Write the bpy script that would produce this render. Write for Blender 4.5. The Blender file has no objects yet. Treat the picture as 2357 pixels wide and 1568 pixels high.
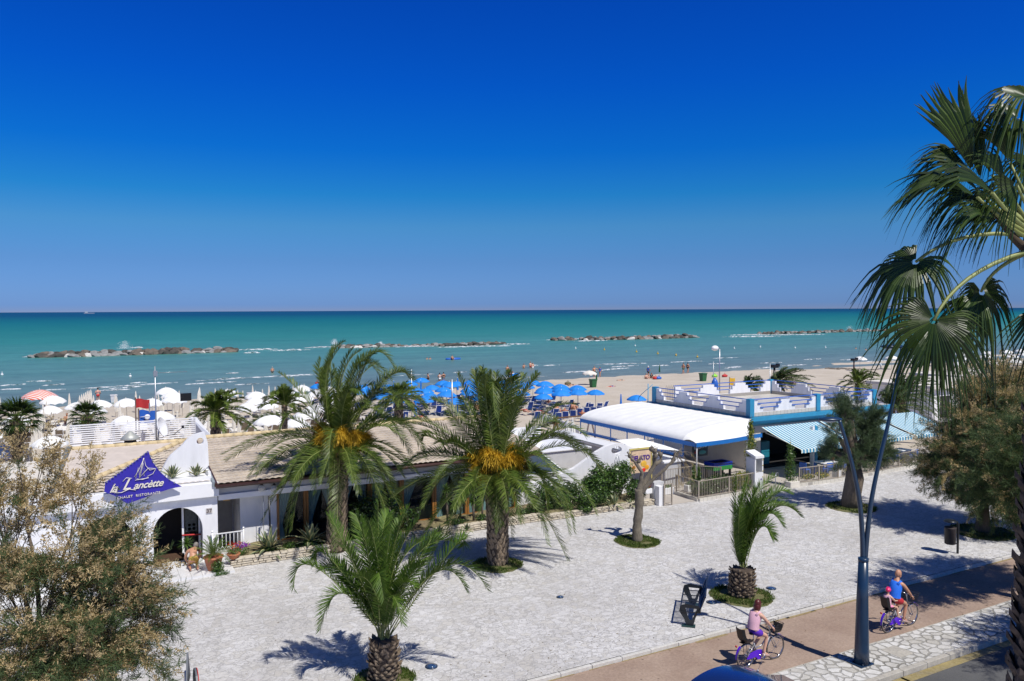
import bpy, bmesh, math, random
import numpy as np
from mathutils import Vector, Matrix, Euler
R_=math.radians
rnd=random.Random(7)
# ------------------------------------------------------------------ camera
HC=9.6; FP=1833.; AY=R_(28.6); PI_=R_(2.19); RO=R_(.267)
fw=Vector((math.sin(AY)*math.cos(PI_),math.cos(AY)*math.cos(PI_),-math.sin(PI_)))
rt0=Vector((math.cos(AY),-math.sin(AY),0)); up0=rt0.cross(fw)
rt=rt0*math.cos(RO)-up0*math.sin(RO); upv=up0*math.cos(RO)+rt0*math.sin(RO)
cam=bpy.data.cameras.new('camera'); camo=bpy.data.objects.new('camera',cam)
bpy.context.scene.collection.objects.link(camo)
camo.matrix_world=Matrix(((rt.x,upv.x,-fw.x,0),(rt.y,upv.y,-fw.y,0),(rt.z,upv.z,-fw.z,HC),(0,0,0,1)))
cam.sensor_width=36; cam.lens=28.0; cam.clip_start=.1; cam.clip_end=200000
S=bpy.context.scene; S.camera=camo
# ------------------------------------------------------------------ light
SUNEL=R_(57)
sh=Vector((-.214,.977,0)).normalized()           # where shadows fall
sd=Vector((sh.x*math.cos(SUNEL),sh.y*math.cos(SUNEL),-math.sin(SUNEL)))
sl=bpy.data.lights.new('sun','SUN'); sl.energy=4.7; sl.angle=R_(.5); sl.color=(1,.96,.89)
slo=bpy.data.objects.new('sun',sl); S.collection.objects.link(slo)
slo.rotation_euler=sd.to_track_quat('-Z','Y').to_euler()
W=bpy.data.worlds.new('World'); S.world=W; W.use_nodes=True
wn=W.node_tree.nodes; wl=W.node_tree.links; bg=wn['Background']
sky=wn.new('ShaderNodeTexSky'); sky.sky_type='NISHITA'; sky.sun_disc=False
sky.sun_elevation=SUNEL; sky.sun_rotation=math.atan2(-sh.x,-sh.y)
sky.air_density=1.0; sky.dust_density=.3; sky.ozone_density=4.0
bg.inputs['Strength'].default_value=.12
SKYGRADE=True
if SKYGRADE:
    # deep polarised blue: the sky is graded by its own elevation above the horizon
    tc=wn.new('ShaderNodeTexCoord'); sx=wn.new('ShaderNodeSeparateXYZ'); cr=wn.new('ShaderNodeValToRGB')
    mm=wn.new('ShaderNodeMix'); mm.data_type='RGBA'; mm.blend_type='MULTIPLY'; mm.inputs[0].default_value=1
    wl.new(tc.outputs['Generated'],sx.inputs[0]); wl.new(sx.outputs['Z'],cr.inputs[0])
    el=cr.color_ramp.elements
    RAMP=[(0, (0.3, 0.42, 0.9)), (0.006, (0.205, 0.385, 0.98)), (0.06, (0.185, 0.365, 0.76)), (0.103, (0.156, 0.425, 0.73)), (0.14, (0.053, 0.404, 0.772)), (0.192, (0.014, 0.333, 0.878)), (0.268, (0.007, 0.276, 0.956)), (0.36, (0.007, 0.237, 0.935)), (0.55, (0.13, 0.26, 0.55)), (1, (0.27, 0.33, 0.48))]
    while len(el)<len(RAMP): el.new(.5)
    for e,(p,c) in zip(el,RAMP): e.position=p; e.color=(*c,1)
    wl.new(sky.outputs[0],mm.inputs[6]); wl.new(cr.outputs[0],mm.inputs[7]); wl.new(mm.outputs[2],bg.inputs[0])
else: wl.new(sky.outputs[0],bg.inputs[0])
S.view_settings.view_transform='Standard'; S.view_settings.look='None'
S.view_settings.exposure=0; S.view_settings.gamma=1
S.render.engine='CYCLES'
# ------------------------------------------------------------------ helpers
C=S.collection
def ray(x,y):            # direction through a point of the 2357x1568 view
    return fw+rt*((x-1178.5)/FP)+upv*((784.-y)/FP)
CAM=Vector((0,0,HC))
def G(x,y,z=0.):
    d=ray(x,y); return CAM+d*((z-HC)/d.z)
def AV(x,y,v):
    d=ray(x,y); return CAM+d*(v/d.y)
def AU(x,y,u):
    d=ray(x,y); return CAM+d*(u/d.x)
def AD(x,y,D):           # at distance D along the view axis
    return CAM+ray(x,y)*D
def depth(p): return (Vector(p)-CAM).dot(fw)
def world_loc(o):
    l=Vector((0,0,0))
    while o is not None: l+=o.location; o=o.parent
    return l
def tag(o,label=None,cat=None,group=None,kind=None):
    if label: o['label']=label
    if cat: o['category']=cat
    if group: o['group']=group
    if kind: o['kind']=kind
    return o
def thing(name,label,cat,loc=(0,0,0),group=None):
    o=bpy.data.objects.new(name,None); C.objects.link(o); o.location=loc; o.empty_display_size=.2
    return tag(o,label,cat,group)
def link(name,me,parent=None,loc=None):
    o=bpy.data.objects.new(name,me); C.objects.link(o)
    if parent is not None: o.parent=parent
    if loc is not None: o.location=loc
    return o
def kids(o): return [c for c in ALLKIDS.get(o.name,[])] if False else [c for c in o.children]
def dup(o,loc=None,rz=None,sc=None,label=None,group=None,parent=None,ch=None):
    c=o.copy(); C.objects.link(c)
    if parent is not None: c.parent=parent
    if loc is not None: c.location=loc
    if rz is not None: c.rotation_euler=(0,0,rz)
    if sc is not None: c.scale=(sc,sc,sc) if not hasattr(sc,'__len__') else sc
    if label: c['label']=label
    if group: c['group']=group
    for k in (ch if ch is not None else list(o.children)): dup(k,parent=c)
    return c
def nrm(v):
    v=Vector(v); return v.normalized() if v.length>1e-9 else Vector((0,0,1))
class MB:
    def __init__(s): s.v=[];s.f=[];s.m=[];s.sm=[]
    def add(s,vs,fs,m=0,sm=False):
        n=len(s.v); s.v+= [tuple(p) for p in vs]; s.f+=[tuple(n+i for i in f) for f in fs]; s.m+=[m]*len(fs); s.sm+=[sm]*len(fs); return s
    def box(s,a,b,m=0,M=None):
        x0,y0,z0=a;x1,y1,z1=b
        vs=[Vector(p) for p in((x0,y0,z0),(x1,y0,z0),(x1,y1,z0),(x0,y1,z0),(x0,y0,z1),(x1,y0,z1),(x1,y1,z1),(x0,y1,z1))]
        if M is not None: vs=[M@p for p in vs]
        return s.add(vs,[(0,3,2,1),(4,5,6,7),(0,1,5,4),(1,2,6,5),(2,3,7,6),(3,0,4,7)],m)
    def bar(s,p,q,w,h=None,m=0,up=(0,0,1)):
        h=h or w; p=Vector(p);q=Vector(q);d=nrm(q-p);u=Vector(up)
        if abs(d.dot(u))>.98:u=Vector((1,0,0))
        a=nrm(d.cross(u));b=nrm(a.cross(d)); a=a*w/2;b=b*h/2
        vs=[p-a-b,p+a-b,p+a+b,p-a+b,q-a-b,q+a-b,q+a+b,q-a+b]
        return s.add(vs,[(0,1,2,3),(7,6,5,4),(1,0,4,5),(2,1,5,6),(3,2,6,7),(0,3,7,4)],m)
    def tube(s,pts,r,n=8,m=0,cap=True,sm=True,close=False):
        pts=[Vector(p) for p in pts]; k=len(pts)
        rs=r if hasattr(r,'__len__') else [r]*k
        vs=[];a=None
        for i,p in enumerate(pts):
            if close: d=nrm(pts[(i+1)%k]-pts[i-1])
            else: d=nrm(pts[min(i+1,k-1)]-pts[max(i-1,0)])
            if a is None:
                u=Vector((0,0,1)) if abs(d.z)<.9 else Vector((1,0,0)); a=nrm(d.cross(u))
            else: a=nrm(a-d*a.dot(d))
            b=d.cross(a)
            for j in range(n):
                t=2*math.pi*j/n; vs.append(p+(a*math.cos(t)+b*math.sin(t))*rs[i])
        fs=[]
        for i in range(k if close else k-1):
            i2=(i+1)%k
            for j in range(n): fs.append((i*n+j,i*n+(j+1)%n,i2*n+(j+1)%n,i2*n+j))
        s.add(vs,fs,m,sm)
        if cap and not close:
            o=len(s.v)-k*n
            s.f.append(tuple(o+j for j in reversed(range(n)))); s.f.append(tuple(o+(k-1)*n+j for j in range(n))); s.m+=[m,m]; s.sm+=[False,False]
        return s
    def lathe(s,c,prof,n=16,m=0,sm=True,M=None):
        c=Vector(c);vs=[]
        for r,z in prof:
            for j in range(n):
                t=2*math.pi*j/n; p=Vector((r*math.cos(t),r*math.sin(t),z)); vs.append(c+(M@p if M is not None else p))
        fs=[(i*n+j,i*n+(j+1)%n,(i+1)*n+(j+1)%n,(i+1)*n+j) for i in range(len(prof)-1) for j in range(n)]
        s.add(vs,fs,m,sm); o=len(s.v)-len(vs)
        if prof[0][0]>1e-4: s.f.append(tuple(o+j for j in reversed(range(n))));s.m.append(m);s.sm.append(False)
        if prof[-1][0]>1e-4: s.f.append(tuple(o+(len(prof)-1)*n+j for j in range(n)));s.m.append(m);s.sm.append(False)
        return s
    def ball(s,c,r,n=12,k=8,m=0,M=None):
        rx,ry,rz=r if hasattr(r,'__len__') else (r,r,r); c=Vector(c); vs=[];fs=[]
        for i in range(k+1):
            t=math.pi*i/k
            for j in range(n):
                q=2*math.pi*j/n; p=Vector((rx*math.sin(t)*math.cos(q),ry*math.sin(t)*math.sin(q),-rz*math.cos(t)))
                vs.append(c+(M@p if M is not None else p))
        for i in range(k):
            for j in range(n): fs.append((i*n+j,i*n+(j+1)%n,(i+1)*n+(j+1)%n,(i+1)*n+j))
        return s.add(vs,fs,m,True)
    def prism(s,poly,z0,z1,m=0):      # polygon in xy, extruded in z
        n=len(poly); vs=[(p[0],p[1],z0) for p in poly]+[(p[0],p[1],z1) for p in poly]
        return s.add(vs,[tuple(range(n))[::-1],tuple(range(n,2*n))]+[(i,(i+1)%n,n+(i+1)%n,n+i) for i in range(n)],m)
    def quad(s,a,b,c,d,m=0): return s.add([a,b,c,d],[(0,1,2,3)],m)
    def merge(s,me,M,m=0,sm=False):   # a bpy mesh
        vs=[M@v.co for v in me.vertices]; return s.add(vs,[tuple(p.vertices) for p in me.polygons],m,sm)
    def mesh(s,name,mats,off=(0,0,0)):
        me=bpy.data.meshes.new(name); off=Vector(off)
        me.from_pydata([(p[0]-off.x,p[1]-off.y,p[2]-off.z) for p in s.v],[],s.f)
        for m in (mats if isinstance(mats,(list,tuple)) else [mats]): me.materials.append(m)
        me.polygons.foreach_set('material_index',s.m); me.polygons.foreach_set('use_smooth',s.sm); me.update()
        return me
    def build(s,name,mats,parent=None,bevel=0,loc=None):
        if parent is not None: off=world_loc(parent)
        else: off=Vector(loc) if loc is not None else Vector((0,0,0))
        o=link(name,s.mesh(name,mats,off),parent)
        if parent is None and loc is not None: o.location=loc
        if bevel:
            b=o.modifiers.new('bevel','BEVEL'); b.width=bevel; b.segments=2; b.limit_method='ANGLE'; b.angle_limit=R_(40)
        return o
def plate_mesh(outs,th):              # filled 2D outline(s) with holes, thickness th (in z), centred
    cu=bpy.data.curves.new('tmp','CURVE'); cu.dimensions='2D'; cu.fill_mode='BOTH'; cu.extrude=th/2
    for o in outs:
        sp=cu.splines.new('POLY'); sp.points.add(len(o)-1); sp.use_cyclic_u=True
        for i,p in enumerate(o): sp.points[i].co=(p[0],p[1],0,1)
    ob=bpy.data.objects.new('tmp',cu); C.objects.link(ob); dg=bpy.context.evaluated_depsgraph_get()
    me=bpy.data.meshes.new_from_object(ob.evaluated_get(dg)); bpy.data.objects.remove(ob); return me
def text_mesh(t,size,th=.01,shear=0,sp=1,align='CENTER',bold=0):
    cu=bpy.data.curves.new('tmp','FONT'); cu.body=t; cu.size=size; cu.extrude=th/2; cu.shear=shear; cu.space_character=sp
    cu.align_x=align; cu.align_y='CENTER'; cu.offset=bold; cu.resolution_u=3
    ob=bpy.data.objects.new('tmp',cu); C.objects.link(ob); dg=bpy.context.evaluated_depsgraph_get()
    me=bpy.data.meshes.new_from_object(ob.evaluated_get(dg)); bpy.data.objects.remove(ob); return me
def wallM(x,y,z,rz=0):                # xy of a plate -> upright wall plane facing -y (rz turns it)
    return Matrix.Translation((x,y,z))@Matrix.Rotation(rz,4,'Z')@Matrix.Rotation(R_(90),4,'X')
# ------------------------------------------------------------------ materials
def newmat(name):
    m=bpy.data.materials.new(name); m.use_nodes=True; return m,m.node_tree.nodes,m.node_tree.links,m.node_tree.nodes['Principled BSDF']
def tnode(n,l,scale,detail=4,rough=.6,coord='Object',stretch=None):
    tc=n.new('ShaderNodeTexCoord'); no=n.new('ShaderNodeTexNoise'); no.inputs['Scale'].default_value=scale; no.inputs['Detail'].default_value=detail; no.inputs['Roughness'].default_value=rough
    if stretch:
        mp=n.new('ShaderNodeMapping'); mp.inputs['Scale'].default_value=stretch; l.new(tc.outputs[coord],mp.inputs[0]); l.new(mp.outputs[0],no.inputs['Vector'])
    else: l.new(tc.outputs[coord],no.inputs['Vector'])
    return no
def ramp(n,l,src,stops):
    r=n.new('ShaderNodeValToRGB'); e=r.color_ramp.elements
    while len(e)<len(stops): e.new(.5)
    for a,(p,c) in zip(e,stops): a.position=p; a.color=(*c,1) if len(c)==3 else c
    l.new(src,r.inputs[0]); return r
def mix(n,l,a,b,f,mode='MIX'):
    x=n.new('ShaderNodeMix'); x.data_type='RGBA'; x.blend_type=mode
    for s_,i in((f,0),(a,6),(b,7)):
        if hasattr(s_,'links'): l.new(s_,x.inputs[i])
        else: x.inputs[i].default_value=s_ if i==0 else (*s_,1)
    return x.outputs[2]
def mul(c,k): return tuple(min(1,max(0,x*k)) for x in c)
def mt(name,c,rough=.6,var=.15,scale=3,metal=0,bump=0,bscale=None,spec=.5,coat=0,stretch=None):
    m,n,l,p=newmat(name); p.inputs['Roughness'].default_value=rough; p.inputs['Metallic'].default_value=metal
    p.inputs['Specular IOR Level'].default_value=spec; p.inputs['Coat Weight'].default_value=coat
    no=tnode(n,l,scale,stretch=stretch)
    r=ramp(n,l,no.outputs['Fac'],[(.25,mul(c,1-var)),(.5,c),(.75,mul(c,1+var))]); l.new(r.outputs[0],p.inputs['Base Color'])
    if bump:
        b=n.new('ShaderNodeBump'); b.inputs['Strength'].default_value=bump; b.inputs['Distance'].default_value=.02
        n2=tnode(n,l,bscale or scale*6); l.new(n2.outputs['Fac'],b.inputs['Height']); l.new(b.outputs[0],p.inputs['Normal'])
    return m
def leafmat(name,c1,c2,tr=.35,rough=.45,spec=.4,scale=1.2,dark=None):
    m,n,l,p=newmat(name); p.inputs['Roughness'].default_value=rough; p.inputs['Specular IOR Level'].default_value=spec
    g=n.new('ShaderNodeNewGeometry'); r=ramp(n,l,g.outputs['Random Per Island'],[(0,c1),(.6,tuple((a+b)/2 for a,b in zip(c1,c2))),(1,c2)])
    no=tnode(n,l,scale,2); k=ramp(n,l,no.outputs['Fac'],[(.3,(.7,.7,.7)),(.7,(1.2,1.2,1.2))])
    col=mix(n,l,r.outputs[0],k.outputs[0],1.,'MULTIPLY'); l.new(col,p.inputs['Base Color'])
    t=n.new('ShaderNodeBsdfTranslucent'); tc=mix(n,l,col,(1.,1.,.5),1.,'MULTIPLY'); l.new(tc,t.inputs[0])
    x=n.new('ShaderNodeMixShader'); x.inputs[0].default_value=tr; l.new(p.outputs[0],x.inputs[1]); l.new(t.outputs[0],x.inputs[2])
    l.new(x.outputs[0],n['Material Output'].inputs[0]); return m
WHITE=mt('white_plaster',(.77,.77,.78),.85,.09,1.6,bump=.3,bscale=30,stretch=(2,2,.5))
WHITEP=mt('white_paint',(.8,.8,.8),.4,.04)
CREAMW=mt('cream_plaster',(.66,.62,.55),.85,.08,2,bump=.2,bscale=40)
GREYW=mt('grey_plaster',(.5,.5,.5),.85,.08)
BLUEP=mt('turquoise_paint',(.03,.27,.46),.45,.12,2.5)
BLUER=mt('blue_rail_paint',(.03,.13,.5),.4,.08)
BLUEV=mt('blue_valance_cloth',(.01,.16,.5),.6,.1)
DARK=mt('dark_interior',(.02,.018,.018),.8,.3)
BLACK=mt('black_plastic',(.012,.012,.014),.35,.2)
NAVYM=mt('navy_steel_paint',(.012,.035,.075),.3,.15,4,spec=.6)
BENCHM=mt('black_steel_paint',(.015,.02,.025),.35,.2,4)
STEEL=mt('galvanised_steel',(.42,.44,.46),.35,.1,metal=.7)
ALU=mt('grey_aluminium',(.5,.5,.5),.45,.08)
CHROME=mt('chrome',(.7,.7,.72),.15,.02,metal=1)
BEIGERAIL=mt('beige_rail_paint',(.36,.31,.25),.5,.1)
WOOD=mt('varnished_wood',(.3,.13,.03),.4,.3,4,stretch=(8,8,1))
BROWNG=mt('brown_gutter',(.06,.028,.02),.4,.2)
TERRA=mt('terracotta',(.42,.15,.07),.7,.15)
CLOTHW=mt('white_canvas',(.8,.8,.78),.75,.07,1.3,bump=.15,bscale=8)
CREAMC=mt('cream_canvas',(.72,.68,.6),.8,.05,3)
BLUEC=mt('azure_canvas',(.01,.22,.68),.7,.1,2)
BLUEC2=mt('navy_blue_canvas',(.012,.07,.36),.7,.12,2)
TAUPE=mt('taupe_mesh_fabric',(.3,.24,.17),.7,.08,3)
REDC=mt('red_fabric',(.5,.03,.03),.7,.12)
YELC=mt('yellow_fabric',(.7,.42,.03),.7,.12)
GREENC=mt('green_plastic',(.02,.12,.04),.5,.12)
CURT=mt('aqua_curtain',(.3,.5,.5),.7,.15,3,stretch=(6,6,.5))
SKIN=mt('tanned_skin',(.5,.25,.15),.5,.08,6); SKIN2=mt('light_skin',(.62,.36,.25),.5,.06,6)
GLASS,n_,l_,p_=newmat('clear_plastic_sheet'); p_.inputs['Base Color'].default_value=(.75,.8,.85,1); p_.inputs['Roughness'].default_value=.12; p_.inputs['Alpha'].default_value=.22
WGLASS,n_,l_,p_=newmat('window_glass'); p_.inputs['Base Color'].default_value=(.02,.03,.03,1); p_.inputs['Roughness'].default_value=.05; p_.inputs['Alpha'].default_value=.3; p_.inputs['Specular IOR Level'].default_value=.8
# ------------------------------------------------------------------ setting
def sheet(name,x0,x1,y0,y1,z,mat,thick=0):
    b=MB()
    if thick: b.box((x0,y0,z-thick),(x1,y1,z))
    else: b.quad((x0,y0,z),(x1,y0,z),(x1,y1,z),(x0,y1,z))
    return tag(b.build(name,mat),kind='structure')
def crazy(name,scale,stone,stone2,grout,gw,big=.3,fade=1.0,bump=.5,wob=.25,st=.3):
    # irregular flat stones: voronoi cells with grout between them, stains on top
    m,n,l,p=newmat(name); p.inputs['Roughness'].default_value=.75; p.inputs['Specular IOR Level'].default_value=.35
    tc=n.new('ShaderNodeTexCoord')
    wb=n.new('ShaderNodeTexNoise'); wb.inputs['Scale'].default_value=3.5; wb.inputs['Detail'].default_value=5; l.new(tc.outputs['Object'],wb.inputs['Vector'])
    ad=n.new('ShaderNodeVectorMath'); ad.operation='MULTIPLY_ADD'; ad.inputs[1].default_value=(wob,wob,0); l.new(wb.outputs['Color'],ad.inputs[0]); l.new(tc.outputs['Object'],ad.inputs[2])
    v1=n.new('ShaderNodeTexVoronoi'); v1.feature='DISTANCE_TO_EDGE'; v1.voronoi_dimensions='2D'; v1.inputs['Scale'].default_value=scale; l.new(ad.outputs[0],v1.inputs['Vector'])
    v2=n.new('ShaderNodeTexVoronoi'); v2.voronoi_dimensions='2D'; v2.inputs['Scale'].default_value=scale; l.new(ad.outputs[0],v2.inputs['Vector'])
    br=ramp(n,l,v2.outputs['Color'],[(0,stone),(.45,mul(stone,1.05)),(.62,stone2),(.85,mul(stone,.93)),(1,mul(stone,1.1))])
    big_=tnode(n,l,big,5); st_=ramp(n,l,big_.outputs['Fac'],[(.3,(.84,.83,.82)),(.55,(1,1,1)),(.75,(1.04,1.04,1.04))])
    c=mix(n,l,br.outputs[0],st_.outputs[0],1.,'MULTIPLY')
    fine=tnode(n,l,22,6,.75); fr=ramp(n,l,fine.outputs['Fac'],[(.3,(.72,.72,.72)),(.48,(1,1,1)),(.8,(1.06,1.06,1.06))]); c=mix(n,l,c,fr.outputs[0],.75,'MULTIPLY')
    # streaky worn patches
    wr=tnode(n,l,2.6,7,.8,stretch=(1,2.6,1)); wrr=ramp(n,l,wr.outputs['Fac'],[(.47,(0,0,0)),(.62,(1,1,1))])
    gr=ramp(n,l,v1.outputs['Distance'],[(0,(1,1,1)),(gw,(1,1,1)),(gw*1.8,(0,0,0))])
    gf=n.new('ShaderNodeMath'); gf.operation='MULTIPLY'; l.new(gr.outputs[0],gf.inputs[0])
    k=ramp(n,l,tnode(n,l,.5,3).outputs['Fac'],[(.35,(fade*.45,)*3),(.65,(fade,)*3)]); l.new(k.outputs[0],gf.inputs[1])
    c=mix(n,l,c,grout,gf.outputs[0])
    dk=n.new('ShaderNodeMath'); dk.operation='MULTIPLY'; dk.inputs[1].default_value=st; l.new(wrr.outputs[0],dk.inputs[0])
    c=mix(n,l,c,mul(grout,1.1),dk.outputs[0]); l.new(c,p.inputs['Base Color'])
    b=n.new('ShaderNodeBump'); b.inputs['Strength'].default_value=bump; b.inputs['Distance'].default_value=.02; l.new(gr.outputs[0],b.inputs['Height']); b.invert=True
    l.new(b.outputs[0],p.inputs['Normal']); return m
PAVE=crazy('white_crazy_paving',4.2,(.6,.59,.58),(.56,.54,.505),(.31,.3,.29),.05,fade=.8,wob=.8,st=.62,bump=.4)
VERGE=crazy('verge_crazy_paving',3.3,(.62,.61,.58),(.5,.48,.43),(.2,.19,.16),.07,fade=1.0,bump=.8)
def grit(name,c,c2,scale,var=.2,big=.4,bump=.3,spots=None):
    m,n,l,p=newmat(name); p.inputs['Roughness'].default_value=.9; p.inputs['Specular IOR Level'].default_value=.2
    a=ramp(n,l,tnode(n,l,big,5,.65).outputs['Fac'],[(.3,c),(.7,c2)])
    f=ramp(n,l,tnode(n,l,scale,4,.8).outputs['Fac'],[(.3,(1-var,)*3),(.7,(1+var,)*3)])
    col=mix(n,l,a.outputs[0],f.outputs[0],1.,'MULTIPLY')
    if spots:
        v=n.new('ShaderNodeTexVoronoi'); v.inputs['Scale'].default_value=spots; tc=n.new('ShaderNodeTexCoord'); l.new(tc.outputs['Object'],v.inputs['Vector'])
        s=ramp(n,l,v.outputs['Distance'],[(.05,(.5,.5,.5)),(.09,(1,1,1))]); col=mix(n,l,col,s.outputs[0],1.,'MULTIPLY')
    l.new(col,p.inputs['Base Color'])
    b=n.new('ShaderNodeBump'); b.inputs['Strength'].default_value=bump; b.inputs['Distance'].default_value=.02
    l.new(tnode(n,l,scale,4,.8).outputs['Fac'],b.inputs['Height']); l.new(b.outputs[0],p.inputs['Normal']); return m
ASPH=grit('grey_asphalt',(.085,.085,.085),(.12,.12,.118),30,.25,.5)
PATHM=grit('brown_cycle_path',(.28,.2,.155),(.37,.28,.22),11,.2,.7,spots=2.2)
SAND=grit('beach_sand',(.46,.4,.32),(.54,.48,.4),5,.12,.25,.6)
SAND2=grit('court_paving',(.4,.36,.32),(.47,.43,.38),12,.1,.5)
KERB=grit('kerb_concrete',(.5,.48,.44),(.58,.57,.54),9,.18,1.2)
KERBD=grit('kerb_concrete_worn',(.36,.34,.3),(.45,.42,.36),9,.2,1.2)
YLINE=grit('worn_yellow_marking',(.34,.27,.1),(.22,.19,.13),8,.35,2)
SOIL=grit('planting_soil',(.16,.12,.08),(.22,.2,.1),8,.4,1)
DIRT=grit('yellow_dirt',(.24,.18,.09),(.3,.24,.13),10,.3,2)
GRASSG=grit('grass_ground',(.05,.085,.02),(.2,.17,.09),20,.35,2.2)
sheet('road',-60,160,7.5,13.25,-.14,ASPH)
sheet('cycle_path',-60,200,14.85,17.55,-.1,PATHM)
v=MB()
v.box((-60,13.42,-.3),(200,14.8,0)); tag(v.build('verge_pavement',VERGE),kind='structure')
def kerbline(name,y0,y1,z0,z1,x0,x1,mat,L=1.0):
    b=MB(); x=x0
    while x<x1:
        j=rnd.uniform(-.006,.006); k=rnd.uniform(-.006,.006); b.box((x+.006,y0+k,z0),(x+L-.006,y1+k,z1+j)); x+=L
    return tag(b.build(name,mat,bevel=.012),kind='structure')
kerbline('road_kerb',13.26,13.415,-.3,.005,-8,110,KERBD)
kerbline('path_edging',14.805,14.85,-.3,.003,-8,110,KERBD)
kerbline('promenade_kerb',17.56,17.68,-.3,.0,-8,110,KERB)
b=MB()
x=-5.
while x<80:
    L=rnd.uniform(.5,2.5); w=rnd.uniform(.03,.12)
    b.quad((x,17.55-w,-.0955),(x+L,17.55-w*rnd.uniform(.3,1),-.0955),(x+L,17.56,-.0955),(x,17.56,-.0955)); x+=L*rnd.uniform(.8,2.2)
tag(b.build('path_edge_dirt',DIRT),kind='structure')
b=MB()
x=2.
while x<60:
    L=rnd.uniform(2,5); b.quad((x,13.0+rnd.uniform(-.05,.02),-.1355),(x+L,13.02+rnd.uniform(-.05,.02),-.1355),(x+L,13.24,-.1355),(x,13.24,-.1355)); x+=L*rnd.uniform(.97,1.02)
tag(b.build('road_edge_marking',YLINE),kind='structure')
sheet('promenade',-60,200,17.69,33.5,0,PAVE)
sheet('near_pavement',-60,160,-60,7.5,-.02,KERB)
# beach: one sheet, falling to the sea; a creek mouth on the right
def shore(u): return 100.6-4*math.exp(-((u-36)/16)**2)+.9*math.sin(u*.11)+(2.2 if u>125 else 0)
def sandz(u,v):
    d=v-shore(u); z=-.5 if d<-22 else -.5-.35*((d+22)/22)**2
    if d>0: z=-.85-.05*d
    if v<46: z=-.5+.25*max(0,min(1,(46-v)/8))
    z+=.03*math.sin(u*.9+v*.3)*math.sin(v*1.1)+.02*math.sin(u*2.3)*math.sin(v*1.9+u)
    # creek
    cx=96+ (v-88)*-.9
    if u>96: 
        cv=97.2-(u-110)*.02+.6*math.sin(u*.12); w=1.4+ .02*max(0,u-100)
        if u>104: z-=.75*math.exp(-((v-cv)/w)**2)*min(1,(u-104)/8)
    return z
us=list(np.arange(-90,60,1.5))+list(np.arange(60,170,1.1))+list(np.arange(170,700,12)); vs_=list(np.arange(33.4,112,.9))
b=MB(); b.add([(u,v,sandz(u,v)) for v in vs_ for u in us],[(j*len(us)+i,j*len(us)+i+1,(j+1)*len(us)+i+1,(j+1)*len(us)+i) for j in range(len(vs_)-1) for i in range(len(us)-1)],0,True)
tag(b.build('beach_sand',SAND),kind='structure')
# sea
m,n,l,p=newmat('sea_water'); SEA=m; p.inputs['Roughness'].default_value=.35; p.inputs['Specular IOR Level'].default_value=.12
tc=n.new('ShaderNodeTexCoord'); sp=n.new('ShaderNodeSeparateXYZ'); l.new(tc.outputs['Object'],sp.inputs[0])
lg=n.new('ShaderNodeMath'); lg.operation='LOGARITHM'; lg.inputs[1].default_value=10; l.new(sp.outputs['Y'],lg.inputs[0])   # metres out, as powers of ten
no=tnode(n,l,.012,4,.6,stretch=(1,2.5,1)); ma=n.new('ShaderNodeMath'); ma.operation='MULTIPLY_ADD'; ma.inputs[1].default_value=.09; l.new(no.outputs['Fac'],ma.inputs[0]); l.new(lg.outputs[0],ma.inputs[2])
mr=n.new('ShaderNodeMapRange'); mr.inputs[1].default_value=2.0; mr.inputs[2].default_value=4.3; l.new(ma.outputs[0],mr.inputs[0])
cr=ramp(n,l,mr.outputs[0],[(0,(.2,.23,.2)),(.05,(.13,.2,.19)),(.1,(.1,.22,.195)),(.17,(.07,.23,.19)),(.24,(.035,.21,.155)),(.35,(.014,.165,.12)),(.44,(.005,.13,.11)),(.55,(.002,.08,.09)),(.63,(.001,.048,.08)),(1,(.001,.04,.075))])
bn=tnode(n,l,.05,3,.6,stretch=(.5,3,1)); bb=ramp(n,l,bn.outputs['Fac'],[(.35,(.86,.86,.86)),(.65,(1.12,1.12,1.12))])
col=mix(n,l,cr.outputs[0],bb.outputs[0],1.,'MULTIPLY')
fn=tnode(n,l,.9,5,.75,stretch=(.45,1.3,1)); ff=ramp(n,l,fn.outputs['Fac'],[(.3,(.72,.72,.72)),(.7,(1.25,1.25,1.25))]); col=mix(n,l,col,ff.outputs[0],1.,'MULTIPLY')
wh=tnode(n,l,.22,6,.8,stretch=(.5,1.6,1)); w2=ramp(n,l,wh.outputs['Fac'],[(.735,(0,0,0)),(.76,(.9,.9,.9))]); col=mix(n,l,col,(.75,.78,.8),w2.outputs[0]); l.new(col,p.inputs['Base Color'])
bp=n.new('ShaderNodeBump'); bp.inputs['Strength'].default_value=.35; bp.inputs['Distance'].default_value=.25; wv=tnode(n,l,1.1,4,.7,stretch=(.5,1.2,1)); l.new(wv.outputs['Fac'],bp.inputs['Height']); l.new(bp.outputs[0],p.inputs['Normal'])
b=MB(); b.quad((-60000,88,-.87),(90000,88,-.87),(90000,90000,-.87),(-60000,90000,-.87)); sea=b.build('sea',SEA); tag(sea,kind='structure')
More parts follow.
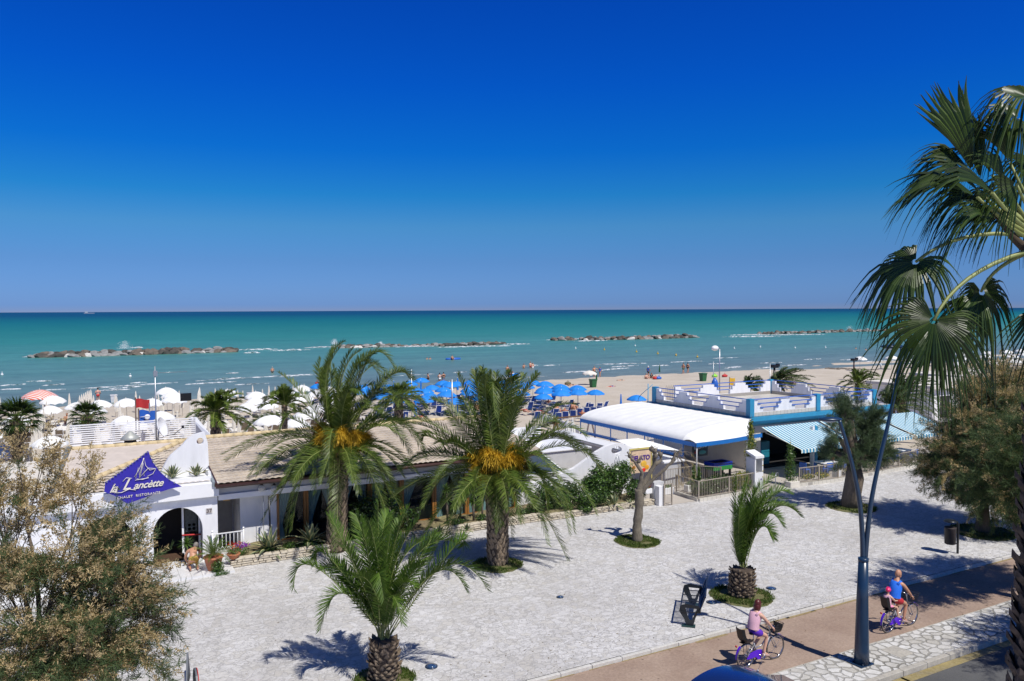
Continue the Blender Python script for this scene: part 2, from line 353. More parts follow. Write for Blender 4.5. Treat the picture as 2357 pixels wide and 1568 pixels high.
# ------------------------------------------------------------------ plants
PALMG=leafmat('palm_leaf',(.05,.095,.012),(.165,.215,.04),.22,.42,.4)
PALMG2=leafmat('young_palm_leaf',(.055,.12,.015),(.14,.22,.035),.25,.5,.25)
PALMD=leafmat('dark_palm_leaf',(.025,.05,.015),(.07,.1,.03),.15,.5,.3)
FANG=leafmat('fan_palm_leaf',(.012,.03,.005),(.06,.1,.015),.12,.38,.35)  # fan green darkened: shade cast by the crown is put into the base colour
RACH=mt('palm_rachis',(.24,.27,.08),.5,.2,3)
BARK=mt('palm_bark_scale',(.24,.18,.12),.9,.45,14,bump=.6,bscale=60)
BARKD=mt('palm_bark_dark',(.07,.05,.035),.95,.4,10)
BARKT=mt('tree_bark',(.15,.12,.09),.9,.35,5,bump=1.0,bscale=25,stretch=(3,3,1))
BARKG=mt('grey_tree_bark',(.17,.145,.11),.9,.3,7,bump=1.0,bscale=22,stretch=(2,2,1))
INFL=leafmat('palm_flower_strand',(.42,.25,.015),(.8,.52,.05),.2,.5,.3,4)
TAMG=leafmat('tamarisk_green',(.06,.1,.04),(.12,.165,.07),.3,.6,.2,2.2)
TAMT=leafmat('tamarisk_plume',(.42,.31,.16),(.66,.53,.31),.35,.7,.2,2.2)
PINEG=leafmat('pine_needle_green',(.06,.1,.05),(.14,.2,.1),.25,.5,.3,1)
BUSHG=leafmat('shrub_leaf',(.045,.11,.02),(.15,.26,.05),.3,.35,.5,2)
BUSHD=leafmat('dark_shrub_leaf',(.015,.035,.012),(.04,.07,.02),.2,.4,.4,2)
BUSHY=leafmat('yellow_green_leaf',(.2,.22,.02),(.5,.45,.05),.3,.4,.4,2)
IVYG=leafmat('ivy_leaf',(.04,.09,.02),(.12,.2,.04),.3,.35,.5,2)
AGAVE=leafmat('agave_leaf',(.09,.14,.08),(.17,.22,.12),.08,.4,.4,2)
AGAVEY=leafmat('agave_margin',(.45,.42,.2),(.6,.55,.3),.1,.4,.4,2)
GRASSB=leafmat('grass_blade',(.05,.1,.015),(.14,.19,.04),.3,.5,.3,3)
FLR=leafmat('red_petal',(.55,.03,.01),(.8,.1,.02),.2,.5,.3); FLP=leafmat('purple_petal',(.22,.01,.4),(.4,.03,.6),.2,.5,.3)
FLY=leafmat('yellow_petal',(.6,.45,.02),(.8,.6,.05),.2,.5,.3); FLW=leafmat('white_petal',(.7,.7,.7),(.85,.85,.85),.2,.5,.3)
def bez(P0,Cc,P2,t): return P0*((1-t)**2)+Cc*(2*t*(1-t))+P2*(t*t)
def frond(b,P0,Cc,P2,n=48,L=.45,w=.03,twist=0,lift=.35,droop=.15,rr=.022,r=rnd,dead=0,start=.1,mr=1,ml=0,fold=0):
    K=14; P=[bez(P0,Cc,P2,i/K) for i in range(K+1)]
    b.tube(P,[rr*(1-.85*i/K) for i in range(K+1)],4,mr,cap=False)
    S=(Cc-P0).cross(P2-Cc)
    if S.length<1e-3 or (P2-P0).length<.05: S=(P2-P0).cross(Vector((0,0,1)))
    S=nrm(S)
    ln=(P2-P0).length
    for i in range(n):
        t=start+(1-start)*(i+.5)/n; p=bez(P0,Cc,P2,t); T=nrm((Cc-P0)*(1-t)+(P2-Cc)*t)
        N=nrm(S.cross(T)); 
        if N.z<0: N=-N
        q=Matrix.Rotation(twist*t,3,T); s_=q@S; nn=q@N
        prof=min(1,(t-start)/(1-start)*4+.35)*(1-.6*max(0,(t-.5)/.5)**2.2)
        for sg in(-1,1):
            l=L*prof*r.uniform(.85,1.1); a=R_(28+34*t+r.uniform(-7,7)); lf=lift+r.uniform(-.22,.22)
            d=nrm(s_*sg*math.cos(a)+T*math.sin(a)+nn*lf)
            wv=T*(w*.5); m_=p+d*l*.5+Vector((0,0,-droop*l*.2)); e=p+d*l+Vector((0,0,-droop*l))
            k=len(b.v); b.v+=[tuple(p-wv*.7),tuple(p+wv*.7),tuple(m_+wv),tuple(m_-wv),tuple(e)]
            b.f+=[(k,k+1,k+2,k+3),(k+3,k+2,k+4)]; b.m+=[ml,ml]; b.sm+=[False,False]
def ctrl(P0,A,P2,t=.6): return (A-P0*((1-t)**2)-P2*(t*t))/(2*t*(1-t))
def scaled_trunk(b,base,top,r0,r1,n_rows,n_round,sz=.12,r=rnd,m=0,md=1,out=.5):
    base=Vector(base);top=Vector(top);K=8
    pts=[base.lerp(top,i/K) for i in range(K+1)]
    b.tube(pts,[(r0+(r1-r0)*i/K)*.93 for i in range(K+1)],16,md)
    ax=nrm(top-base); X=nrm(ax.cross(Vector((0,1,0)))) ; Y=ax.cross(X)
    H_=(top-base).length
    for i in range(n_rows):
        for j in range(n_round):
            t=(i+.5+r.uniform(-.35,.35))/n_rows; q=2*math.pi*(j+.5*(i%2)+r.uniform(-.3,.3))/n_round
            rad=r0+(r1-r0)*t; o=X*math.cos(q)+Y*math.sin(q); tg=ax.cross(o); p=base.lerp(top,t)+o*rad*.9
            s=sz*r.uniform(.65,1.25); h=H_/n_rows*1.3
            ou=out*r.uniform(.7,1.3)
            a1=p-tg*s*.55; a2=p+tg*s*.55; c1=p+ax*h*.55+tg*s*.4+o*s*ou*.6; c2=p+ax*h*.55-tg*s*.4+o*s*ou*.6; e=p+ax*h+o*s*ou; lo=p-ax*h*.25+o*.015; mid=p+ax*h*.4+o*s*ou*1.0
            b.add([a1,lo,a2,c1,e,c2,mid],[(0,1,6),(1,2,6),(2,3,6),(3,4,6),(4,5,6),(5,0,6)],m)
def strands(b,c,d,n,L,w=.02,r=rnd,m=0,spread=.6):
    for i in range(n):
        dd=nrm(Vector(d)+Vector((r.gauss(0,spread),r.gauss(0,spread),r.gauss(0,spread)))); l=L*r.uniform(.5,1.1)
        p=Vector(c)+Vector((r.gauss(0,.05),r.gauss(0,.05),r.gauss(0,.05))); s=nrm(dd.cross(Vector((r.random(),r.random(),1))))*w*.5
        a=p+dd*l*.5+Vector((0,0,.02)); e=p+dd*l-Vector((0,0,l*.35))
        k=len(b.v); b.v+=[tuple(p-s),tuple(p+s),tuple(a+s),tuple(a-s),tuple(e+s*.8),tuple(e-s*.8)]; b.f+=[(k,k+1,k+2,k+3),(k+3,k+2,k+4,k+5)]; b.m+=[m,m]; b.sm+=[False,False]
def palm(label,base,crown,tr,specs,leaf,Lf=.45,n=50,infl=0,scales=(14,12,.16),extra=(),w=.03,rr=.022,lift=.35,droop=.15,group=None,out=.5,fan_r=.1,r=None,dep0=None):
    """specs: (apex_x,apex_y,tip_x,tip_y,depth offset of the tip) in the 2357-wide view; extra: (azimuth,elevation,length,droop)"""
    r=r or random.Random(int(base[0]*100)); base=Vector(base); crown=Vector(crown); t=thing('palm_tree',label,'palm tree',base,group)
    b=MB(); scaled_trunk(b,base,crown,tr[0],tr[1],scales[0],scales[1],scales[2],r,0,1,out); b.build('trunk',[BARK,BARKD],t)
    D0=depth(crown)
    SP=list(specs)+([(ax+r.uniform(-14,14),ay+r.uniform(-10,12),tx+r.uniform(-20,20),ty+r.uniform(-16,16),dz+r.choice((-.6,.6))) for ax,ay,tx,ty,dz in specs if r.random()<.4] if len(specs)>33 else [])
    for (ax,ay,tx,ty,dz) in SP:
        P2=AD(tx,ty,D0+dz); A=AD(ax,ay,D0+dz*.55); P0=crown+Vector((r.uniform(-fan_r,fan_r),r.uniform(-fan_r,fan_r),0)); P0+= (A-P0)*.04
        b=MB(); frond(b,P0,ctrl(P0,A,P2,.62),P2,n,Lf*r.uniform(.9,1.1),w,twist=r.uniform(-1,1),r=r,rr=rr,lift=lift,droop=droop); b.build('frond',[leaf,RACH],t)
    for (az,el,L,dr) in extra:
        a=R_(az); e=R_(el); d=Vector((math.cos(a)*math.cos(e),math.sin(a)*math.cos(e),math.sin(e))); P0=crown+d*.08
        Cc=P0+d*L*.55; P2=P0+Vector((d.x,d.y,d.z))*L*.95+Vector((0,0,-dr*L)); 
        b=MB(); frond(b,P0,Cc,P2,n,Lf*r.uniform(.85,1.1),w,twist=r.uniform(-.8,.8),r=r,rr=rr,lift=lift,droop=droop); b.build('frond',[leaf,RACH],t)
    if infl:
        for k in range(infl):
            q=2*math.pi*k/infl+r.uniform(-.3,.3); d=Vector((math.cos(q),math.sin(q),r.uniform(.15,1.1))); b=MB()
            c=crown+Vector((math.cos(q)*.4,math.sin(q)*.4,r.uniform(.15,.75)))
            e=c+nrm(d)*r.uniform(.25,.5); b.tube([crown,c,e],[.03,.025,.02],5,0)
            for u in range(5): strands(b,c.lerp(e,u/4)+nrm(d)*.15,d,150,.5,.014,r,0,.95)
            b.build('flower_cluster',[INFL],t)
    return t
def hz(y,x,u,v):          # height above the ground point (u,v) seen at view row y
    lo,hi=-3.,30.
    for _ in range(40):
        m_=(lo+hi)/2; p=Vector((u,v,m_))-CAM; yy=784-FP*p.dot(upv)/p.dot(fw)
        if yy>y: lo=m_
        else: hi=m_
    return (lo+hi)/2
def ringgrass(label,c,R,n=1400,r=None,group='round grass beds at the tree feet'):
    r=r or random.Random(int(c[0]*77)); t=thing('grass_bed',label,'grass bed',(c[0],c[1],0),group)
    b=MB(); k_=56; ra=[R*(1+.035*math.sin(3*j*.112+c[0])+r.uniform(-.03,.03)) for j in range(k_)]; vs=[(c[0]+ra[j]*q*math.cos(6.2832*j/k_),c[1]+ra[j]*q*math.sin(6.2832*j/k_),z) for q,z in((1,.004),(.95,.03),(.5,.055),(.02,.06)) for j in range(k_)]; b.add(vs,[(i*k_+j,i*k_+(j+1)%k_,(i+1)*k_+(j+1)%k_,(i+1)*k_+j) for i in range(3) for j in range(k_)],0,True); b.build('soil',GRASSG,t)
    b=MB()
    for i in range(int(n*2.2)):
        q=r.uniform(0,6.283); rad=R*math.sqrt(r.uniform(.02,1))*r.uniform(.9,1.06)
        if math.sin(q*2+c[0])*math.sin(rad*7+c[1])>.55: continue
        p=Vector((c[0]+rad*math.cos(q),c[1]+rad*math.sin(q),.03)); h=r.uniform(.03,.1)
        s=Vector((r.uniform(-1,1),r.uniform(-1,1),0))*.02; e=p+Vector((r.uniform(-.04,.04),r.uniform(-.04,.04),h)); b.add([p-s,p+s,e],[(0,1,2)])
    b.build('turf',GRASSB,t); return t
# --- the tall date palm in the planter
cA=G(773,1268); cA.z=0
crA=AV(785,1030,cA.y); crA.x=cA.x+.25
crA=Vector((crA.x,cA.y,hz(1035,785,cA.x,cA.y)))
specA=[(690,902,641,858,.5),(625,955,568,991,-.3),(678,948,645,992,-1),(620,1010,519,1060,0),(640,1022,575,1096,-.8),(655,1037,590,1092,-1.3),
(700,1040,654,1113,-1.6),(640,1085,552,1160,.4),(700,1090,672,1220,-1.5),(733,1045,728,1134,-1.9),(762,1000,757,1088,-2.2),(770,1070,771,1185,-1.9),(806,1045,826,1134,-1.8),
(852,1085,898,1197,-1.2),(930,975,980,1047,.2),(900,985,945,1045,-.8),(930,905,982,938,.3),(925,942,985,968,.6),(862,813,908,849,.3),(905,862,952,874,1.0),
(845,838,900,876,-.5),(762,835,792,787,.6),(755,870,770,800,.2),(795,850,830,808,1.2),(750,900,757,830,-.4),(820,880,870,835,1.4),(875,900,925,915,1.5),
(900,1030,962,1092,.6),(880,1040,930,1100,-.8),(800,900,835,905,-.9),(740,930,715,900,1.3),(775,900,765,840,1.5),(835,940,880,950,-1.2),(640,1060,560,1130,.8),(690,1070,640,1150,-.6),(860,1060,915,1130,.3),(820,850,860,812,.2),(785,860,815,800,-.5),(840,890,893,905,-.2),(700,990,650,1010,1.5),(880,960,930,985,1.8),(740,870,732,850,1.2),(790,940,800,905,-1.5),(815,930,850,930,-1.7)]
extA=[(r_,e_,3.3,.9) for r_,e_ in((60,10),(95,5),(130,8),(35,15),(80,35),(115,40),(150,0),(20,0),(75,65),(350,-20),(250,-15))]+[(a_,16,3.2,.5) for a_ in(218,240,262,290,318)]
palm('tall date palm with orange flower clusters, trunk rising out of the stone planter',(cA.x,cA.y,0),crA,(.42,.36),specA,PALMG,.54,84,12,(30,13,.14),extA,w=.038,out=.35,fan_r=.3)
# --- second date palm, in the paving
cB=G(1146,1300); crB=Vector((cB.x-.02,cB.y,hz(1095,1143,cB.x,cB.y)))
specB=[(1205,915,1237,859,.3),(1265,945,1325,932,.3),(1297,985,1347,1004,-.2),(1270,1005,1312,1022,.9),(1322,1030,1390,1090,0),(1290,1010,1370,1060,.8),(1310,1095,1372,1184,-.2),(1272,1115,1310,1228,-1.0),(1218,1130,1261,1254,-1.6),
(1200,1045,1216,1077,-1.7),(1142,1130,1147,1222,-2.1),(1135,880,1139,957,-1.3),(1100,910,1093,852,.6),(1080,930,1053,860,.2),(1115,890,1112,850,1.2),(1140,900,1142,858,.9),(1168,890,1176,855,.3),(1188,905,1206,862,1.0),
(1085,960,1063,915,-.9),(1045,945,994,918,.2),(990,975,929,967,.3),(1010,1003,960,1000,-.6),(1050,1020,1018,1030,-1.3),(985,1050,920,1084,.2),(985,1095,903,1146,.3),(1022,1095,975,1168,-.9),(1065,1125,1030,1226,-1.3),(1103,1080,1092,1135,-1.9),
(1120,930,1118,870,-.6),(1160,920,1165,875,-.6),(1180,960,1200,920,-1.0),(1240,1050,1290,1110,-1.1),(1050,1060,1000,1110,-1.2),(1000,1040,945,1060,1.2),(1250,975,1290,975,1.3),(1060,980,1030,945,1.2),(1180,1110,1195,1200,-1.9),(1240,1090,1260,1180,-1.2)]
extB=[(r_,e_,3.0,.9) for r_,e_ in((60,10),(95,5),(130,8),(35,15),(80,35),(115,40),(150,0),(20,0),(50,-10),(110,-12),(75,70),(160,-20),(340,-18))]+[(a_,18,3.2,.48) for a_ in(212,232,250,268,288,308,330)]
palm('date palm with orange flower clusters standing in the open paving, centre of the view',(cB.x,cB.y,0),crB,(.40,.46),specB,PALMG,.54,84,12,(22,13,.15),extB,w=.038,out=.35,fan_r=.32)
ringgrass('grass bed half shaded around the flowering date palm',(cB.x,cB.y),.95)
# --- young palm, front
cY=G(885,1566); crY=Vector((cY.x,cY.y,hz(1475,885,cY.x,cY.y)))
specY=[(745,1273,725,1299,.2),(705,1299,677,1357,-.2),(773,1368,737,1450,-.7),(800,1270,758,1184,.3),(842,1260,819,1184,.7),(872,1240,871,1158,.2),(912,1240,941,1168,.5),(920,1270,961,1200,-.1),(925,1290,974,1244,.9),
(1052,1252,1064,1258,.2),(975,1270,1006,1226,1.0),(1049,1298,1123,1359,.1),(1020,1312,1073,1360,-.4),(905,1372,926,1436,-1.0),(871,1318,884,1380,-1.1),(985,1255,1064,1256,.4),
(850,1290,835,1215,-.4),(890,1290,900,1215,-.6),(878,1300,858,1240,1.2),(900,1300,925,1230,1.2),(800,1330,770,1290,1.0),(940,1320,990,1290,1.1),(880,1230,895,1180,1.0),(820,1310,790,1250,-.6),(940,1330,975,1300,-.6),(868,1280,850,1200,-.8),(905,1270,918,1200,.9),(780,1310,735,1310,.9),(850,1340,820,1330,-.9),(925,1345,955,1350,-.9)]
palm('young date palm with upright fronds, nearest the camera at the bottom centre',(cY.x,cY.y,0),crY,(.38,.36),specY,PALMG2,.46,92,0,(11,12,.17),(),w=.032,rr=.016,lift=.3,droop=.05,out=.55,fan_r=.13)
ringgrass('grass bed around the young palm at the bottom centre of the view',(cY.x,cY.y),.8,1800)
# --- young palm, right: blown by the wind
cR=G(1707,1372); crR=Vector((cR.x+.03,cR.y,hz(1310,1710,cR.x,cR.y)))
specR=[(1792,1166,1844,1190,.2),(1775,1140,1822,1138,.4),(1768,1182,1803,1212,-.3),(1694,1190,1696,1090,.3),(1705,1180,1722,1100,.6),(1722,1180,1748,1118,.2),(1742,1180,1775,1128,.5),(1757,1212,1782,1242,-.5),(1689,1235,1689,1160,-.3),
(1735,1150,1782,1096,.8),(1740,1160,1810,1150,.9),(1750,1175,1830,1165,-.2),(1700,1220,1705,1140,-.5),(1720,1210,1740,1150,-.4),(1735,1215,1765,1190,-.6),(1760,1160,1835,1178,.7),(1745,1190,1790,1185,.2),(1712,1170,1730,1110,.9),(1693,1260,1690,1210,.6),(1730,1190,1760,1140,-.1)]
palm('young palm with all its fronds blown to the right, between bench and lamp post',(cR.x,cR.y,0),crR,(.43,.36),specR,PALMG2,.44,84,0,(11,13,.17),(),w=.036,rr=.016,lift=.35,droop=.02,out=.6,fan_r=.1)
ringgrass('round grass bed between the bench and the cycle path',(cR.x,cR.y),1.03,2000)
# --- distant feather palms on the beach side
def farpalm(label,base,ch,R,n,leaf,seed,lean=(0,0),tr=.3,gr='date palms beyond the buildings',el=(-25,80),nl=40,wl=.07,L=.45):
    r=random.Random(seed); base=Vector(base); cr_=base+Vector((0,0,ch)); t=thing('palm_tree',label,'palm tree',base,gr)
    b=MB(); scaled_trunk(b,base,cr_,tr,tr*.85,max(4,int(ch/.16)),9,.14,r,0,1,.4); b.build('trunk',[BARK,BARKD],t)
    b=MB()
    for k in range(n):
        az=2.39996*k+r.uniform(-.3,.3); e=R_(el[0]+(el[1]-el[0])*((k+.5)/n)**.8); d=Vector((math.cos(az)*math.cos(e)+lean[0],math.sin(az)*math.cos(e)+lean[1],math.sin(e)))
        l=R*r.uniform(.85,1.1); P0=cr_+d*.05; frond(b,P0,P0+d*l*.6,P0+d*l+Vector((lean[0]*l*.4,lean[1]*l*.4,-l*r.uniform(.3,.6))),nl,L,wl,r.uniform(-.8,.8),r=r,rr=.03)
    b.build('crown',[leaf,RACH],t); return t
def fp(label,px,py,v,R,n,leaf,seed,lean=(0,0),tr=.3,el=(-25,80),**k):
    p=AV(px,py,v); z=-.45; farpalm(label,(p.x,v,z),hz(py,px,p.x,v)-z,R,n,leaf,seed,lean,tr,el=el,**k)
fp('small date palm on the sand left of the restaurant roof, thick short trunk',496,948,50,1.95,40,PALMG,3,(.12,0),.33,(-20,88))
fp('thin young palm among the white umbrellas, upright fronds',655,935,52,1.9,26,PALMG,4,(-.05,0),.18,(10,88))
fp('palm between white and blue umbrellas, half hidden by the tall date palm',918,915,55.5,1.8,32,PALMG,5,(.1,0),.36)
fp('windswept palm behind the roof terrace railing, beside the yellow flag',1790,878,58,2.2,38,PALMD,6,(.45,-.2),.3)
fp('lower palm behind the roof terrace, left of the windswept one',1722,892,57,1.7,28,PALMD,7,(.3,-.1),.3)
fp('palm with long arching fronds behind the right end of the roof terrace',1975,885,56,2.9,38,PALMG,8,(.15,-.1),.35)
farpalm('dark palm right behind the terrace parapet corner',(58,41,-.3),2.9,2.8,34,PALMD,9,(.2,-.1),.35)
farpalm('palm behind the blue slab edge, right of the terrace',(52.5,38,-.3),2.6,2.4,30,PALMD,10,(.2,-.1),.35)
farpalm('palm behind the big tamarisk that throws its shadow over the paving',(44.5,23.5,0),3.9,2.9,32,PALMG,12,(0,0),.4,gr=None)
# --- fan palms
def fan(b,hub,ax,up,L,n=36,span=200,droop=.5,r=rnd,m=0,w=None,split=.5):
    """segments spread round the hub in the plane of ax (middle direction) and side"""
    ax=nrm(ax); sd_=nrm(ax.cross(Vector(up))); nn=nrm(sd_.cross(ax)); 
    for i in range(n):
        q=R_(-span/2+span*(i+.5)/n); d=ax*math.cos(q)+sd_*math.sin(q); l=L*(.72+.28*math.cos(q/1.5))*r.uniform(.9,1.08)
        e=nrm(-ax*math.sin(q)+sd_*math.cos(q)); hw=max(.042,math.tan(R_(span/n/2))); pts=[]; K=7; dr=droop*r.uniform(.6,1.3); tw=r.uniform(-.25,.25)
        for k in range(K+1):
            t=.06+.94*k/K; p=hub+d*l*t+nn*.10*l*math.sin(min(1,t*1.3)*math.pi)*.6; s_=max(0,t-split*.8); p=p+Vector((0,0,-dr*l*s_**1.6*1.6))-d*l*s_**2*dr*.35+e*tw*l*s_**1.5
            wd=hw*l*t*1.02 if t<split else hw*l*split*(1-((t-split)/(1-split))**1.1)*.9+.002
            pts.append((p-e*wd-nn*wd*.25,p+nn*wd*.35,p+e*wd-nn*wd*.25))
        k0=len(b.v)
        for a_ in pts: b.v+=[tuple(x) for x in a_]
        for k in range(K):
            for c_ in(0,1): b.f.append((k0+k*3+c_,k0+k*3+c_+1,k0+k*3+c_+4,k0+k*3+c_+3)); b.m.append(m); b.sm.append(False)
def threads(b,p,n,L,r,m=1):
    for i in range(n):
        a=Vector(p)+Vector((r.gauss(0,.35),r.gauss(0,.35),r.gauss(0,.15))); d=Vector((r.gauss(0,.4),r.gauss(0,.4),-r.uniform(.5,1.2))); b.tube([a,a+d*L*.5+Vector((.05,0,.03)),a+d*L],[.004,.003,.0015],3,m,cap=False)
DF=10.5; cF=AD(2383,1620,DF); crF=AD(2448,560,DF)
tF=thing('fan_palm','tall fan palm at the right edge, its fans hanging into the sky','palm tree',(cF.x,cF.y,-.02))
rF=random.Random(5)
b=MB(); scaled_trunk(b,(cF.x,cF.y,-.02)if 0 else cF+(cF-crF)*((cF.z+.02)/(crF.z-cF.z)),crF,.31,.26,80,11,.17,rF,0,1,.55); b.build('trunk',[mt('fan_palm_bark',(.09,.065,.05),.9,.6,9),BARKD],tF)
def fleaf(px,py,dx,dy,L,dz=0,face=None,n=38,span=200,droop=.5,pet=True,pc=None,dd=0,spl=.5):
    """hub at view point (px,py); the blade's middle points towards view offset (dx,dy)"""
    L*=.76; hub=AD(px,py,DF+dz); tip=AD(px+dx,py+dy,DF+dz+dd); ax=tip-hub
    b=MB(); fan(b,hub,ax,face or (0,0,1),L,n,span,droop,rF,0,split=spl)
    if pet:
        c=AD(pc[0],pc[1],DF+dz*.5) if pc else (hub+crF)/2+Vector((0,0,.3)); P=[bez(crF,c,hub,i/10) for i in range(11)]; b.tube(P,[.035-.015*i/10 for i in range(11)],6,1)
    b.build('fan_leaf',[FANG,RACH],tF)
# upper cluster: half folded fans swept to the left by the wind, their tips hanging
NF=(-.25,-.75,.6)
fleaf(2239,399,-85,-215,1.75,0,(-.5,-.8,.2),22,34,.22,pc=(2340,520),spl=.62)
fleaf(2256,414,-40,-190,1.45,.3,(-.5,-.8,.1),18,30,.25,pc=(2350,520),spl=.6)
fleaf(2256,444,-190,-130,1.75,0,NF,26,26,.75,pc=(2350,540),spl=.5)
fleaf(2249,454,-190,-70,1.75,-.4,NF,24,26,.85,pc=(2350,550),spl=.5)
fleaf(2269,474,-150,-50,1.5,.3,NF,26,36,1.0,pc=(2360,560),spl=.45)
fleaf(2294,494,-120,-20,1.35,-.3,NF,26,44,1.1,pc=(2370,570),spl=.42)
fleaf(2314,474,-130,-70,1.3,.2,NF,26,46,1.1,pc=(2380,560),spl=.42)
fleaf(2329,499,-100,-10,1.0,.4,NF,26,60,.8,pc=(2390,590),spl=.4)
fleaf(2314,424,-80,-110,1.35,-.2,NF,24,50,.9,pc=(2380,560),spl=.45)
fleaf(2239,404,-180,-120,1.6,.5,NF,24,30,.8,pc=(2350,540),spl=.5)
fleaf(2284,444,-170,-90,1.5,-.6,NF,24,34,.95,pc=(2360,550),spl=.48)
fleaf(2314,494,-115,-10,1.05,.1,NF,26,50,.8,pc=(2380,580),spl=.42)
fleaf(2284,404,-120,-150,1.4,.6,NF,22,40,.6,pc=(2370,540),spl=.5)
fleaf(2324,374,-60,-130,1.3,.3,(-.4,-.8,.3),22,50,.5,pc=(2390,520),spl=.5)
fleaf(2339,424,-50,20,.95,-.4,(-.4,-.85,.3),28,120,.9,pc=(2400,560),spl=.4)
fleaf(2344,274,-60,-20,1.3,.2,(-.3,-.5,.8),34,190,1.2,pc=(2440,380),spl=.4)
fleaf(2369,224,-30,0,1.3,-.3,(-.3,-.5,.8),34,200,1.1,pc=(2440,350),spl=.4)
fleaf(2379,364,-30,40,1.0,.3,(-.3,-.6,.7),30,160,1.1,pc=(2440,480),spl=.4)
b=MB(); b.tube([AD(2460,680,DF),AD(2400,610,DF),AD(2330,545,DF),AD(2290,490,DF)],[.09,.08,.05,.03],8); b.build('branch',[BARKD],tF)
# lower cluster: three dark hanging fans on long bowed stalks
fleaf(2108,603,-60,60,1.15,0,(-.2,-.45,.87),46,290,1.15,pc=(2230,500),spl=.45)
fleaf(2108,603,-110,95,1.2,-.1,(-.5,-.5,.7),26,90,.7,pet=False,spl=.5)
fleaf(2150,737,-40,90,1.25,-.5,(-.3,-.62,.72),52,270,.85,pc=(2210,600),spl=.5)
fleaf(2152,737,20,110,1.25,-.45,(-.3,-.8,.5),30,110,.6,pet=False,spl=.5)
fleaf(2258,672,20,80,1.15,.5,(-.3,-.45,.85),44,290,1.2,pc=(2290,590),spl=.42)
fleaf(2258,672,-60,100,1.15,.4,(-.5,-.5,.7),24,90,.6,pet=False,spl=.5)
fleaf(2400,700,-20,110,1.2,.2,(-.3,-.9,.2),30,120,.6,pc=(2430,600),spl=.45)
def washing(label,base,ch,n,R,seed,mats,trad=.28,gr=None,skirt=10):
    r=random.Random(seed); base=Vector(base); c=base+Vector((0,0,ch)); t=thing('fan_palm',label,'palm tree',base,gr)
    b=MB(); scaled_trunk(b,base,c,trad*1.1,trad,max(4,int(ch/.2)),9,.18,r,0,1,.6); b.build('trunk',[BARK,BARKD],t)
    b=MB()
    for k in range(n):
        az=2.39996*k; e=R_(85-110*(k+.5)/n); d=Vector((math.cos(az)*math.cos(e),math.sin(az)*math.cos(e),math.sin(e))); hub=c+d*R*.55
        b.tube([c,hub],[.02,.015],4,1); fan(b,hub,d,(0,0,1) if abs(d.z)<.9 else (1,0,0),R*.6,20,170,.35,r,0)
    for k in range(skirt):
        az=2.4*k; d=Vector((math.cos(az)*.5,math.sin(az)*.5,-.9)); hub=c+d*.35; fan(b,hub,d,(0,0,1),R*.55,16,120,.3,r,2)
    b.build('crown',mats,t); return t
washing('fan palm at the left edge with a brown skirt of dead fans',G(42,1110,-.2),3.55,42,1.5,21,[FANG,RACH,BARK],.28,skirt=26)
pw=AV(202,1000,52); washing('low fan palm behind the white slat fence',(pw.x,52,-.4),hz(962,202,pw.x,52)+.4,34,1.1,22,[FANG,RACH,BARK],.25,skirt=4)
# --- tamarisks and other trees
def spray_templates(r,kind):
    """small clusters of leaf or plume slips along a twig of unit length (x axis); returned as arrays"""
    out=[]
    for q in range(6):
        V=[];n=70 if kind=='plume' else 56
        for i in range(n):
            t=r.random(); y=r.gauss(0,.10*(1.05-t)+.02); z=r.gauss(0,.10*(1.05-t)+.02)-.12*t*t
            p=np.array((t,y,z)); l=r.uniform(.06,.14) if kind=='plume' else r.uniform(.14,.3); w=.02 if kind=='plume' else .009
            d=np.array((.7+r.gauss(0,.3),r.gauss(0,.6),r.gauss(0,.5)-.15)); d/=np.linalg.norm(d); s=np.cross(d,(r.gauss(0,1),r.gauss(0,1),r.gauss(0,1))); s/=np.linalg.norm(s)+1e-6
            V+=[p-s*w,p+s*w,p+d*l+s*w*.5,p+d*l-s*w*.5]
        out.append(np.array(V))
    return out
TPL={'plume':spray_templates(random.Random(1),'plume'),'green':spray_templates(random.Random(2),'green')}
def sprays_mesh(name,items,mats,off):
    """items: (kind,matindex,pos,dir,length)"""
    VV=[];MI=[];r=random.Random(3)
    for kind,mi,p,d,L in items:
        T=TPL[kind][r.randrange(6)]; d=nrm(d); a=nrm(d.cross(Vector((r.gauss(0,1),r.gauss(0,1),r.gauss(0,1))))); c=d.cross(a)
        Mx=np.array((d,a,c))*L; VV.append(T@Mx+np.array(p)-np.array(off)); MI.append(np.full(len(T)//4,mi,dtype=np.int32))
    V=np.concatenate(VV).astype(np.float32); nf=len(V)//4; me=bpy.data.meshes.new(name)
    me.vertices.add(len(V)); me.vertices.foreach_set('co',V.ravel()); me.loops.add(nf*4); me.loops.foreach_set('vertex_index',np.arange(nf*4,dtype=np.int32))
    me.polygons.add(nf); me.polygons.foreach_set('loop_start',np.arange(0,nf*4,4,dtype=np.int32))
    for m_ in mats: me.materials.append(m_)
    me.polygons.foreach_set('material_index',np.concatenate(MI)); me.update(calc_edges=True); me.validate(); return me
def limb(b,p,q,r0,r1,sag,r,n=7,side=.12,m=0):
    p=Vector(p);q=Vector(q); c=(p+q)/2+Vector((r.gauss(0,side),r.gauss(0,side),sag))*((q-p).length*.35+.05); P=[bez(p,c,q,i/n) for i in range(n+1)]
    b.tube(P,[r0+(r1-r0)*i/n for i in range(n+1)],6 if r0>.03 else 4,m,cap=False); return P
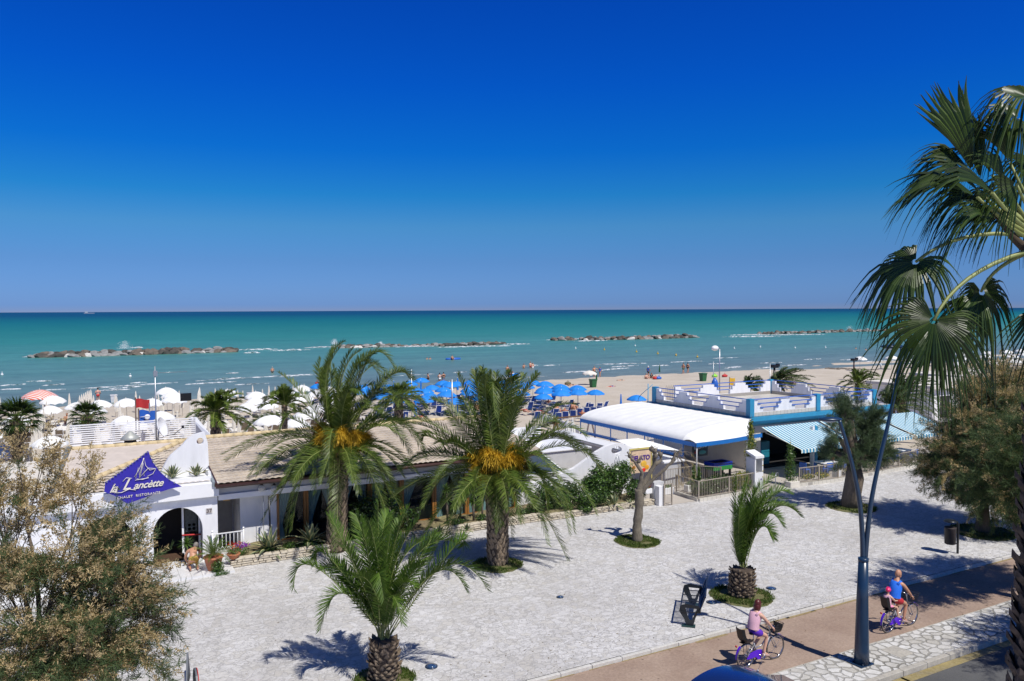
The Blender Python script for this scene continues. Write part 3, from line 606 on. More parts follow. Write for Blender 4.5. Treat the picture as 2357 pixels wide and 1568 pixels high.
def tamarisk(label,base,fork,ells,nb,seed,tan=.6,sl=.4,mats=None,tr=.25,nsp=9,cat='tree',gr='tamarisk trees',name='tamarisk_tree',drop=.25,bex=1.0,trunkpts=None,shade=None,bark=None,wt=None):
    r=random.Random(seed); base=Vector(base); fork=Vector(fork); t=thing(name,label,cat,base,gr); b=MB(); items=[]
    tp=trunkpts or [base,base.lerp(fork,.5)+Vector((r.gauss(0,.08),r.gauss(0,.08),0)),fork]
    b.tube(tp,[tr*1.25]+[tr]*(len(tp)-2)+[tr*.7],10,0)
    bb=MB()
    vols=wt or [e[1][0]*e[1][1]*e[1][2] for e in ells]; tot=sum(vols); zmin=min(e[0][2]-e[1][2] for e in ells); zmax=max(e[0][2]+e[1][2] for e in ells)
    for (c,rad),vv in zip(ells,vols):
        k=max(2,int(nb*vv/tot)); c=Vector(c); hub=limb(b,fork,fork.lerp(c,.75),tr*.55,tr*.22,.3,r)[-1]
        for i in range(k):
            d=Vector((r.gauss(0,1),r.gauss(0,1),r.gauss(0,1))).normalized(); f=r.uniform(.35,1)**.5*r.uniform(.85,1.06)*(bex if r.random()<.5 else .95); e=c+Vector((d.x*rad[0],d.y*rad[1],d.z*rad[2]))*f
            if e.z<.5: continue
            P=limb(bb,hub.lerp(c,r.uniform(-.4,.5)),e,.014,.003,.35,r,8)
            for j in range(nsp):
                tt=r.uniform(.35,1)**.7 if j else 1.; i0=min(7,int(tt*8)); p=P[i0].lerp(P[i0+1],tt*8-i0) if tt<1 else P[-1]
                dr=nrm(P[min(8,i0+1)]-P[i0]); dd=nrm(dr+Vector((r.gauss(0,.55),r.gauss(0,.55),r.gauss(0,.45)-drop)))
                hf=(p.z-zmin)/(zmax-zmin); pt=r.random()<tan*(.35+1.0*hf)*(.5+.7*tt)
                items.append(('plume' if pt else 'green',1 if pt else 0,p,dd,sl*r.uniform(.6,1.25)*(.8 if pt else 1.)))
    b.build('trunk',bark or BARKT,t); 
    me=sprays_mesh('crown',items,mats or [TAMG,TAMT],base); cr=link('crown',me,t); bb.build('branches',bark or BARKT,t); return t
p0=AD(60,1620,16.6); bL=(p0.x,p0.y,0)
def ep(x,y,D,rx,ry,rz): p=AD(x,y,D); return ((p.x,p.y,p.z),(rx,ry,rz))
tamarisk('big brown flowering tamarisk filling the lower left corner',bL,AD(90,1560,16.6),[ep(60,1440,16.4,2.0,1.8,1.9),ep(0,1220,16.8,1.1,1.3,1.4),ep(270,1450,16.2,1.3,1.2,1.3),ep(210,1270,16.8,1.5,1.2,1.0),ep(50,1090,17,.95,.8,.9),ep(190,1120,17.2,.55,.5,1.0),ep(320,1270,16.6,.75,.6,.5),ep(180,1520,15.6,1.5,1.2,1.1)],235,31,.74,.62,tr=.12,nsp=12,drop=.2,wt=[6,2.,2.2,2.0,.6,.35,.45,2.6],bex=1.12)
q0=G(2262,1225)
tamarisk('big tamarisk behind the litter bin, brown plumes on top and dark green below',(q0.x,q0.y,0),(q0.x,q0.y,1.3),[((q0.x+.5,q0.y,4.1),(2.8,2.4,2.5)),((q0.x-1.3,q0.y+.6,2.9),(1.5,1.5,1.5)),((q0.x+1.7,q0.y+.3,5.8),(2.0,1.8,1.7)),((q0.x+1.3,q0.y-1.4,1.9),(2.2,1.6,1.5)),((q0.x-.6,q0.y-.8,1.6),(1.5,1.2,1.0))],560,32,.55,.66,tr=.26,nsp=13,drop=.35,bex=1.08)
tamarisk('dark tamarisk on the verge at the right edge shading the cycle path',(28.0,14.15,0),(27.6,14.2,2.2),[((27.2,14.2,4.9),(3.1,1.9,1.5)),((25.2,14.4,4.4),(1.4,1.3,.9)),((29.5,13.8,5.2),(2,1.8,1.5))],330,33,.25,.62,tr=.24,nsp=10,drop=.2)
ringgrass('grass bed under the big tamarisk behind the litter bin',(q0.x,q0.y),1.3,1200)
tamarisk('roadside tamarisk beyond the right edge, only its shadow and tips in view',(24.8,7.2,-.02),(24.8,7.6,2.6),[((24.6,8.9,5.7),(2.5,1.7,1.4)),((27,9.2,5.6),(2.2,1.6,1.4))],220,34,.2,.7,tr=.2,nsp=8)
for i,(x,y,s) in enumerate(((50,22,1.15),(57,21,1.1),(66,23,1.25),(78,22,1.3),(92,24,1.4),(110,24,1.5),(56,27.5,.95),(72,28,1.0))):
    tamarisk(['tamarisk with brown plumes, first behind the litter bin tree','second tamarisk of the row beyond the bin tree','third tamarisk of the promenade row','fourth tamarisk of the promenade row, farther off','fifth tamarisk of the promenade row','last visible tamarisk of the promenade row','tamarisk beside the end of the beige railing','tamarisk on the sea side of the far promenade'][i],(x,y,0),(x,y,1.8*s),[((x,y,3.9*s),(2.4*s,2.4*s,1.9*s)),((x+1.2*s,y+.5,4.9*s),(1.5*s,1.4*s,1.2*s))],120,40+i,.7,.8,tr=.2*s,nsp=9)
pn=G(1960,1168)
clumps=[((pn.x+dx,pn.y+dy,z),(r_,r_,r_*.75)) for dx,dy,z,r_ in((-1.5,-.2,3.9,.75),(-.7,.1,4.9,.7),(.1,.2,4.9,.8),(.9,-.3,4.3,.95),(1.6,.2,3.9,.85),(2.2,.1,3.1,.7),(-1.3,.3,2.9,.6),(.4,-.6,3.2,.9),(-.3,-.7,2.6,.75),(1.3,-.5,2.7,.8),(-.9,-.4,2.2,.5),(2.0,-.3,2.3,.6),(.8,.7,3.9,.8),(0,.8,2.6,.8))]
tamarisk('bushy green tree with a thick trunk leaning right, in front of the striped awning',(pn.x,pn.y,0),(pn.x+.15,pn.y,2.1),clumps,250,50,.0,.4,mats=[PINEG,TAMT],tr=.42,nsp=14,gr=None,drop=-.35,name='tree',trunkpts=[Vector((pn.x,pn.y,0)),Vector((pn.x+.02,pn.y,.7)),Vector((pn.x+.2,pn.y,1.4)),Vector((pn.x+.15,pn.y,2.1))])
ringgrass('round grass bed at the foot of the green tree before the awning',(pn.x,pn.y),1.15,1500)
# --- pruned mulberry
pm=G(1467,1247); t=thing('pruned_tree','bare pollarded tree with knobbly limbs, in front of the gelato banner','tree',(pm.x,pm.y,0))
def PM(x,y,d=0): 
    D=depth(pm)+d; return AD(x,y,D)
b=MB(); r=random.Random(9)
def knob(pts,rs):
    P=[];Rr=[]
    for i in range(len(pts)-1):
        for k in range(4): P.append(pts[i].lerp(pts[i+1],k/4)+Vector((r.gauss(0,.012),r.gauss(0,.012),0))); Rr.append((rs[i]+(rs[i+1]-rs[i])*k/4)*r.uniform(.9,1.12))
    P.append(pts[-1]);Rr.append(rs[-1]); b.tube(P,Rr,10,0)
knob([PM(1467,1249),PM(1466,1215),PM(1470,1180),PM(1472,1148),PM(1470,1125)],[.25,.19,.18,.19,.17])
knob([PM(1470,1135),PM(1476,1110),PM(1476,1085,-.1),PM(1463,1066,-.1),PM(1452,1054,-.1),PM(1444,1040,-.1)],[.14,.1,.075,.06,.045,.025])
knob([PM(1472,1135),PM(1490,1100,.1),PM(1506,1070,.1),PM(1508,1045,.1),PM(1502,1034,.1)],[.14,.1,.09,.09,.05])
knob([PM(1474,1138),PM(1498,1108,-.1),PM(1530,1080,-.2),PM(1548,1062,-.2),PM(1556,1045,-.2)],[.12,.08,.065,.065,.05])
knob([PM(1506,1070,.1),PM(1520,1060,.2),PM(1523,1045,.2)],[.09,.06,.03])
for kx,ky in((1507,1038),(1509,1050),(1550,1058),(1556,1046),(1470,1062),(1500,1034),(1520,1046),(1450,1050)):
    c=PM(kx,ky,r.uniform(-.15,.15)); b.ball(c,(r.uniform(.08,.14),)*3,8,6)
    for k in range(7): d=Vector((r.gauss(0,.6),r.gauss(0,.6),r.uniform(.2,1))); b.tube([c,c+nrm(d)*r.uniform(.15,.3)],[.022,.006],4)
for k in range(16): 
    c=PM(1556,1046,-.2); e=PM(r.uniform(1560,1600),r.uniform(1030,1110),r.uniform(-.4,.3)); b.tube([c,(c+e)/2+Vector((0,0,.12)),e],[.014,.01,.004],4)
b.build('trunk',BARKG,t)
items=[('green',0,PM(r.uniform(1556,1600),r.uniform(1035,1110),r.uniform(-.4,.3)),Vector((.5,0,-.8)),.22) for _ in range(40)]
link('twigs',sprays_mesh('twigs',items,[TAMT],t.location),t)
ringgrass('round grass bed around the pollarded tree',(pm.x,pm.y),.93,2200)
# --- shrubs, hedges, agaves, yuccas
def leaves(b,c,rad,n,ls,r,m=(0,),shell=.55,zmin=None):
    c=Vector(c)
    for i in range(n):
        d=Vector((r.gauss(0,1),r.gauss(0,1),r.gauss(0,1))).normalized(); f=r.uniform(shell,1.05)
        p=c+Vector((d.x*rad[0],d.y*rad[1],d.z*rad[2]))*f
        if zmin is not None and p.z<zmin: continue
        nn=nrm(d+Vector((r.gauss(0,.6),r.gauss(0,.6),r.gauss(0,.6)+.3))); a=nrm(nn.cross(Vector((r.gauss(0,1),r.gauss(0,1),r.gauss(0,1))))); e=nn.cross(a); s=ls*r.uniform(.6,1.3)
        mi=r.choice(m); b.add([p-a*s,p-e*s*.42,p+a*s,p+e*s*.42],[(0,1,2,3)],mi)
def bush(label,blobs,mats,n,ls,seed,name='shrub',cat='shrub',gr=None,m=(0,),stem=True):
    r=random.Random(seed); c0=Vector(blobs[0][0]); t=thing(name,label,cat,(c0.x,c0.y,0),gr); b=MB()
    vol=[x[1][0]*x[1][1]+x[1][0]*x[1][2] for x in blobs]
    for (c,rad),w_ in zip(blobs,vol): 
        for j in range(7):
            o=Vector((r.gauss(0,.3)*rad[0],r.gauss(0,.3)*rad[1],r.gauss(0,.28)*rad[2])); leaves(b,Vector(c)+o,tuple(x*.62 for x in rad),int(1.35*n*w_/sum(vol)/7),ls,r,m,.3,zmin=.05)
    b.build('foliage',mats,t)
    if stem:
        b=MB()
        for (c,rad) in blobs:
            for j in range(4): e=Vector(c)+Vector((r.gauss(0,.4)*rad[0],r.gauss(0,.4)*rad[1],rad[2]*.4)); b.tube([Vector((c[0],c[1],.1)),e],[.025,.008],4)
        b.build('stem',BARKT,t)
    return t
def rosette(b,c,n,L,w,r,el=(5,80),m=0,me=1,droop=.35,fat=.25,edge=True,lean=None):
    c=Vector(c)
    for k in range(n):
        az=2.39996*k+r.uniform(-.2,.2); e=R_(el[0]+(el[1]-el[0])*(k+.5)/n); d=Vector((math.cos(az)*math.cos(e),math.sin(az)*math.cos(e),math.sin(e))); l=L*r.uniform(.8,1.15)*(1.05-.25*k/n)
        s=nrm(d.cross(Vector((0,0,1)))) if abs(d.z)<.98 else Vector((1,0,0)); nn=nrm(s.cross(d)); K=6; rows=[]
        dr=droop*(1-k/n)
        for i in range(K+1):
            t=i/K; p=c+d*l*t+Vector((0,0,-dr*l*t**2.2)); ww=w*(.75+.5*math.sin(min(1,t*1.6)*math.pi*.6))*(1-t**3)*.5+.002
            rows.append((p-s*ww+nn*ww*fat,p-s*ww*.72+nn*ww*fat*.3,p-nn*ww*.1,p+s*ww*.72+nn*ww*fat*.3,p+s*ww+nn*ww*fat))
        k0=len(b.v)
        for a_ in rows: b.v+=[tuple(x) for x in a_]
        for i in range(K):
            for c_ in range(4): b.f.append((k0+i*5+c_,k0+i*5+c_+1,k0+i*5+c_+6,k0+i*5+c_+5)); b.m.append(me if (edge and c_ in(0,3)) else m); b.sm.append(True)
def agave(label,c,n,L,w,seed,gr='agaves',el=(0,80),droop=.4):
    b=MB(); rosette(b,c,n,L,w,random.Random(seed),el,droop=droop); o=b.build('agave',[AGAVE,AGAVEY],None,loc=c); return tag(o,label,'agave',gr)
def yucca(label,c,h,heads,seed,L=.42,mats=None,gr='yuccas in the planter'):
    r=random.Random(seed); c=Vector(c); t=thing('yucca',label,'yucca',c,gr); b=MB(); hb=MB()
    for k in range(heads):
        e=c+Vector((r.uniform(-.12,.12)*(k+1),r.uniform(-.1,.1)*(k+1),h*(1-.28*k))); b.tube([c,(c+e)/2+Vector((.03,0,0)),e],[.05,.04,.04],7); rosette(hb,e,46,L,.035,r,(-35,85),0,0,.25,edge=False)
    b.build('trunk',BARKT,t); hb.build('leaves',mats or [BUSHG],t); return t
# ------------------------------------------------------------------ restaurant (left and centre)
PINKR=mt('pale_roof_slabs',(.57,.5,.44),.85,.1,2,bump=.2); TILE=mt('beige_roof_tile',(.5,.43,.35),.8,.3,1.3,bump=.3); TILER=mt('ridge_tile_yellow',(.6,.48,.28),.8,.15,6)
STONE=mt('dry_stone_block',(.52,.46,.36),.9,.25,7,bump=.6,bscale=20); WTILE=mt('white_floor_tile',(.7,.7,.7),.3,.08,3)
SIGNB=mt('violet_blue_sign_board',(.03,.02,.33),.5,.08); LETT=mt('cream_lettering',(.75,.7,.6),.5,.05)
def rectw(b,x0,x1,z0,z1,y,th,m=0): b.box((x0,y,z0),(x1,y+th,z1),m)
def archpoly(x0,x1,z0,z1,arches):
    """wall outline with arch openings down to the floor: [(xl,xr,spring,apex)] left to right"""
    P=[(x0,z0),(x0,z1),(x1,z1),(x1,z0)]
    for xl,xr,sp,ap in sorted(arches,reverse=True):
        c=(xl+xr)/2; P.append((xr,z0)); 
        for i in range(17): a=math.pi*i/16; P.append((c+(xr-xl)/2*math.cos(a),sp+(ap-sp)*math.sin(a)))
        P.append((xl,z0))
    return P
R=thing('restaurant_building','low white restaurant with beige tiled roof, arched entrance and curtained windows','restaurant',(8,36,0))
b=MB(); b.merge(plate_mesh([archpoly(-6,4.58,0,2.52,[(-.15,1.62,1.25,2.15),(2.3,4.03,1.3,2.2)])],.34),wallM(0,32.37,0))
rectw(b,4.36,4.58,0,2.52,32.55,2.2); rectw(b,-6,-5.8,0,2.9,32.5,8); rectw(b,5.55,7.02,0,2.3,33.0,.22); rectw(b,5.55,5.75,0,2.3,33.2,1.5); b.box((4.36,34.7,0),(6.0,34.9,2.6)); b.box((-6,40.5,0),(24,40.7,2.7)); b.box((18.25,33.0,0),(18.6,40.5,2.5)); rectw(b,7.02,18.25,0,.12,33.0,.25)
b.build('wall',WHITE,R)
b=MB(); b.box((-6,31.98,2.523),(4.62,32.6,3.06)); b.box((4.62,32.2,2.3),(18.6,32.9,2.52)); b.build('fascia',WHITEP,R,bevel=.015)
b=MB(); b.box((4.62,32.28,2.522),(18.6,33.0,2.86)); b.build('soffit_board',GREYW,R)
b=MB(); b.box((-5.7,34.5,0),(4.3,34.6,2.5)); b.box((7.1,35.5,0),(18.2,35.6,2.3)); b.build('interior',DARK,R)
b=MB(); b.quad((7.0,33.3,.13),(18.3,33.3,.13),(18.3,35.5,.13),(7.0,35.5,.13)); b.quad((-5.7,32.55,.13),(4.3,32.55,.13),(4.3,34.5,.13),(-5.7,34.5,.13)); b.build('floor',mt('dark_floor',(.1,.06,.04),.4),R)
# roofs with real tile waves
def tileroof(b,x0,x1,p,q,wx=.24,ly=.36,amp=.045,m=0,tri=None):
    """p,q = (y,z) at the eave and the ridge"""
    n=max(2,int((x1-x0)/wx*6)); L=math.hypot(q[0]-p[0],q[1]-p[1]); ny=int(L/ly); dy=(q[0]-p[0])/L; dz=(q[1]-p[1])/L
    vs=[];rows=0
    for j in range(ny):
        for e in(0,1):
            s=(j+e)*ly; h=.03*(1-e)+.004
            for i in range(n+1):
                x=x0+(x1-x0)*i/n; w=amp*abs(math.sin(math.pi*x/wx))**.7+h; vs.append((x,p[0]+dy*s-dz*w,p[1]+dz*s+dy*w))
            rows+=1
    b.add(vs,[(j*(n+1)+i,j*(n+1)+i+1,(j+1)*(n+1)+i+1,(j+1)*(n+1)+i) for j in range(rows-1) for i in range(n)],m)
b=MB(); tileroof(b,4.5,19.0,(31.85,2.98),(38,3.86)); tileroof(b,4.45,19.0,(42.6,3.15),(38.1,3.86))
b.build('tiled_roof',TILE,R)
b=MB(); b.add([(4.5,31.9,2.9),(19,31.9,2.9),(19,38,3.8),(4.5,38,3.8),(4.5,42.6,3.08),(19,42.6,3.08)],[(0,1,2,3),(3,2,5,4)]); b.build('roof_underside',BROWNG,R)
b=MB()
x=4.45
while x<19: b.tube([(x,38.05,3.9),(x+.44,38.05,3.915)],[.13,.115],10); x+=.42
x=-.4
while x<4.1: b.tube([(x,38.05,3.83),(x+.44,38.05,3.84)],[.12,.105],10); x+=.42
for i in range(16): 
    t=i/16; p=Vector((-.9,32.3,3.1)).lerp(Vector((4.05,38,3.86)),t); q=Vector((-.9,32.3,3.1)).lerp(Vector((4.05,38,3.86)),(i+1.1)/16); b.tube([p,q],[.12,.1],8)
b.build('ridge_tiles',TILER,R)
# left roof: slabs over the hip, tiles in front of it
b=MB(); a=Vector((-.95,32.3,3.03)); c=Vector((4.3,38,3.8)); d=Vector((-.4,38,3.8)); e=Vector((4.35,32.3,3.03))
N_=14
for i in range(N_):
    for j in range(N_):
        u0,u1=i/N_,(i+.985)/N_; w0,w1=j/N_,(j+.985)/N_
        f=lambda u,w: a.lerp(d,w).lerp(a.lerp(c,w),u)+Vector((0,0,.03))
        b.quad(f(u0,w0),f(u1,w0),f(u1,w1),f(u0,w1))
b.add([a,c,d],[(0,1,2)]); b.add([d,c,(4.3,41,3.42),(-.4,41,3.42)],[(0,1,2,3)]); b.build('slab_roof',PINKR,R)
b=MB()
rows=17
for j in range(rows):
    t0=j/rows;t1=(j+1)/rows; xl0=a.x+(c.x-a.x)*t0; xl1=a.x+(c.x-a.x)*t1
    for (t,x_l,h) in((t0,xl0,.05),(t1,xl1,.01)):
        pass
    n=max(2,int((4.33-xl0)/.24*6))
    vs=[]
    for (t,x_l,h) in((t0,xl0,.04),(t1,xl1,.01)):
        for i in range(n+1):
            x=x_l+(4.33-x_l)*i/n; w=.045*abs(math.sin(math.pi*x/.24))**.7+h; vs.append((x,32.3+5.7*t,3.03+.77*t+w))
    b.add(vs,[(i,i+1,n+2+i,n+1+i) for i in range(n)])
b.build('tiled_roof',TILE,R)
b=MB(); b.box((-6,32.6,2.9),(-.95,41,3.0)); b.add([(-.97,32.3,3.05),(-.42,38,3.85),(-.42,38,3.0),(-.97,32.3,2.6)],[(0,1,2,3)]); b.add([(-1.6,32.2,3.05),(-1.0,38,3.3),(-.5,38,3.85),(-.97,32.3,3.05)],[(0,1,2,3)]); b.build('flat_roof',CREAMW,R)
b=MB(); b.bar((-1.0,32.2,3.12),(-.43,38.1,3.92),.16,.1); b.build('roof_edge_flashing',mt('lead_flashing',(.17,.18,.17),.6,.15),R)
b=MB(); b.tube([(4.48,31.8,2.93),(18.9,31.8,2.9)],.075,10); b.bar((4.5,31.84,2.99),(4.5,38,3.87),.1,.14); b.build('gutter',BROWNG,R)
b=MB(); b.bar((4.42,31.9,3.02),(4.42,38,3.92),.09,.2); b.build('verge_flashing',mt('grey_flashing',(.25,.29,.31),.5,.1),R)
# swoop parapet with porthole
out=[(2.55,3.06),(2.66,3.35),(2.8,3.65),(3.0,4.0),(3.25,4.2),(3.45,4.36),(3.6,4.55),(3.75,4.68),(4.0,4.8),(4.4,4.86),(4.45,3.06)]
def smooth(P,k=2):
    for _ in range(k):
        Q=[]
        for i in range(len(P)):
            a_,b_=P[i],P[(i+1)%len(P)]; Q+=[(a_[0]*.75+b_[0]*.25,a_[1]*.75+b_[1]*.25),(a_[0]*.25+b_[0]*.75,a_[1]*.25+b_[1]*.75)]
        P=Q
    return P
circ=lambda cx,cz,r,n=24,ry=None:[(cx+r*math.cos(2*math.pi*i/n),cz+(ry or r)*math.sin(2*math.pi*i/n)) for i in range(n)]
b=MB(); b.merge(plate_mesh([smooth(out,1),circ(4.13,4.5,.13)],.2),wallM(0,33.35,0)); b.build('curved_parapet',WHITE,R)
b=MB(); b.box((2.55,32.35,3.062),(4.4,32.45,3.26)); b.box((4.3,32.45,3.062),(4.4,33.2,3.4)); b.quad((2.6,32.45,3.22),(4.3,32.45,3.22),(4.3,33.24,3.22),(2.6,33.24,3.22)); b.build('roof_planter',WHITEP,R)
b=MB(); b.add([AV(438,960,46),AV(452,960,46),AV(487,1003,41.5),AV(480,1012,41.5)],[(0,1,2,3)]); q=b.v[:]; b.add([Vector(p)+Vector((.15,.1,-1.2)) for p in q],[(0,1,2,3)]); b.add(q+[tuple(Vector(p)+Vector((.15,.1,-1.2))) for p in q],[(0,1,5,4),(1,2,6,5),(2,3,7,6),(3,0,4,7)]); b.build('stair_wall',WHITEP,R)
for k,(x,h) in enumerate(((3.05,.62),(3.9,.55))):
    agave(['striped agave in the roof planter, left of the pair','smaller striped agave in the roof planter, beside the curved parapet'][k],(x,32.75,3.24),20,h,.1,60+k,'agaves in the roof planter',(25,85),.1)
r=random.Random(2)
for k in range(9):
    o=MB().ball((0,0,0),(r.uniform(.06,.12),.07,.05),8,6).build('pebble',WHITEP,None,loc=(2.75+k*.18,32.55+r.uniform(-.02,.05),3.26)); tag(o,'white rock in the roof planter under the agaves, %s from the left'%['first','second','third','fourth','fifth','sixth','seventh','eighth','ninth'][k],'rock','white rocks in the roof planter')
# sign
sg=[(.70,3.18),(.74,3.51),(1.25,3.85),(1.75,4.2),(2.16,4.52),(2.3,4.1),(2.55,3.7),(2.85,3.38),(3.27,3.09),(2.9,3.05),(2.5,2.96),(2.0,2.82),(1.44,2.66),(1.2,2.85),(1.0,3.02)]
t=thing('restaurant_sign','violet blue sail shaped sign reading la Lancètte chalet ristorante, over the arches','sign',(2,31.9,3))
b=MB(); b.merge(plate_mesh([sg],.06),wallM(0,31.78,0)); b.build('board',SIGNB,t)
def put_text(txt,size,x,z,y,mat,parent,name='lettering',shear=0,sp=1,rot=0,th=.03,bold=0,rz=0,align='CENTER'):
    b=MB(); b.merge(text_mesh(txt,size,th,shear,sp,align,bold),wallM(x,y,z,rz)@Matrix.Rotation(rot,4,'Z')); return b.build(name,mat,parent)
put_text('la',.42,.98,3.27,31.72,LETT,t,shear=.5,sp=.9,rot=.0,bold=.004)
put_text('L',.56,1.4,3.36,31.72,LETT,t,shear=.5,bold=.004)
put_text('ancètte',.36,2.12,3.3,31.72,LETT,t,shear=.5,sp=.92,rot=.02,bold=.004)
b=MB(); 
b.tube([(1.02,31.71,3.12),(1.25,31.71,3.1),(1.5,31.71,3.2),(1.72,31.71,3.14)],.014,5); b.tube([(1.3,31.71,3.5),(1.42,31.71,3.62),(1.6,31.71,3.58)],.012,5)
b.build('flourish',LETT,t)
put_text('CHALET  RISTORANTE',.125,1.82,2.93,31.73,LETT,t,rot=.03,sp=1.15)
b=MB(); Q=lambda x,z:(x,31.71,z)
for P in ([(1.68,3.62),(1.85,3.9),(2.02,4.28),(2.06,4.0),(2.2,3.82),(2.4,3.86),(2.3,3.68),(2.1,3.6)],[(1.72,3.56),(1.82,3.95),(1.86,3.56)],[(1.86,3.6),(2.0,4.1),(2.0,3.62)],[(1.86,3.6),(2.15,3.9),(2.38,3.86)],[(1.7,3.5),(2.15,3.54)],[(1.75,3.54),(1.95,3.5),(2.15,3.56)],[(2.0,4.28),(1.84,3.58)]): b.tube([Q(*p) for p in P],.011,5)
b.build('boat_outline',LETT,t)
b=MB()
for i in range(14): 
    p=Vector((.74,31.74,3.51)).lerp(Vector((2.16,31.74,4.52)),(i+.5)/14); b.box((p.x-.02,31.7,p.z-.03),(p.x+.02,31.76,p.z+.02))
for i in range(8):
    p=Vector((2.2,31.74,4.4)).lerp(Vector((3.1,31.74,3.2)),(i+.5)/8); p.x-=.12*math.sin(math.pi*(i+.5)/8); b.box((p.x-.02,31.7,p.z-.03),(p.x+.02,31.76,p.z+.02))
b.build('sign_lamps',STEEL,t)
# entrance door and details
t=thing('entrance_door','open glazed door with posters inside the right arch','door',(3.7,32.7,0))
b=MB(); b.box((3.35,32.75,.13),(3.42,32.82,2.2)); b.box((3.95,32.75,.13),(4.02,32.82,2.2)); b.box((3.35,32.75,2.1),(4.02,32.82,2.2)); b.box((3.35,32.75,.13),(4.02,32.82,.3)); b.build('frame',WHITEP,t)
b=MB(); b.quad((3.42,32.79,.3),(3.95,32.79,.3),(3.95,32.79,2.1),(3.42,32.79,2.1)); b.build('pane',WGLASS,t)
b=MB(); b.box((3.48,32.77,1.1),(3.9,32.785,1.95)); b.build('poster',mt('dark_poster',(.04,.05,.05),.4,.6,9),t)
b=MB()
for i in range(2):
    for j in range(2): b.lathe((3.62+.16*i,32.762,1.2+.15*j),[(.055,0),(.03,.0)],12,M=Matrix.Rotation(R_(90),4,'X'))
b.build('poster_symbols',WHITEP,t)
b=MB(); b.tube([(3.35,32.72,1.0),(4.02,32.72,.95)],.03,8); b.build('handle',REDC,t)
t=thing('house_number','small grey tiled house number plate 37 on the white pillar','number plate',(4.3,32.18,1.95))
b=MB(); b.box((4.16,32.17,1.86),(4.38,32.195,2.06)); b.build('plate',mt('number_tile',(.5,.47,.45),.4,.2,30),t)
put_text('37',.2,4.27,1.95,32.165,mt('number_ink',(.12,.1,.1),.5),t,'digits',th=.005,bold=.006)
b=MB(); b.box((4.85,34.6,0),(5.5,34.68,2.05)); o=b.build('side_door',mt('grey_door',(.33,.31,.28),.6),None,loc=(5.2,34.6,0)); tag(o,'grey side door in the recess beside the arch','door')
b=MB(); b.box((4.9,32.9,2.1),(5.15,33.0,2.2)); tag(b.build('wall_lamp',mt('amber_lamp',(.5,.3,.08),.4),None,loc=(5,32.95,2.1)),'small amber lamp box above the recess','lamp')
# white balustrade
t=thing('white_railing','white wrought iron railing with diamond pattern beside the entrance','railing',(5,32.2,.1))
b=MB(); x0,x1,y_=4.35,5.5,32.05
for x in(x0,x1): b.tube([(x,y_,0),(x,y_,1.12)],.03,8); b.ball((x,y_,1.16),.045)
b.bar((x0,y_,1.05),(x1,y_,1.05),.05,.035); b.bar((x0,y_,.1),(x1,y_,.1),.03,.03); b.bar((x0,y_,1.05),(x0-.02,y_-.7,.55),.045,.035); b.tube([(x0-.02,y_-.7,0),(x0-.02,y_-.7,.6)],.03,8); b.ball((x0-.02,y_-.7,.64),.045)
n=8
for i in range(n):
    x=x0+(x1-x0)*(i+.5)/n; h=(x1-x0)/n/2; b.tube([(x,y_,1.05),(x,y_,.55),(x-h,y_,.43),(x,y_,.31),(x,y_,.1)],.011,5); b.tube([(x,y_,.55),(x+h,y_,.43),(x,y_,.31)],.011,5)
b.build('bars',WHITEP,t)
# windows with curtains
wx=[AV(x,1180,33).x for x in(637,705,778,852,925,1000,1075,1130,1187)]
r=random.Random(4)
for i in range(len(wx)-1):
    x0,x1=wx[i],wx[i+1]-.02; b=MB()
    for x in(x0,x1-.09): b.box((x,32.95,.125),(x+.09,33.07,2.28))
    b.box((x0,32.955,2.2),(x1,33.065,2.29)); b.box((x0,32.955,.125),(x1,33.065,.23)); wfr=b.build('window_frame',WOOD,R)
    b=MB(); b.quad((x0+.08,33.02,.2),(x1-.08,33.02,.2),(x1-.08,33.02,2.22),(x0+.08,33.02,2.22)); b.build('pane',WGLASS,wfr)
    b=MB()
    for side in(0,1):
        xa=x0+.1 if side==0 else x1-.1; sg_=1 if side==0 else -1; W_=(x1-x0)*r.uniform(.42,.5); vs=[];K=14;J=10
        if side==1 and i in(0,4): continue
        for j in range(J+1):
            z=.2+2.0*j/J; tie=.85; wq=W_*( .28+.72*min(1,abs(z-tie)/1.3)**1.1 if z>tie else .28+.25*(tie-z)/.65)
            for k in range(K+1): u=k/K; vs.append((xa+sg_*(u*wq),33.16+.05*math.sin(u*K*1.6+j*.2),z))
        b.add(vs,[(j*(K+1)+k,j*(K+1)+k+1,(j+1)*(K+1)+k+1,(j+1)*(K+1)+k) for j in range(J) for k in range(K)],0,True)
    if b.v: b.build('curtain',CURT,wfr)
# globe lamps by the window
GLB,n_,l_,p_=newmat('globe_glass'); p_.inputs['Base Color'].default_value=(.75,.75,.7,1); p_.inputs['Roughness'].default_value=.1; p_.inputs['Alpha'].default_value=.55
for k,(x,y) in enumerate(((602,1124),(631,1124),(1020,1075))):
    p=AV(x,y,32.1); t=thing('globe_lamp',['left globe lamp hanging under the eave','right globe lamp hanging under the eave, by the first window','globe lamp under the eave between the two big palms'][k],'lamp',p,'globe lamps under the eave')
    MB().ball(p,.14,14,10).build('globe',GLB,t); MB().ball(p,.045,8,6).build('bulb',mt('amber_bulb',(.8,.45,.08),.4),t); b=MB(); b.lathe(p,[(.07,.13),(.05,.17),(.015,.2),(.015,.3)],10); b.build('cap',BLACK,t)
    if k==1: MB().tube([(p.x-.22,32.05,2.3),(p.x-.2,31.9,0)],.035,8).build('post',BLACK,t)
    if k==0: MB().tube([(p.x+.1,32.3,2.5),(p.x+.1,32.3,.3)],.012,5).build('chain',STEEL,t)
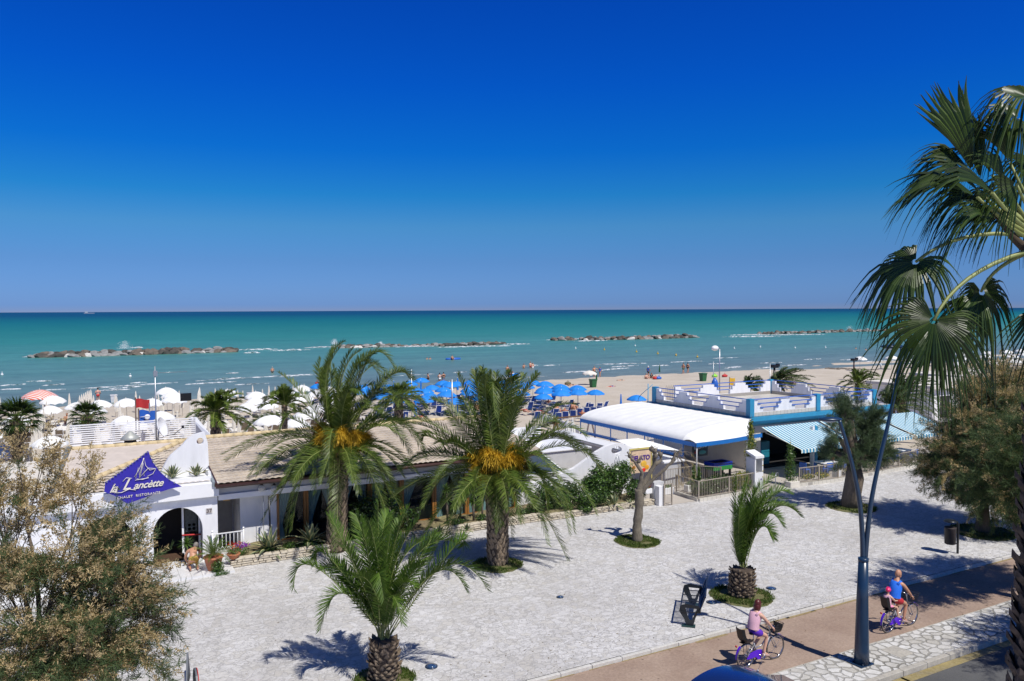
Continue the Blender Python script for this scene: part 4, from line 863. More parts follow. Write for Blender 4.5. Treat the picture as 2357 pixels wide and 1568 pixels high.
# dry stone planter
def stonewall(name,label,x0,x1,y0,seed,h=.34):
    r=random.Random(seed); b=MB(); z=0
    for c in range(4):
        hh=h/4; x=x0+r.uniform(-.2,0)
        while x<x1:
            L=r.uniform(.16,.42); g=r.uniform(.008,.02); yo=y0+r.uniform(-.03,.03); dz=r.uniform(-.008,.008)
            P=[(x+g,yo+r.uniform(0,.02),z+g+dz),(x+L,yo+r.uniform(0,.02),z+g+dz),(x+L,yo+.28,z+g),(x+g,yo+.28,z+g)]; Q=[(p[0]+r.uniform(-.01,.01),p[1]+r.uniform(-.01,.01),z+hh-dz) for p in P]
            b.add(P+Q,[(3,2,1,0),(4,5,6,7),(0,1,5,4),(1,2,6,5),(2,3,7,6),(3,0,4,7)]); x+=L
        z+=hh
    o=b.build(name,STONE,None,bevel=.018,loc=((x0+x1)/2,y0,0)); return tag(o,label,'stone wall')
stonewall('planter_wall','long low dry stone planter wall along the restaurant front',5.0,18.3,30.86,1)
stonewall('planter_wall','low dry stone wall in front of the shrubs, ending at the small gate',18.35,24.7,30.7,2,.28)
b=MB()
us2=list(np.arange(5.1,24.8,.35)); ys2=[31.1,31.5,32,32.5,33.0]
b.add([(u,y,.24+.05*math.sin(u*3+y*5)+(0 if u<24 else -.1)) for y in ys2 for u in us2],[(j*len(us2)+i,j*len(us2)+i+1,(j+1)*len(us2)+i+1,(j+1)*len(us2)+i) for j in range(4) for i in range(len(us2)-1)]); tag(b.build('planter_soil',SOIL),kind='structure')
b=MB(); 
for i in range(24):
    for j in range(6): b.box((-4+i*.37,30.3+j*.37,-.1),(-4+i*.37+.36,30.3+j*.37+.36,.09+.0*j)); 
tag(b.build('entrance_tiles',WTILE),kind='structure')
bush('green ground cover spilling over the planter before the first window',[((6.4+i*.8,31.5,.35),(.5,.35,.16)) for i in range(4)],[BUSHD,BUSHG],2200,.045,5,'ground_cover','ground cover',m=(0,1),stem=False)
bush('big dark shrub between the trunk of the tall palm and the windows',[((10.3,32.0,1.2),(1.1,.6,1.1)),((11.3,31.9,1.0),(.9,.6,.9)),((9.9,31.6,.7),(.7,.5,.6)),((12.2,31.8,.6),(.6,.4,.5))],[BUSHD,BUSHG],9000,.06,6,m=(0,0,0,1))
bush('glossy shrub right of the centre palm, behind the low wall',[((18.9,31.5,.9),(1.0,.6,.9)),((20.1,31.6,.7),(.9,.6,.7))],[BUSHD,BUSHG],5200,.06,7,m=(0,1))
bush('round dark green shrub overhanging the stone wall',[((21.2,31.0,.65),(.85,.55,.6)),((20.8,30.8,.4),(.6,.35,.35))],[BUSHG,BUSHD],4600,.055,8,m=(0,1))
bush('tall light green oleander before the round white wall',[((22.4,31.7,1.3),(1.0,.6,.95)),((23.4,31.8,1.45),(.95,.6,.9)),((21.6,31.8,1.2),(.5,.5,.5))],[BUSHG,BUSHD],8200,.07,9,m=(0,0,1))
bush('dark shrub by the gate pillar behind the pollarded tree',[((24.0,31.3,.75),(.7,.5,.7)),((24.4,31.6,.55),(.5,.5,.5))],[BUSHG,BUSHD],3600,.055,10,m=(0,1))
bush('low ground plants in the planter right of the centre palm',[((14.5+i*1.1,31.6,.36),(.5,.3,.14)) for i in range(4)],[BUSHD,BUSHG],1500,.045,11,'ground_cover','ground cover',m=(0,1),stem=False)
agave('grey green agave in the planter before the white wall',(6.35,31.5,.3),26,1.05,.15,70); agave('striped agave with long bowed leaves below the first window',(8.0,31.6,.32),26,1.15,.14,71)
agave('grey agave in front of the oleander',(22.4,30.95,.2),16,.8,.13,72); agave('striped agave by the stone wall near the gate',(23.3,30.85,.1),18,.55,.1,73,el=(5,70))
for k,(x,y,h,nh) in enumerate(((1030,1205,1.5,2),(1090,1200,1.3,2),(1060,1190,1.9,1),(1110,1195,1.2,1))):
    p=G(x,y,.25); yucca(['yucca with two heads, left in the bright planter','yucca with two heads beside the centre palm trunk','tallest thin yucca before the curtained windows','small yucca close behind the centre palm'][k],p,h,nh,80+k,.36,[IVYG])
for k,(x,y) in enumerate(((1012,1225),(1075,1222),(560,1262),(1400,1165))):
    p=G(x,y,.25); agave(['small spiky plant under the left yucca','small spiky plant under the right yucca','striped agave leaning over the planter edge by the flowers','pale agave low in front of the round shrub'][k],p,18,.42,.06,90+k,'small spiky plants',(5,85))
# pots by the entrance
t=thing('potted_cycad','cycad with dark arching leaves in a terracotta pot, ivy hanging down','potted plant',(4.1,30.9,0)); c=Vector((4.2,30.75,.62)); b=MB(); b.lathe((4.2,30.75,0),[(.17,0),(.27,.3),(.32,.52),(.36,.54),(.36,.6),(.3,.6),(.28,.5)],18); b.build('pot',TERRA,t)
b=MB(); r=random.Random(6)
for k in range(34):
    az=2.4*k; e=R_(75-70*k/34); d=Vector((math.cos(az)*math.cos(e),math.sin(az)*math.cos(e),math.sin(e))); frond(b,c,c+d*.5+Vector((0,0,.05)),c+d*.85-Vector((0,0,.1+.2*k/34)),30,.12,.014,0,.4,.05,.008,r)
b.build('leaves',[PALMG2,RACH],t); b=MB(); leaves(b,(4.3,30.42,.25),(.24,.12,.36),1300,.03,r,shell=.3,zmin=.01); leaves(b,(4.38,30.3,.06),(.33,.2,.09),500,.03,r,shell=.3,zmin=.01); b.build('ivy',[IVYG],t)
t=thing('flower_pot','shallow terracotta bowl with red flowers and striped leaves on the wall end','flower pot',(4.95,30.98,.3)); b=MB(); b.lathe((4.95,31.0,.32),[(.12,0),(.22,.14),(.25,.17),(.25,.2),(.2,.18)],18); b.build('pot',TERRA,t)
b=MB(); rosette(b,(4.95,31.0,.5),34,.3,.03,r,(5,85),0,1,.3); b.build('leaves',[AGAVE,AGAVEY],t); b=MB(); leaves(b,(5.0,31.15,.75),(.3,.25,.2),110,.035,r,(0,),.5); b.build('flowers',[FLR],t); b=MB(); leaves(b,(5.0,31.15,.6),(.3,.25,.2),260,.03,r,(0,),.3); b.build('foliage',[BUSHG],t)
t=thing('flower_bush','purple and white flowering plant at the foot of the white railing','flowers',(5.3,31.6,.2)); b=MB(); leaves(b,(5.35,31.6,.62),(.3,.2,.12),170,.035,r); b.build('purple_flowers',[FLP],t); b=MB(); leaves(b,(4.95,31.55,.6),(.22,.2,.1),110,.03,r); b.build('white_flowers',[FLW],t); b=MB(); leaves(b,(5.2,31.6,.42),(.45,.25,.22),700,.03,r); b.build('foliage',[BUSHG],t)
yucca('green yucca standing inside the right arch',(3.35,32.0,.1),.75,1,95,.36,[BUSHG],gr=None)
# rooftop things: slat fence, dish, mast, cowl
t=thing('slat_fence','white horizontal slat fence behind the flat roof','fence',(2.3,41,3)); P=[AV(163,985,41),AV(448,971,41)]
for k in range(4): 
    x=-.38+k*(5.24/3); b=MB(); b.box((x-.04,41.03,1.5),(x+.04,41.11,4.5)); b.build('post',ALU,t)
b=MB()
for k in range(12): z=3.35+k*.098; b.box((-.42,40.98,z),(4.9,41.01,z+.055))
b.build('slats',WHITEP,t)
t=thing('antenna_mast','tall thin antenna mast beside the satellite dish','antenna',(3.0,39,3.6)); b=MB(); b.tube([(3.0,39,3.5),(3.0,39,4.6),(3.0,39,7.15)],[.045,.035,.022],7); b.build('pole',STEEL,t)
b=MB(); b.tube([(2.9,39,6.85),(4.35,39.15,6.85)],.012,4); b.box((2.93,38.95,6.7),(3.1,39.05,6.95)); b.box((2.72,38.98,5.1),(2.77,39.05,5.5)); b.tube([(2.75,39,5.3),(3,39,5.3)],.012,4); b.build('aerial',STEEL,t)
t=thing('satellite_dish','white satellite dish turned edge on, on the roof ridge','satellite dish',(3.2,38.8,3.9)); Mx=Matrix.Rotation(R_(20),4,'Z')@Matrix.Rotation(R_(-108),4,'X')@Matrix.Rotation(R_(0),4,'Y')
Mx=Vector((.86,-.42,.28)).to_track_quat('Z','Y').to_matrix().to_4x4(); b=MB(); b.lathe((3.2,38.8,4.42),[(.01,-.12),(.2,-.1),(.35,-.03),(.45,.06),(.46,.06),(.35,-.045),(.2,-.12),(.01,-.14)],22,M=Mx); b.build('reflector',WHITEP,t)
b=MB(); b.tube([(3.25,38.75,4.0),(3.7,38.5,4.1),(4.05,38.4,4.4)],.015,5); b.box((4.0,38.35,4.36),(4.1,38.45,4.48)); b.build('feed_arm',BLACK,t); MB().tube([(3.05,38.85,3.7),(3.1,38.85,4.4)],.035,7).build('bracket',STEEL,t)
t=thing('roof_ventilator','grey conical ventilator cowl on the pale roof','ventilator',(1.9,38.3,3.8)); b=MB(); b.lathe((1.9,38.3,4.05),[(.38,0),(.4,.03),(.26,.18),(.12,.3),(.05,.36)],18); b.build('cowl',mt('aged_zinc',(.45,.46,.42),.5,.15,metal=.3),t); MB().lathe((1.9,38.3,3.85),[(.24,0),(.24,.2)],16).build('neck',DARK,t); MB().box((1.68,38.1,3.75),(2.12,38.5,3.87)).build('base',CREAMW,t)
# ------------------------------------------------------------------ round white wall, annex, gate
t=thing('curved_wall','white curved garden wall with an oval porthole, behind the shrubs','wall',(23,33,0))
out=[(18.62,0),(18.62,1.25),(19.5,1.3),(20.6,1.5),(21.5,1.75),(22.2,2.1),(22.8,2.42),(23.4,2.66),(24.1,2.78),(24.5,2.7),(24.85,2.35),(24.9,1.6),(24.9,0)]
b=MB(); b.merge(plate_mesh([out,circ(24.05,2.42,.33,24,.2)],.22),wallM(0,33.1,0)); b.build('wall',WHITE,t)
b=MB()
for k in range(4): b.bar((23.75+.15*k,33.1,2.25+.03*k),(23.85+.15*k,33.1,2.62),.015)
b.tube([(24.05,32.97,2.2),(23.92,32.96,1.9),(23.98,32.96,1.55),(24.12,32.96,1.7),(24.05,32.96,2.1)],.012,4); b.tube([(24.15,32.96,2.2),(24.22,32.96,1.8),(24.1,32.96,1.6)],.012,4); b.build('cable',STEEL,t)
A_=thing('annex_building','low white annex with flat roof and grey shaded side wall','building',(26,38,0))
xa,ya=27.5,33.35
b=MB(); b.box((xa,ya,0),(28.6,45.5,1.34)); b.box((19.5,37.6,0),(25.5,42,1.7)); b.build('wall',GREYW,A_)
b=MB(); b.box((xa-.14,ya-.1,1.342),(28.85,45.6,1.45)); b.box((19.4,37.5,1.702),(25.6,42.1,1.8)); b.build('flat_roof',WHITEP,A_,bevel=.02)
b=MB(); b.bar((xa-.16,ya,1.48),(xa-.16,45.5,1.48),.05,.05); b.build('roof_edge',STEEL,A_)
for y0,z0,s in((35.3,.75,.55),(37.2,.75,.55)): MB().box((xa-.03,y0,z0),(xa+.02,y0+s,z0+.4)).build('window',DARK,A_)
b=MB()
for y0 in(34.6,36.4,38.2): b.box((xa-.04,y0,1.2),(xa-.01,y0+.8,1.26))
b.build('vent_slots',DARK,A_)
t=thing('glass_canopy','dark sloping glass canopy between the restaurant and the curved wall','canopy',(20.5,35,1.5))
b=MB(); b.quad((18.8,34.2,1.35),(21.6,34.2,1.35),(21.9,37.4,2.1),(18.8,37.4,2.1)); b.build('glass',mt('smoked_glass',(.06,.08,.09),.1,.2,spec=.8),t)
b=MB()
for x in(18.8,20.2,21.6): b.bar((x,34.18,1.38),(x+.1,37.42,2.13),.07,.05)
b.bar((18.8,34.18,1.37),(21.6,34.18,1.37),.07,.06); b.bar((18.8,37.42,2.12),(21.9,37.42,2.12),.08,.08); b.build('frame',WHITEP,t)
# gelato banner
t=thing('gelato_banner','ice cream banner reading GELATO behind the pollarded tree','banner',(25.7,33.2,0))
b=MB(); b.box((25.03,33.2,1.05),(26.45,33.23,2.28)); b.build('panel',mt('peach_panel',(.68,.5,.33),.5,.25,2.5),t)
b=MB(); b.box((25.0,33.15,2.28),(26.48,33.2,2.36)); b.box((25.0,33.16,0),(25.05,33.21,2.28)); b.box((26.43,33.16,0),(26.48,33.21,2.28)); b.build('frame',mt('yellow_frame',(.6,.5,.15),.5),t)
put_text('GELATO',.34,25.72,1.82,33.185,mt('violet_ink',(.07,.02,.22),.5),t,th=.012,bold=.012,sp=.95)
for (x,z,s,c,nm) in((25.95,1.5,.2,(.75,.45,.06),'orange_scoop'),(26.15,1.3,.15,(.8,.35,.02),'apricot_scoop'),(25.95,1.17,.13,(.7,.03,.02),'strawberry'),(25.3,1.35,.12,(.7,.25,.03),'peach')):
    b=MB(); b.ball((x,33.195,z),(s,.012,s*.8),16,10); b.build(nm,mt(nm+'_ink',c,.4,.25,9),t)
t=thing('market_awning','small white canvas roof behind the gelato banner','awning',(26.9,33.6,2)); b=MB(); b.add([(25.2,33.3,2.42),(28.5,33.3,1.95),(28.5,34.7,2.05),(25.2,34.7,2.6),(26.2,34,2.72)],[(0,1,4),(1,2,4),(2,3,4),(3,0,4)]); b.build('canvas',CLOTHW,t); b=MB()
for x,y in((25.25,33.4),(28.4,33.4),(25.25,34.6)): b.tube([(x,y,0),(x,y,2.0)],.025,6)
b.build('poles',ALU,t)
# gate pier, gate, red planter
t=thing('gate_pillar','white gate pillar with a grey cap','pillar',(24.95,30.75,0)); b=MB(); b.box((24.72,30.42,0),(25.02,30.75,.95)); b.build('shaft',WHITE,t,bevel=.01); MB().box((24.68,30.75,0),(25.3,31.1,1.1)).build('block',GREYW,t,bevel=.01)
def railing(name,label,pts,z0,z1,sp=.11,mat=BEIGERAIL,post=1.6,gr=None):
    t=thing(name,label,'railing',(pts[0][0],pts[0][1],0),gr); b=MB(); PS=[]
    for (x0,y0),(x1,y1) in zip(pts[:-1],pts[1:]):
        L=math.hypot(x1-x0,y1-y0); n=int(L/sp); f=lambda s:(x0+(x1-x0)*s,y0+(y1-y0)*s)
        b.bar((*f(0),z1),(*f(1),z1),.05,.035); b.bar((*f(0),z0+.08),(*f(1),z0+.08),.035,.03)
        for i in range(n): x,y=f((i+.5)/n); b.bar((x,y,z0+.08),(x,y,z1),.016,.016)
        m_=max(1,int(round(L/post)))
        for i in range(m_+1):
            x,y=f(i/m_)
            if not any(abs(x-q[0])+abs(y-q[1])<.1 for q in PS): PS.append((x,y)); MB().bar((x,y,z0-.05),(x,y,z1+.03),.055,.055).build('post',mat,t)
    b.build('bars',mat,t); return t
railing('garden_gate','narrow beige metal gate standing open by the white pillar',[(24.98,30.35),(25.42,30.3)],.05,1.05,.1,BEIGERAIL,.5)
t=thing('flower_box','white trough with red flowers by the gate pillar','flower box',(24.6,31.1,.8)); MB().box((24.25,30.85,.55),(24.66,31.15,.8)).build('trough',WHITEP,t,bevel=.02); b=MB(); leaves(b,(24.45,31,.88),(.2,.14,.1),120,.035,r); b.build('flowers',[FLR],t); b=MB(); leaves(b,(24.45,31,.84),(.2,.14,.08),200,.03,r); b.build('foliage',[BUSHG],t)
# ------------------------------------------------------------------ blue terrace building
T=thing('terrace_building','white and turquoise beach bar with a railed roof terrace','building',(40,38,0))
X0,X1,Y0,Y1=34.4,47.2,34.0,43.7
b=MB(); b.box((34.8,34.5,0),(35.0,Y1-.3,2.7)); b.box((35.0,34.5,0),(35.72,34.7,2.7)); b.box((35.72,34.5,2.2),(46.8,34.7,2.7)); b.box((41.6,34.5,0),(42.2,34.7,2.2)); b.box((45.6,34.5,0),(46.8,34.7,2.2)); b.box((46.6,34.7,0),(46.8,Y1-.3,2.7)); b.box((35.0,Y1-.5,0),(46.6,Y1-.3,2.7)); b.build('wall',CREAMW,T)
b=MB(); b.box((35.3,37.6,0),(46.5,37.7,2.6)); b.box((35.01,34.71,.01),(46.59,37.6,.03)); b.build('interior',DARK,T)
b=MB()       # slab with a sloping underside
za,zb,zc=3.24,3.0,2.62; k=.5
o=[(X0,Y0),(X1,Y0),(X1,Y1),(X0,Y1)]; i_=[(X0+k,Y0+k),(X1-k,Y0+k),(X1-k,Y1-k),(X0+k,Y1-k)]
V=[(x,y,za) for x,y in o]+[(x,y,zb) for x,y in o]+[(x+.12*(1 if x==X0 else -1),y+.12*(1 if y==Y0 else -1),2.8) for x,y in o]+[(x,y,zc) for x,y in i_]
b.add(V,[(0,1,2,3)]+[(j*4+a,j*4+(a+1)%4,(j-1)*4+(a+1)%4,(j-1)*4+a) for j in(1,2,3) for a in range(4)]+[(15,14,13,12)]); b.build('roof_slab',BLUEP,T)
def tilemat():
    m,n,l,p=newmat('terrace_tile'); br=n.new('ShaderNodeTexBrick'); tc=n.new('ShaderNodeTexCoord'); l.new(tc.outputs['Object'],br.inputs['Vector']); br.offset=0
    br.inputs['Color1'].default_value=(.55,.52,.46,1); br.inputs['Color2'].default_value=(.6,.57,.5,1); br.inputs['Mortar'].default_value=(.33,.31,.28,1); br.inputs['Scale'].default_value=1; br.inputs['Mortar Size'].default_value=.012; br.inputs['Brick Width'].default_value=.3; br.inputs['Row Height'].default_value=.3
    l.new(br.outputs[0],p.inputs['Base Color']); p.inputs['Roughness'].default_value=.4; return m
TT=tilemat()
b=MB(); b.box((X0+.18,Y0+.18,3.243),(X1-.18,Y1-.25,3.27)); b.build('terrace_floor',TT,T)
def parapet(name,p0,p1,nb,z0=3.272,zt=4.22,th=.16,mat=WHITE,side=1):
    L=math.hypot(p1[0]-p0[0],p1[1]-p0[1]); ang=math.atan2(p1[1]-p0[1],p1[0]-p0[0]); P=[(0,.22),(0,zt-z0)]; bay=L/nb; rails=[]
    for i in range(nb):
        c=(i+.5)*bay; w=min(1.0,bay*.36); sts=[(w,.0),(w,.2),(w*.76,.2),(w*.76,.44),(w*.52,.44),(w*.52,.72)]
        for ww,d in sts: P.append((c-ww,zt-z0-d))
        for ww,d in reversed(sts): P.append((c+ww,zt-z0-d))
        rails+=[(c-w*1.02,c+w*1.02,zt-.2),(c-w*.8,c+w*.8,zt-.44)]
    P+=[(L,zt-z0),(L,.22)]
    M=Matrix.Translation((p0[0],p0[1],z0))@Matrix.Rotation(ang,4,'Z')@Matrix.Rotation(R_(90),4,'X')
    b=MB(); b.merge(plate_mesh([P],th),M); o=b.build(name,mat,T)
    b=MB(); Mz=Matrix.Translation((p0[0],p0[1],0))@Matrix.Rotation(ang,4,'Z'); b.box((0,-th/2-.015,z0),(L,th/2+.015,z0+.219),0,Mz); b.build('parapet_base',TT,o)
    b=MB(); f=lambda s,z:tuple(Mz@Vector((s,-th/2-.03,z))); b.bar(f(0,zt+.06),f(L,zt+.06),.05,.05)
    for a_,c_,z in rails: b.bar(f(a_,z),f(c_,z),.05,.05)
    b.build('rails',BLUER,o)
yb=42.9
parapet('parapet',(34.75,34.25),(40.05,34.25),2); parapet('parapet',(40.4,34.25),(45.4,34.25),2)
parapet('parapet',(34.6,yb),(34.6,34.45),3,mat=WHITE); parapet('parapet',(45.5,34.4),(45.5,yb),3); parapet('parapet',(45.3,yb),(36.2,yb),3)
for k,(x,y) in enumerate(((34.6,34.25),(40.22,34.25),(45.5,34.25),(34.6,43.0),(45.5,43.0))): MB().box((x-.17,y-.17,3.272),(x+.17,y+.17,4.32)).build('corner_post',BLUEP,T,bevel=.01)
b=MB(); b.tube([(35.0,44.3,0),(35.0,44.3,4.4)],.03,6)
for i in range(9): q=i*.5; b.bar((35+.7*math.cos(q),44.3+.7*math.sin(q),.3*i+.4),(35,44.3,.3*i+.4),.3,.04); b.tube([(35+.7*math.cos(q),44.3+.7*math.sin(q),.3*i+.4),(35+.7*math.cos(q),44.3+.7*math.sin(q),.3*i+1.3)],.012,4)
for j in(1.3,): b.tube([(35+.7*math.cos(i*.25),44.3+.7*math.sin(i*.25),.15*i+.4+j) for i in range(19)],.02,5)
b.build('spiral_stair',BLUEP,T)
b=MB()
for i in range(7): x=35.6+.2*i; b.tube([(x,43.1,3.3),(x,43.1,4.2),(x+.06,43.1,4.35),(x+.12,43.1,4.2),(x+.12,43.1,3.3)],.013,5)
b.build('stair_gate',BEIGERAIL,T)
b=MB(); b.box((38.45,33.0,0),(38.62,33.2,2.55)); b.box((43.0,33.0,0),(43.2,33.2,2.55)); b.build('white_pillar',WHITEP,T); b=MB(); b.box((38.64,32.98,0),(38.86,33.2,2.55)); b.build('blue_pillar',BLUEP,T)
b=MB()
for i in range(2): b.box((35.9+.72*i,35.3,.05),(36.58+.72*i,35.8,.8),i)
for i in range(2): b.box((35.9+.72*i,35.3,.82),(36.58+.72*i,35.8,1.45),i)
tag(b.build('fridge_counter',[mt('blue_fridge',(.01,.05,.3),.4),mt('teal_fridge',(.02,.2,.28),.4)],None,loc=(36.5,35.5,0)),'blue and turquoise bar counter in the dark opening','counter')
MB().lathe((35.75,34.1,.05),[(.22,0),(.26,.3),(.26,.8),(.2,1.05),(.05,1.12)],18).build('x',REDC,None) if False else None
b=MB(); b.lathe((0,0,0),[(.2,0),(.27,.25),(.27,.75),(.2,1.0),(.04,1.08)],18); tag(b.build('red_bin',REDC,None,loc=(35.4,33.9,.02)),'round red bin behind the white ice cream cabinet','bin')
# striped awnings
def stripemat():
    m,n,l,p=newmat('striped_awning'); tc=n.new('ShaderNodeTexCoord'); s=n.new('ShaderNodeSeparateXYZ'); l.new(tc.outputs['Object'],s.inputs[0])
    f=n.new('ShaderNodeMath'); f.operation='MULTIPLY'; f.inputs[1].default_value=1/.26; l.new(s.outputs['X'],f.inputs[0]); g=n.new('ShaderNodeMath'); g.operation='FRACT'; l.new(f.outputs[0],g.inputs[0])
    r=ramp(n,l,g.outputs[0],[(0,(.7,.8,.74)),(.5,(.02,.26,.48))]); r.color_ramp.interpolation='CONSTANT'; l.new(r.outputs[0],p.inputs['Base Color']); p.inputs['Roughness'].default_value=.8
    t=n.new('ShaderNodeBsdfTranslucent'); l.new(r.outputs[0],t.inputs[0]); x=n.new('ShaderNodeMixShader'); x.inputs[0].default_value=.12; l.new(p.outputs[0],x.inputs[1]); l.new(t.outputs[0],x.inputs[2]); l.new(x.outputs[0],n['Material Output'].inputs[0]); return m
STR=stripemat()
for k,(xa,xb) in enumerate(((35.2,39.9),(40.15,45.0),(45.3,49.2))):
    t=thing('striped_awning',['blue and white striped awning, left one, over the bar opening','striped awning behind the green tree','striped awning at the right end, mostly behind trees'][k],'awning',(xa,33,2),'striped awnings'); b=MB(); n=40; vs=[]
    for i in range(n+1):
        x=xa+(xb-xa)*i/n; 
        for j in range(5): u=j/4; vs.append((x,33.93-2.93*u,2.64-.88*u-.05*math.sin(math.pi*u)))
        s=.05*abs(math.sin(math.pi*x/.38)); vs.append((x,30.98,1.74)); vs.append((x,30.97,1.54+.045-s))
    fs=[(i*7+j,(i+1)*7+j,(i+1)*7+j+1,i*7+j+1) for i in range(n) for j in range(6)]; b.add(vs,fs); b.build('canvas',STR,t)
    b=MB()
    for x in(xa+.3,xb-.3): b.tube([(x,33.9,2.3),(x,32.4,2.0),(x,31.05,1.72)],.03,6)
    b.tube([(xa,31.02,1.74),(xb,31.02,1.74)],.03,6); b.build('folding_arms',WHITEP,t)
# ------------------------------------------------------------------ barrel canopy
K_=thing('barrel_canopy','white barrel shaped canopy with blue scalloped valance and clear plastic sides','canopy',(31,38,0))
x0c,x1c,yf,yr=28.95,34.35,32.55,43.75
prof=[]; 
for i in range(13):
    q=i/12; a=math.pi/2*q; prof.append((x0c+(x1c-x0c+.1)*(1-math.cos(a))*.92+.0,2.42+.83*math.sin(a)**.9))
b=MB(); ys=[33.6+(yr-33.6)*j/36 for j in range(37)]; vs=[]
for j,y in enumerate(ys):
    for (x,z) in prof: vs.append((x,y,z-.06*(abs(math.sin(math.pi*j/3)))**1.2*math.sin(math.pi*(x-x0c)/5.6)))
m_=len(prof); b.add(vs,[(j*m_+i,j*m_+i+1,(j+1)*m_+i+1,(j+1)*m_+i) for j in range(36) for i in range(m_-1)],0,True)
# front hip: from the first rib down to the front edge
fr=[(x,33.6,z) for x,z in prof]; fe=[(x0c+(33.3-x0c)*(i/12)**.8,yf+.9*(i/12)**2*.55,2.42) for i in range(13)]
vs=[]
for s in range(5):
    t_=s/4
    for p,q in zip(fr,fe): v_=Vector(p).lerp(Vector(q),t_); v_.z+=.12*math.sin(math.pi*t_); vs.append(v_)
b.add(vs,[(j*13+i,(j+1)*13+i,(j+1)*13+i+1,j*13+i+1) for j in range(4) for i in range(12)],0,True)
b.build('canvas_roof',CLOTHW,K_)
def valance(b,p,q,h=.2,sc=.16):
    p=Vector(p);q=Vector(q);n=max(4,int((q-p).length/sc*4)); vs=[]
    for i in range(n+1):
        s=p.lerp(q,i/n); d=(i/n*(q-p).length/sc)%1; vs+=[s,s+Vector((0,0,-h-.05*math.sin(math.pi*d)))]
    b.add(vs,[(2*i,2*i+2,2*i+3,2*i+1) for i in range(n)])
b=MB(); valance(b,(x0c-.02,yr,2.44),(x0c-.02,yf,2.44)); valance(b,(x0c,yf-.02,2.44),(29.5,yf-.02,2.44)); 
for i in range(12): valance(b,Vector(fe[i])+Vector((0,-.03,.02)),Vector(fe[i+1])+Vector((0,-.03,.02)))
valance(b,Vector(fe[12])+Vector((0,0,.02)),(34.5,33.2,2.44)); b.build('valance',BLUEV,K_)
b=MB(); b.bar((x0c+.02,33.6,1.58),(x0c+.02,yr,1.58),.03,.17); b.bar((x0c+.02,33.6,1.5),(x0c+.02,yr,1.5),.05,.04)
for i in range(7): y=33.6+(yr-33.6)*i/6; b.bar((x0c+.02,y,.1),(x0c+.02,y,2.3),.05,.05)
b.build('side_frame',BLUEV,K_)
b=MB(); b.quad((x0c,33.6,1.6),(x0c,yr,1.6),(x0c,yr,2.3),(x0c,33.6,2.3)); b.build('clear_sheet',GLASS,K_)
b=MB(); b.tube([(x0c+.1,yf+.05,0),(x0c+.1,yf+.05,2.4)],.035,7); b.tube([(33.2,33.1,0),(33.2,33.1,2.4)],.03,7); b.build('poles',ALU,K_)
sheet('canopy_floor',28.65,34.79,30.9,46,.02,SAND2); sheet('bar_forecourt',31.6,60,30.35,34.49,.014,SAND2); sheet('gate_path',25.05,31.5,30.3,33.4,.008,SAND2)
# tables and chairs under the canopy
def cafechair():
    t=thing('garden_chair','white garden chair','chair',(0,0,0)); b=MB(); b.box((-.22,-.22,.42),(.22,.22,.45)); b.build('seat',WHITEP,t); b=MB()
    for i in range(5): b.box((-.2+.085*i,.2,.45),(-.14+.085*i,.23,.82))
    b.box((-.23,.2,.8),(.23,.23,.86)); b.build('backrest',WHITEP,t)
    for sx in(-1,1):
        for sy in(-1,1): MB().tube([(sx*.2,sy*.2,.43),(sx*.23,sy*.24,0)],.018,5).build('leg',WHITEP,t)
    return t
def cafetable():
    t=thing('garden_table','round white garden table','table',(0,0,0)); MB().lathe((0,0,.7),[(.45,0),(.47,.015),(.45,.03)],20).build('tabletop',WHITEP,t)
    for k in range(4): a=math.pi/4+k*math.pi/2; MB().tube([(.2*math.cos(a),.2*math.sin(a),.7),(.3*math.cos(a),.3*math.sin(a),0)],.02,5).build('leg',WHITEP,t)
    return t
ct=cafetable(); cc=cafechair()
tb=[(30.2,41.5,'far'),(30.1,39.2,'middle'),(30.2,36.6,'near')]
first=[True,True]
for x,y,nm in tb:
    if first[0]: ct.location=(x,y,.03); first[0]=False; o=ct
    else: o=dup(ct,(x,y,.03))
    o['label']='round white table under the barrel canopy, the %s one of three'%nm; o['group']='tables under the barrel canopy'
    for k,(dx,dy,rz,wh) in enumerate(((.75,0,-90,'right of'),(-.7,.1,90,'left of'),(0,-.75,180,'in front of'))):
        if first[1]: o=cc; first[1]=False; o.location=(x+dx,y+dy,.03); o.rotation_euler=(0,0,R_(rz))
        else: o=dup(cc,(x+dx,y+dy,.03),R_(rz))
        o['label']='white garden chair %s the %s table under the barrel canopy'%(wh,nm); o['group']='chairs under the barrel canopy'
# foosball table
fx,fy=31.9,34.0; t=thing('foosball_table','blue and green table football table under the canopy','football table',(fx,fy,0)); b=MB(); b.box((fx-.7,fy-.4,.5),(fx+.7,fy+.4,.74)); b.build('lower_body',mt('green_laminate',(.03,.25,.05),.3),t,bevel=.01)
b=MB(); b.box((fx-.7,fy-.4,.742),(fx-.6,fy+.4,.93)); b.box((fx+.6,fy-.4,.742),(fx+.7,fy+.4,.93)); b.box((fx-.6,fy-.4,.742),(fx+.6,fy-.36,.93)); b.box((fx-.6,fy+.36,.742),(fx+.6,fy+.4,.93)); b.build('upper_body',mt('blue_laminate',(.01,.04,.4),.3),t)
b=MB(); b.quad((fx-.6,fy-.36,.76),(fx+.6,fy-.36,.76),(fx+.6,fy+.36,.76),(fx-.6,fy+.36,.76)); b.build('pitch',mt('pitch_green',(.02,.1,.04),.5),t)
b=MB()
for i in range(8): 
    x=fx-.52+.148*i; b.tube([(x,fy-.62,.88),(x,fy+.62,.88)],.01,5); b.tube([(x,fy-.62,.88),(x,fy-.74,.88)],.02,6)
    for j in range(3): b.box((x-.02,fy-.22+.2*j,.79),(x+.02,fy-.18+.2*j,.93))
b.build('rods',BLACK,t)
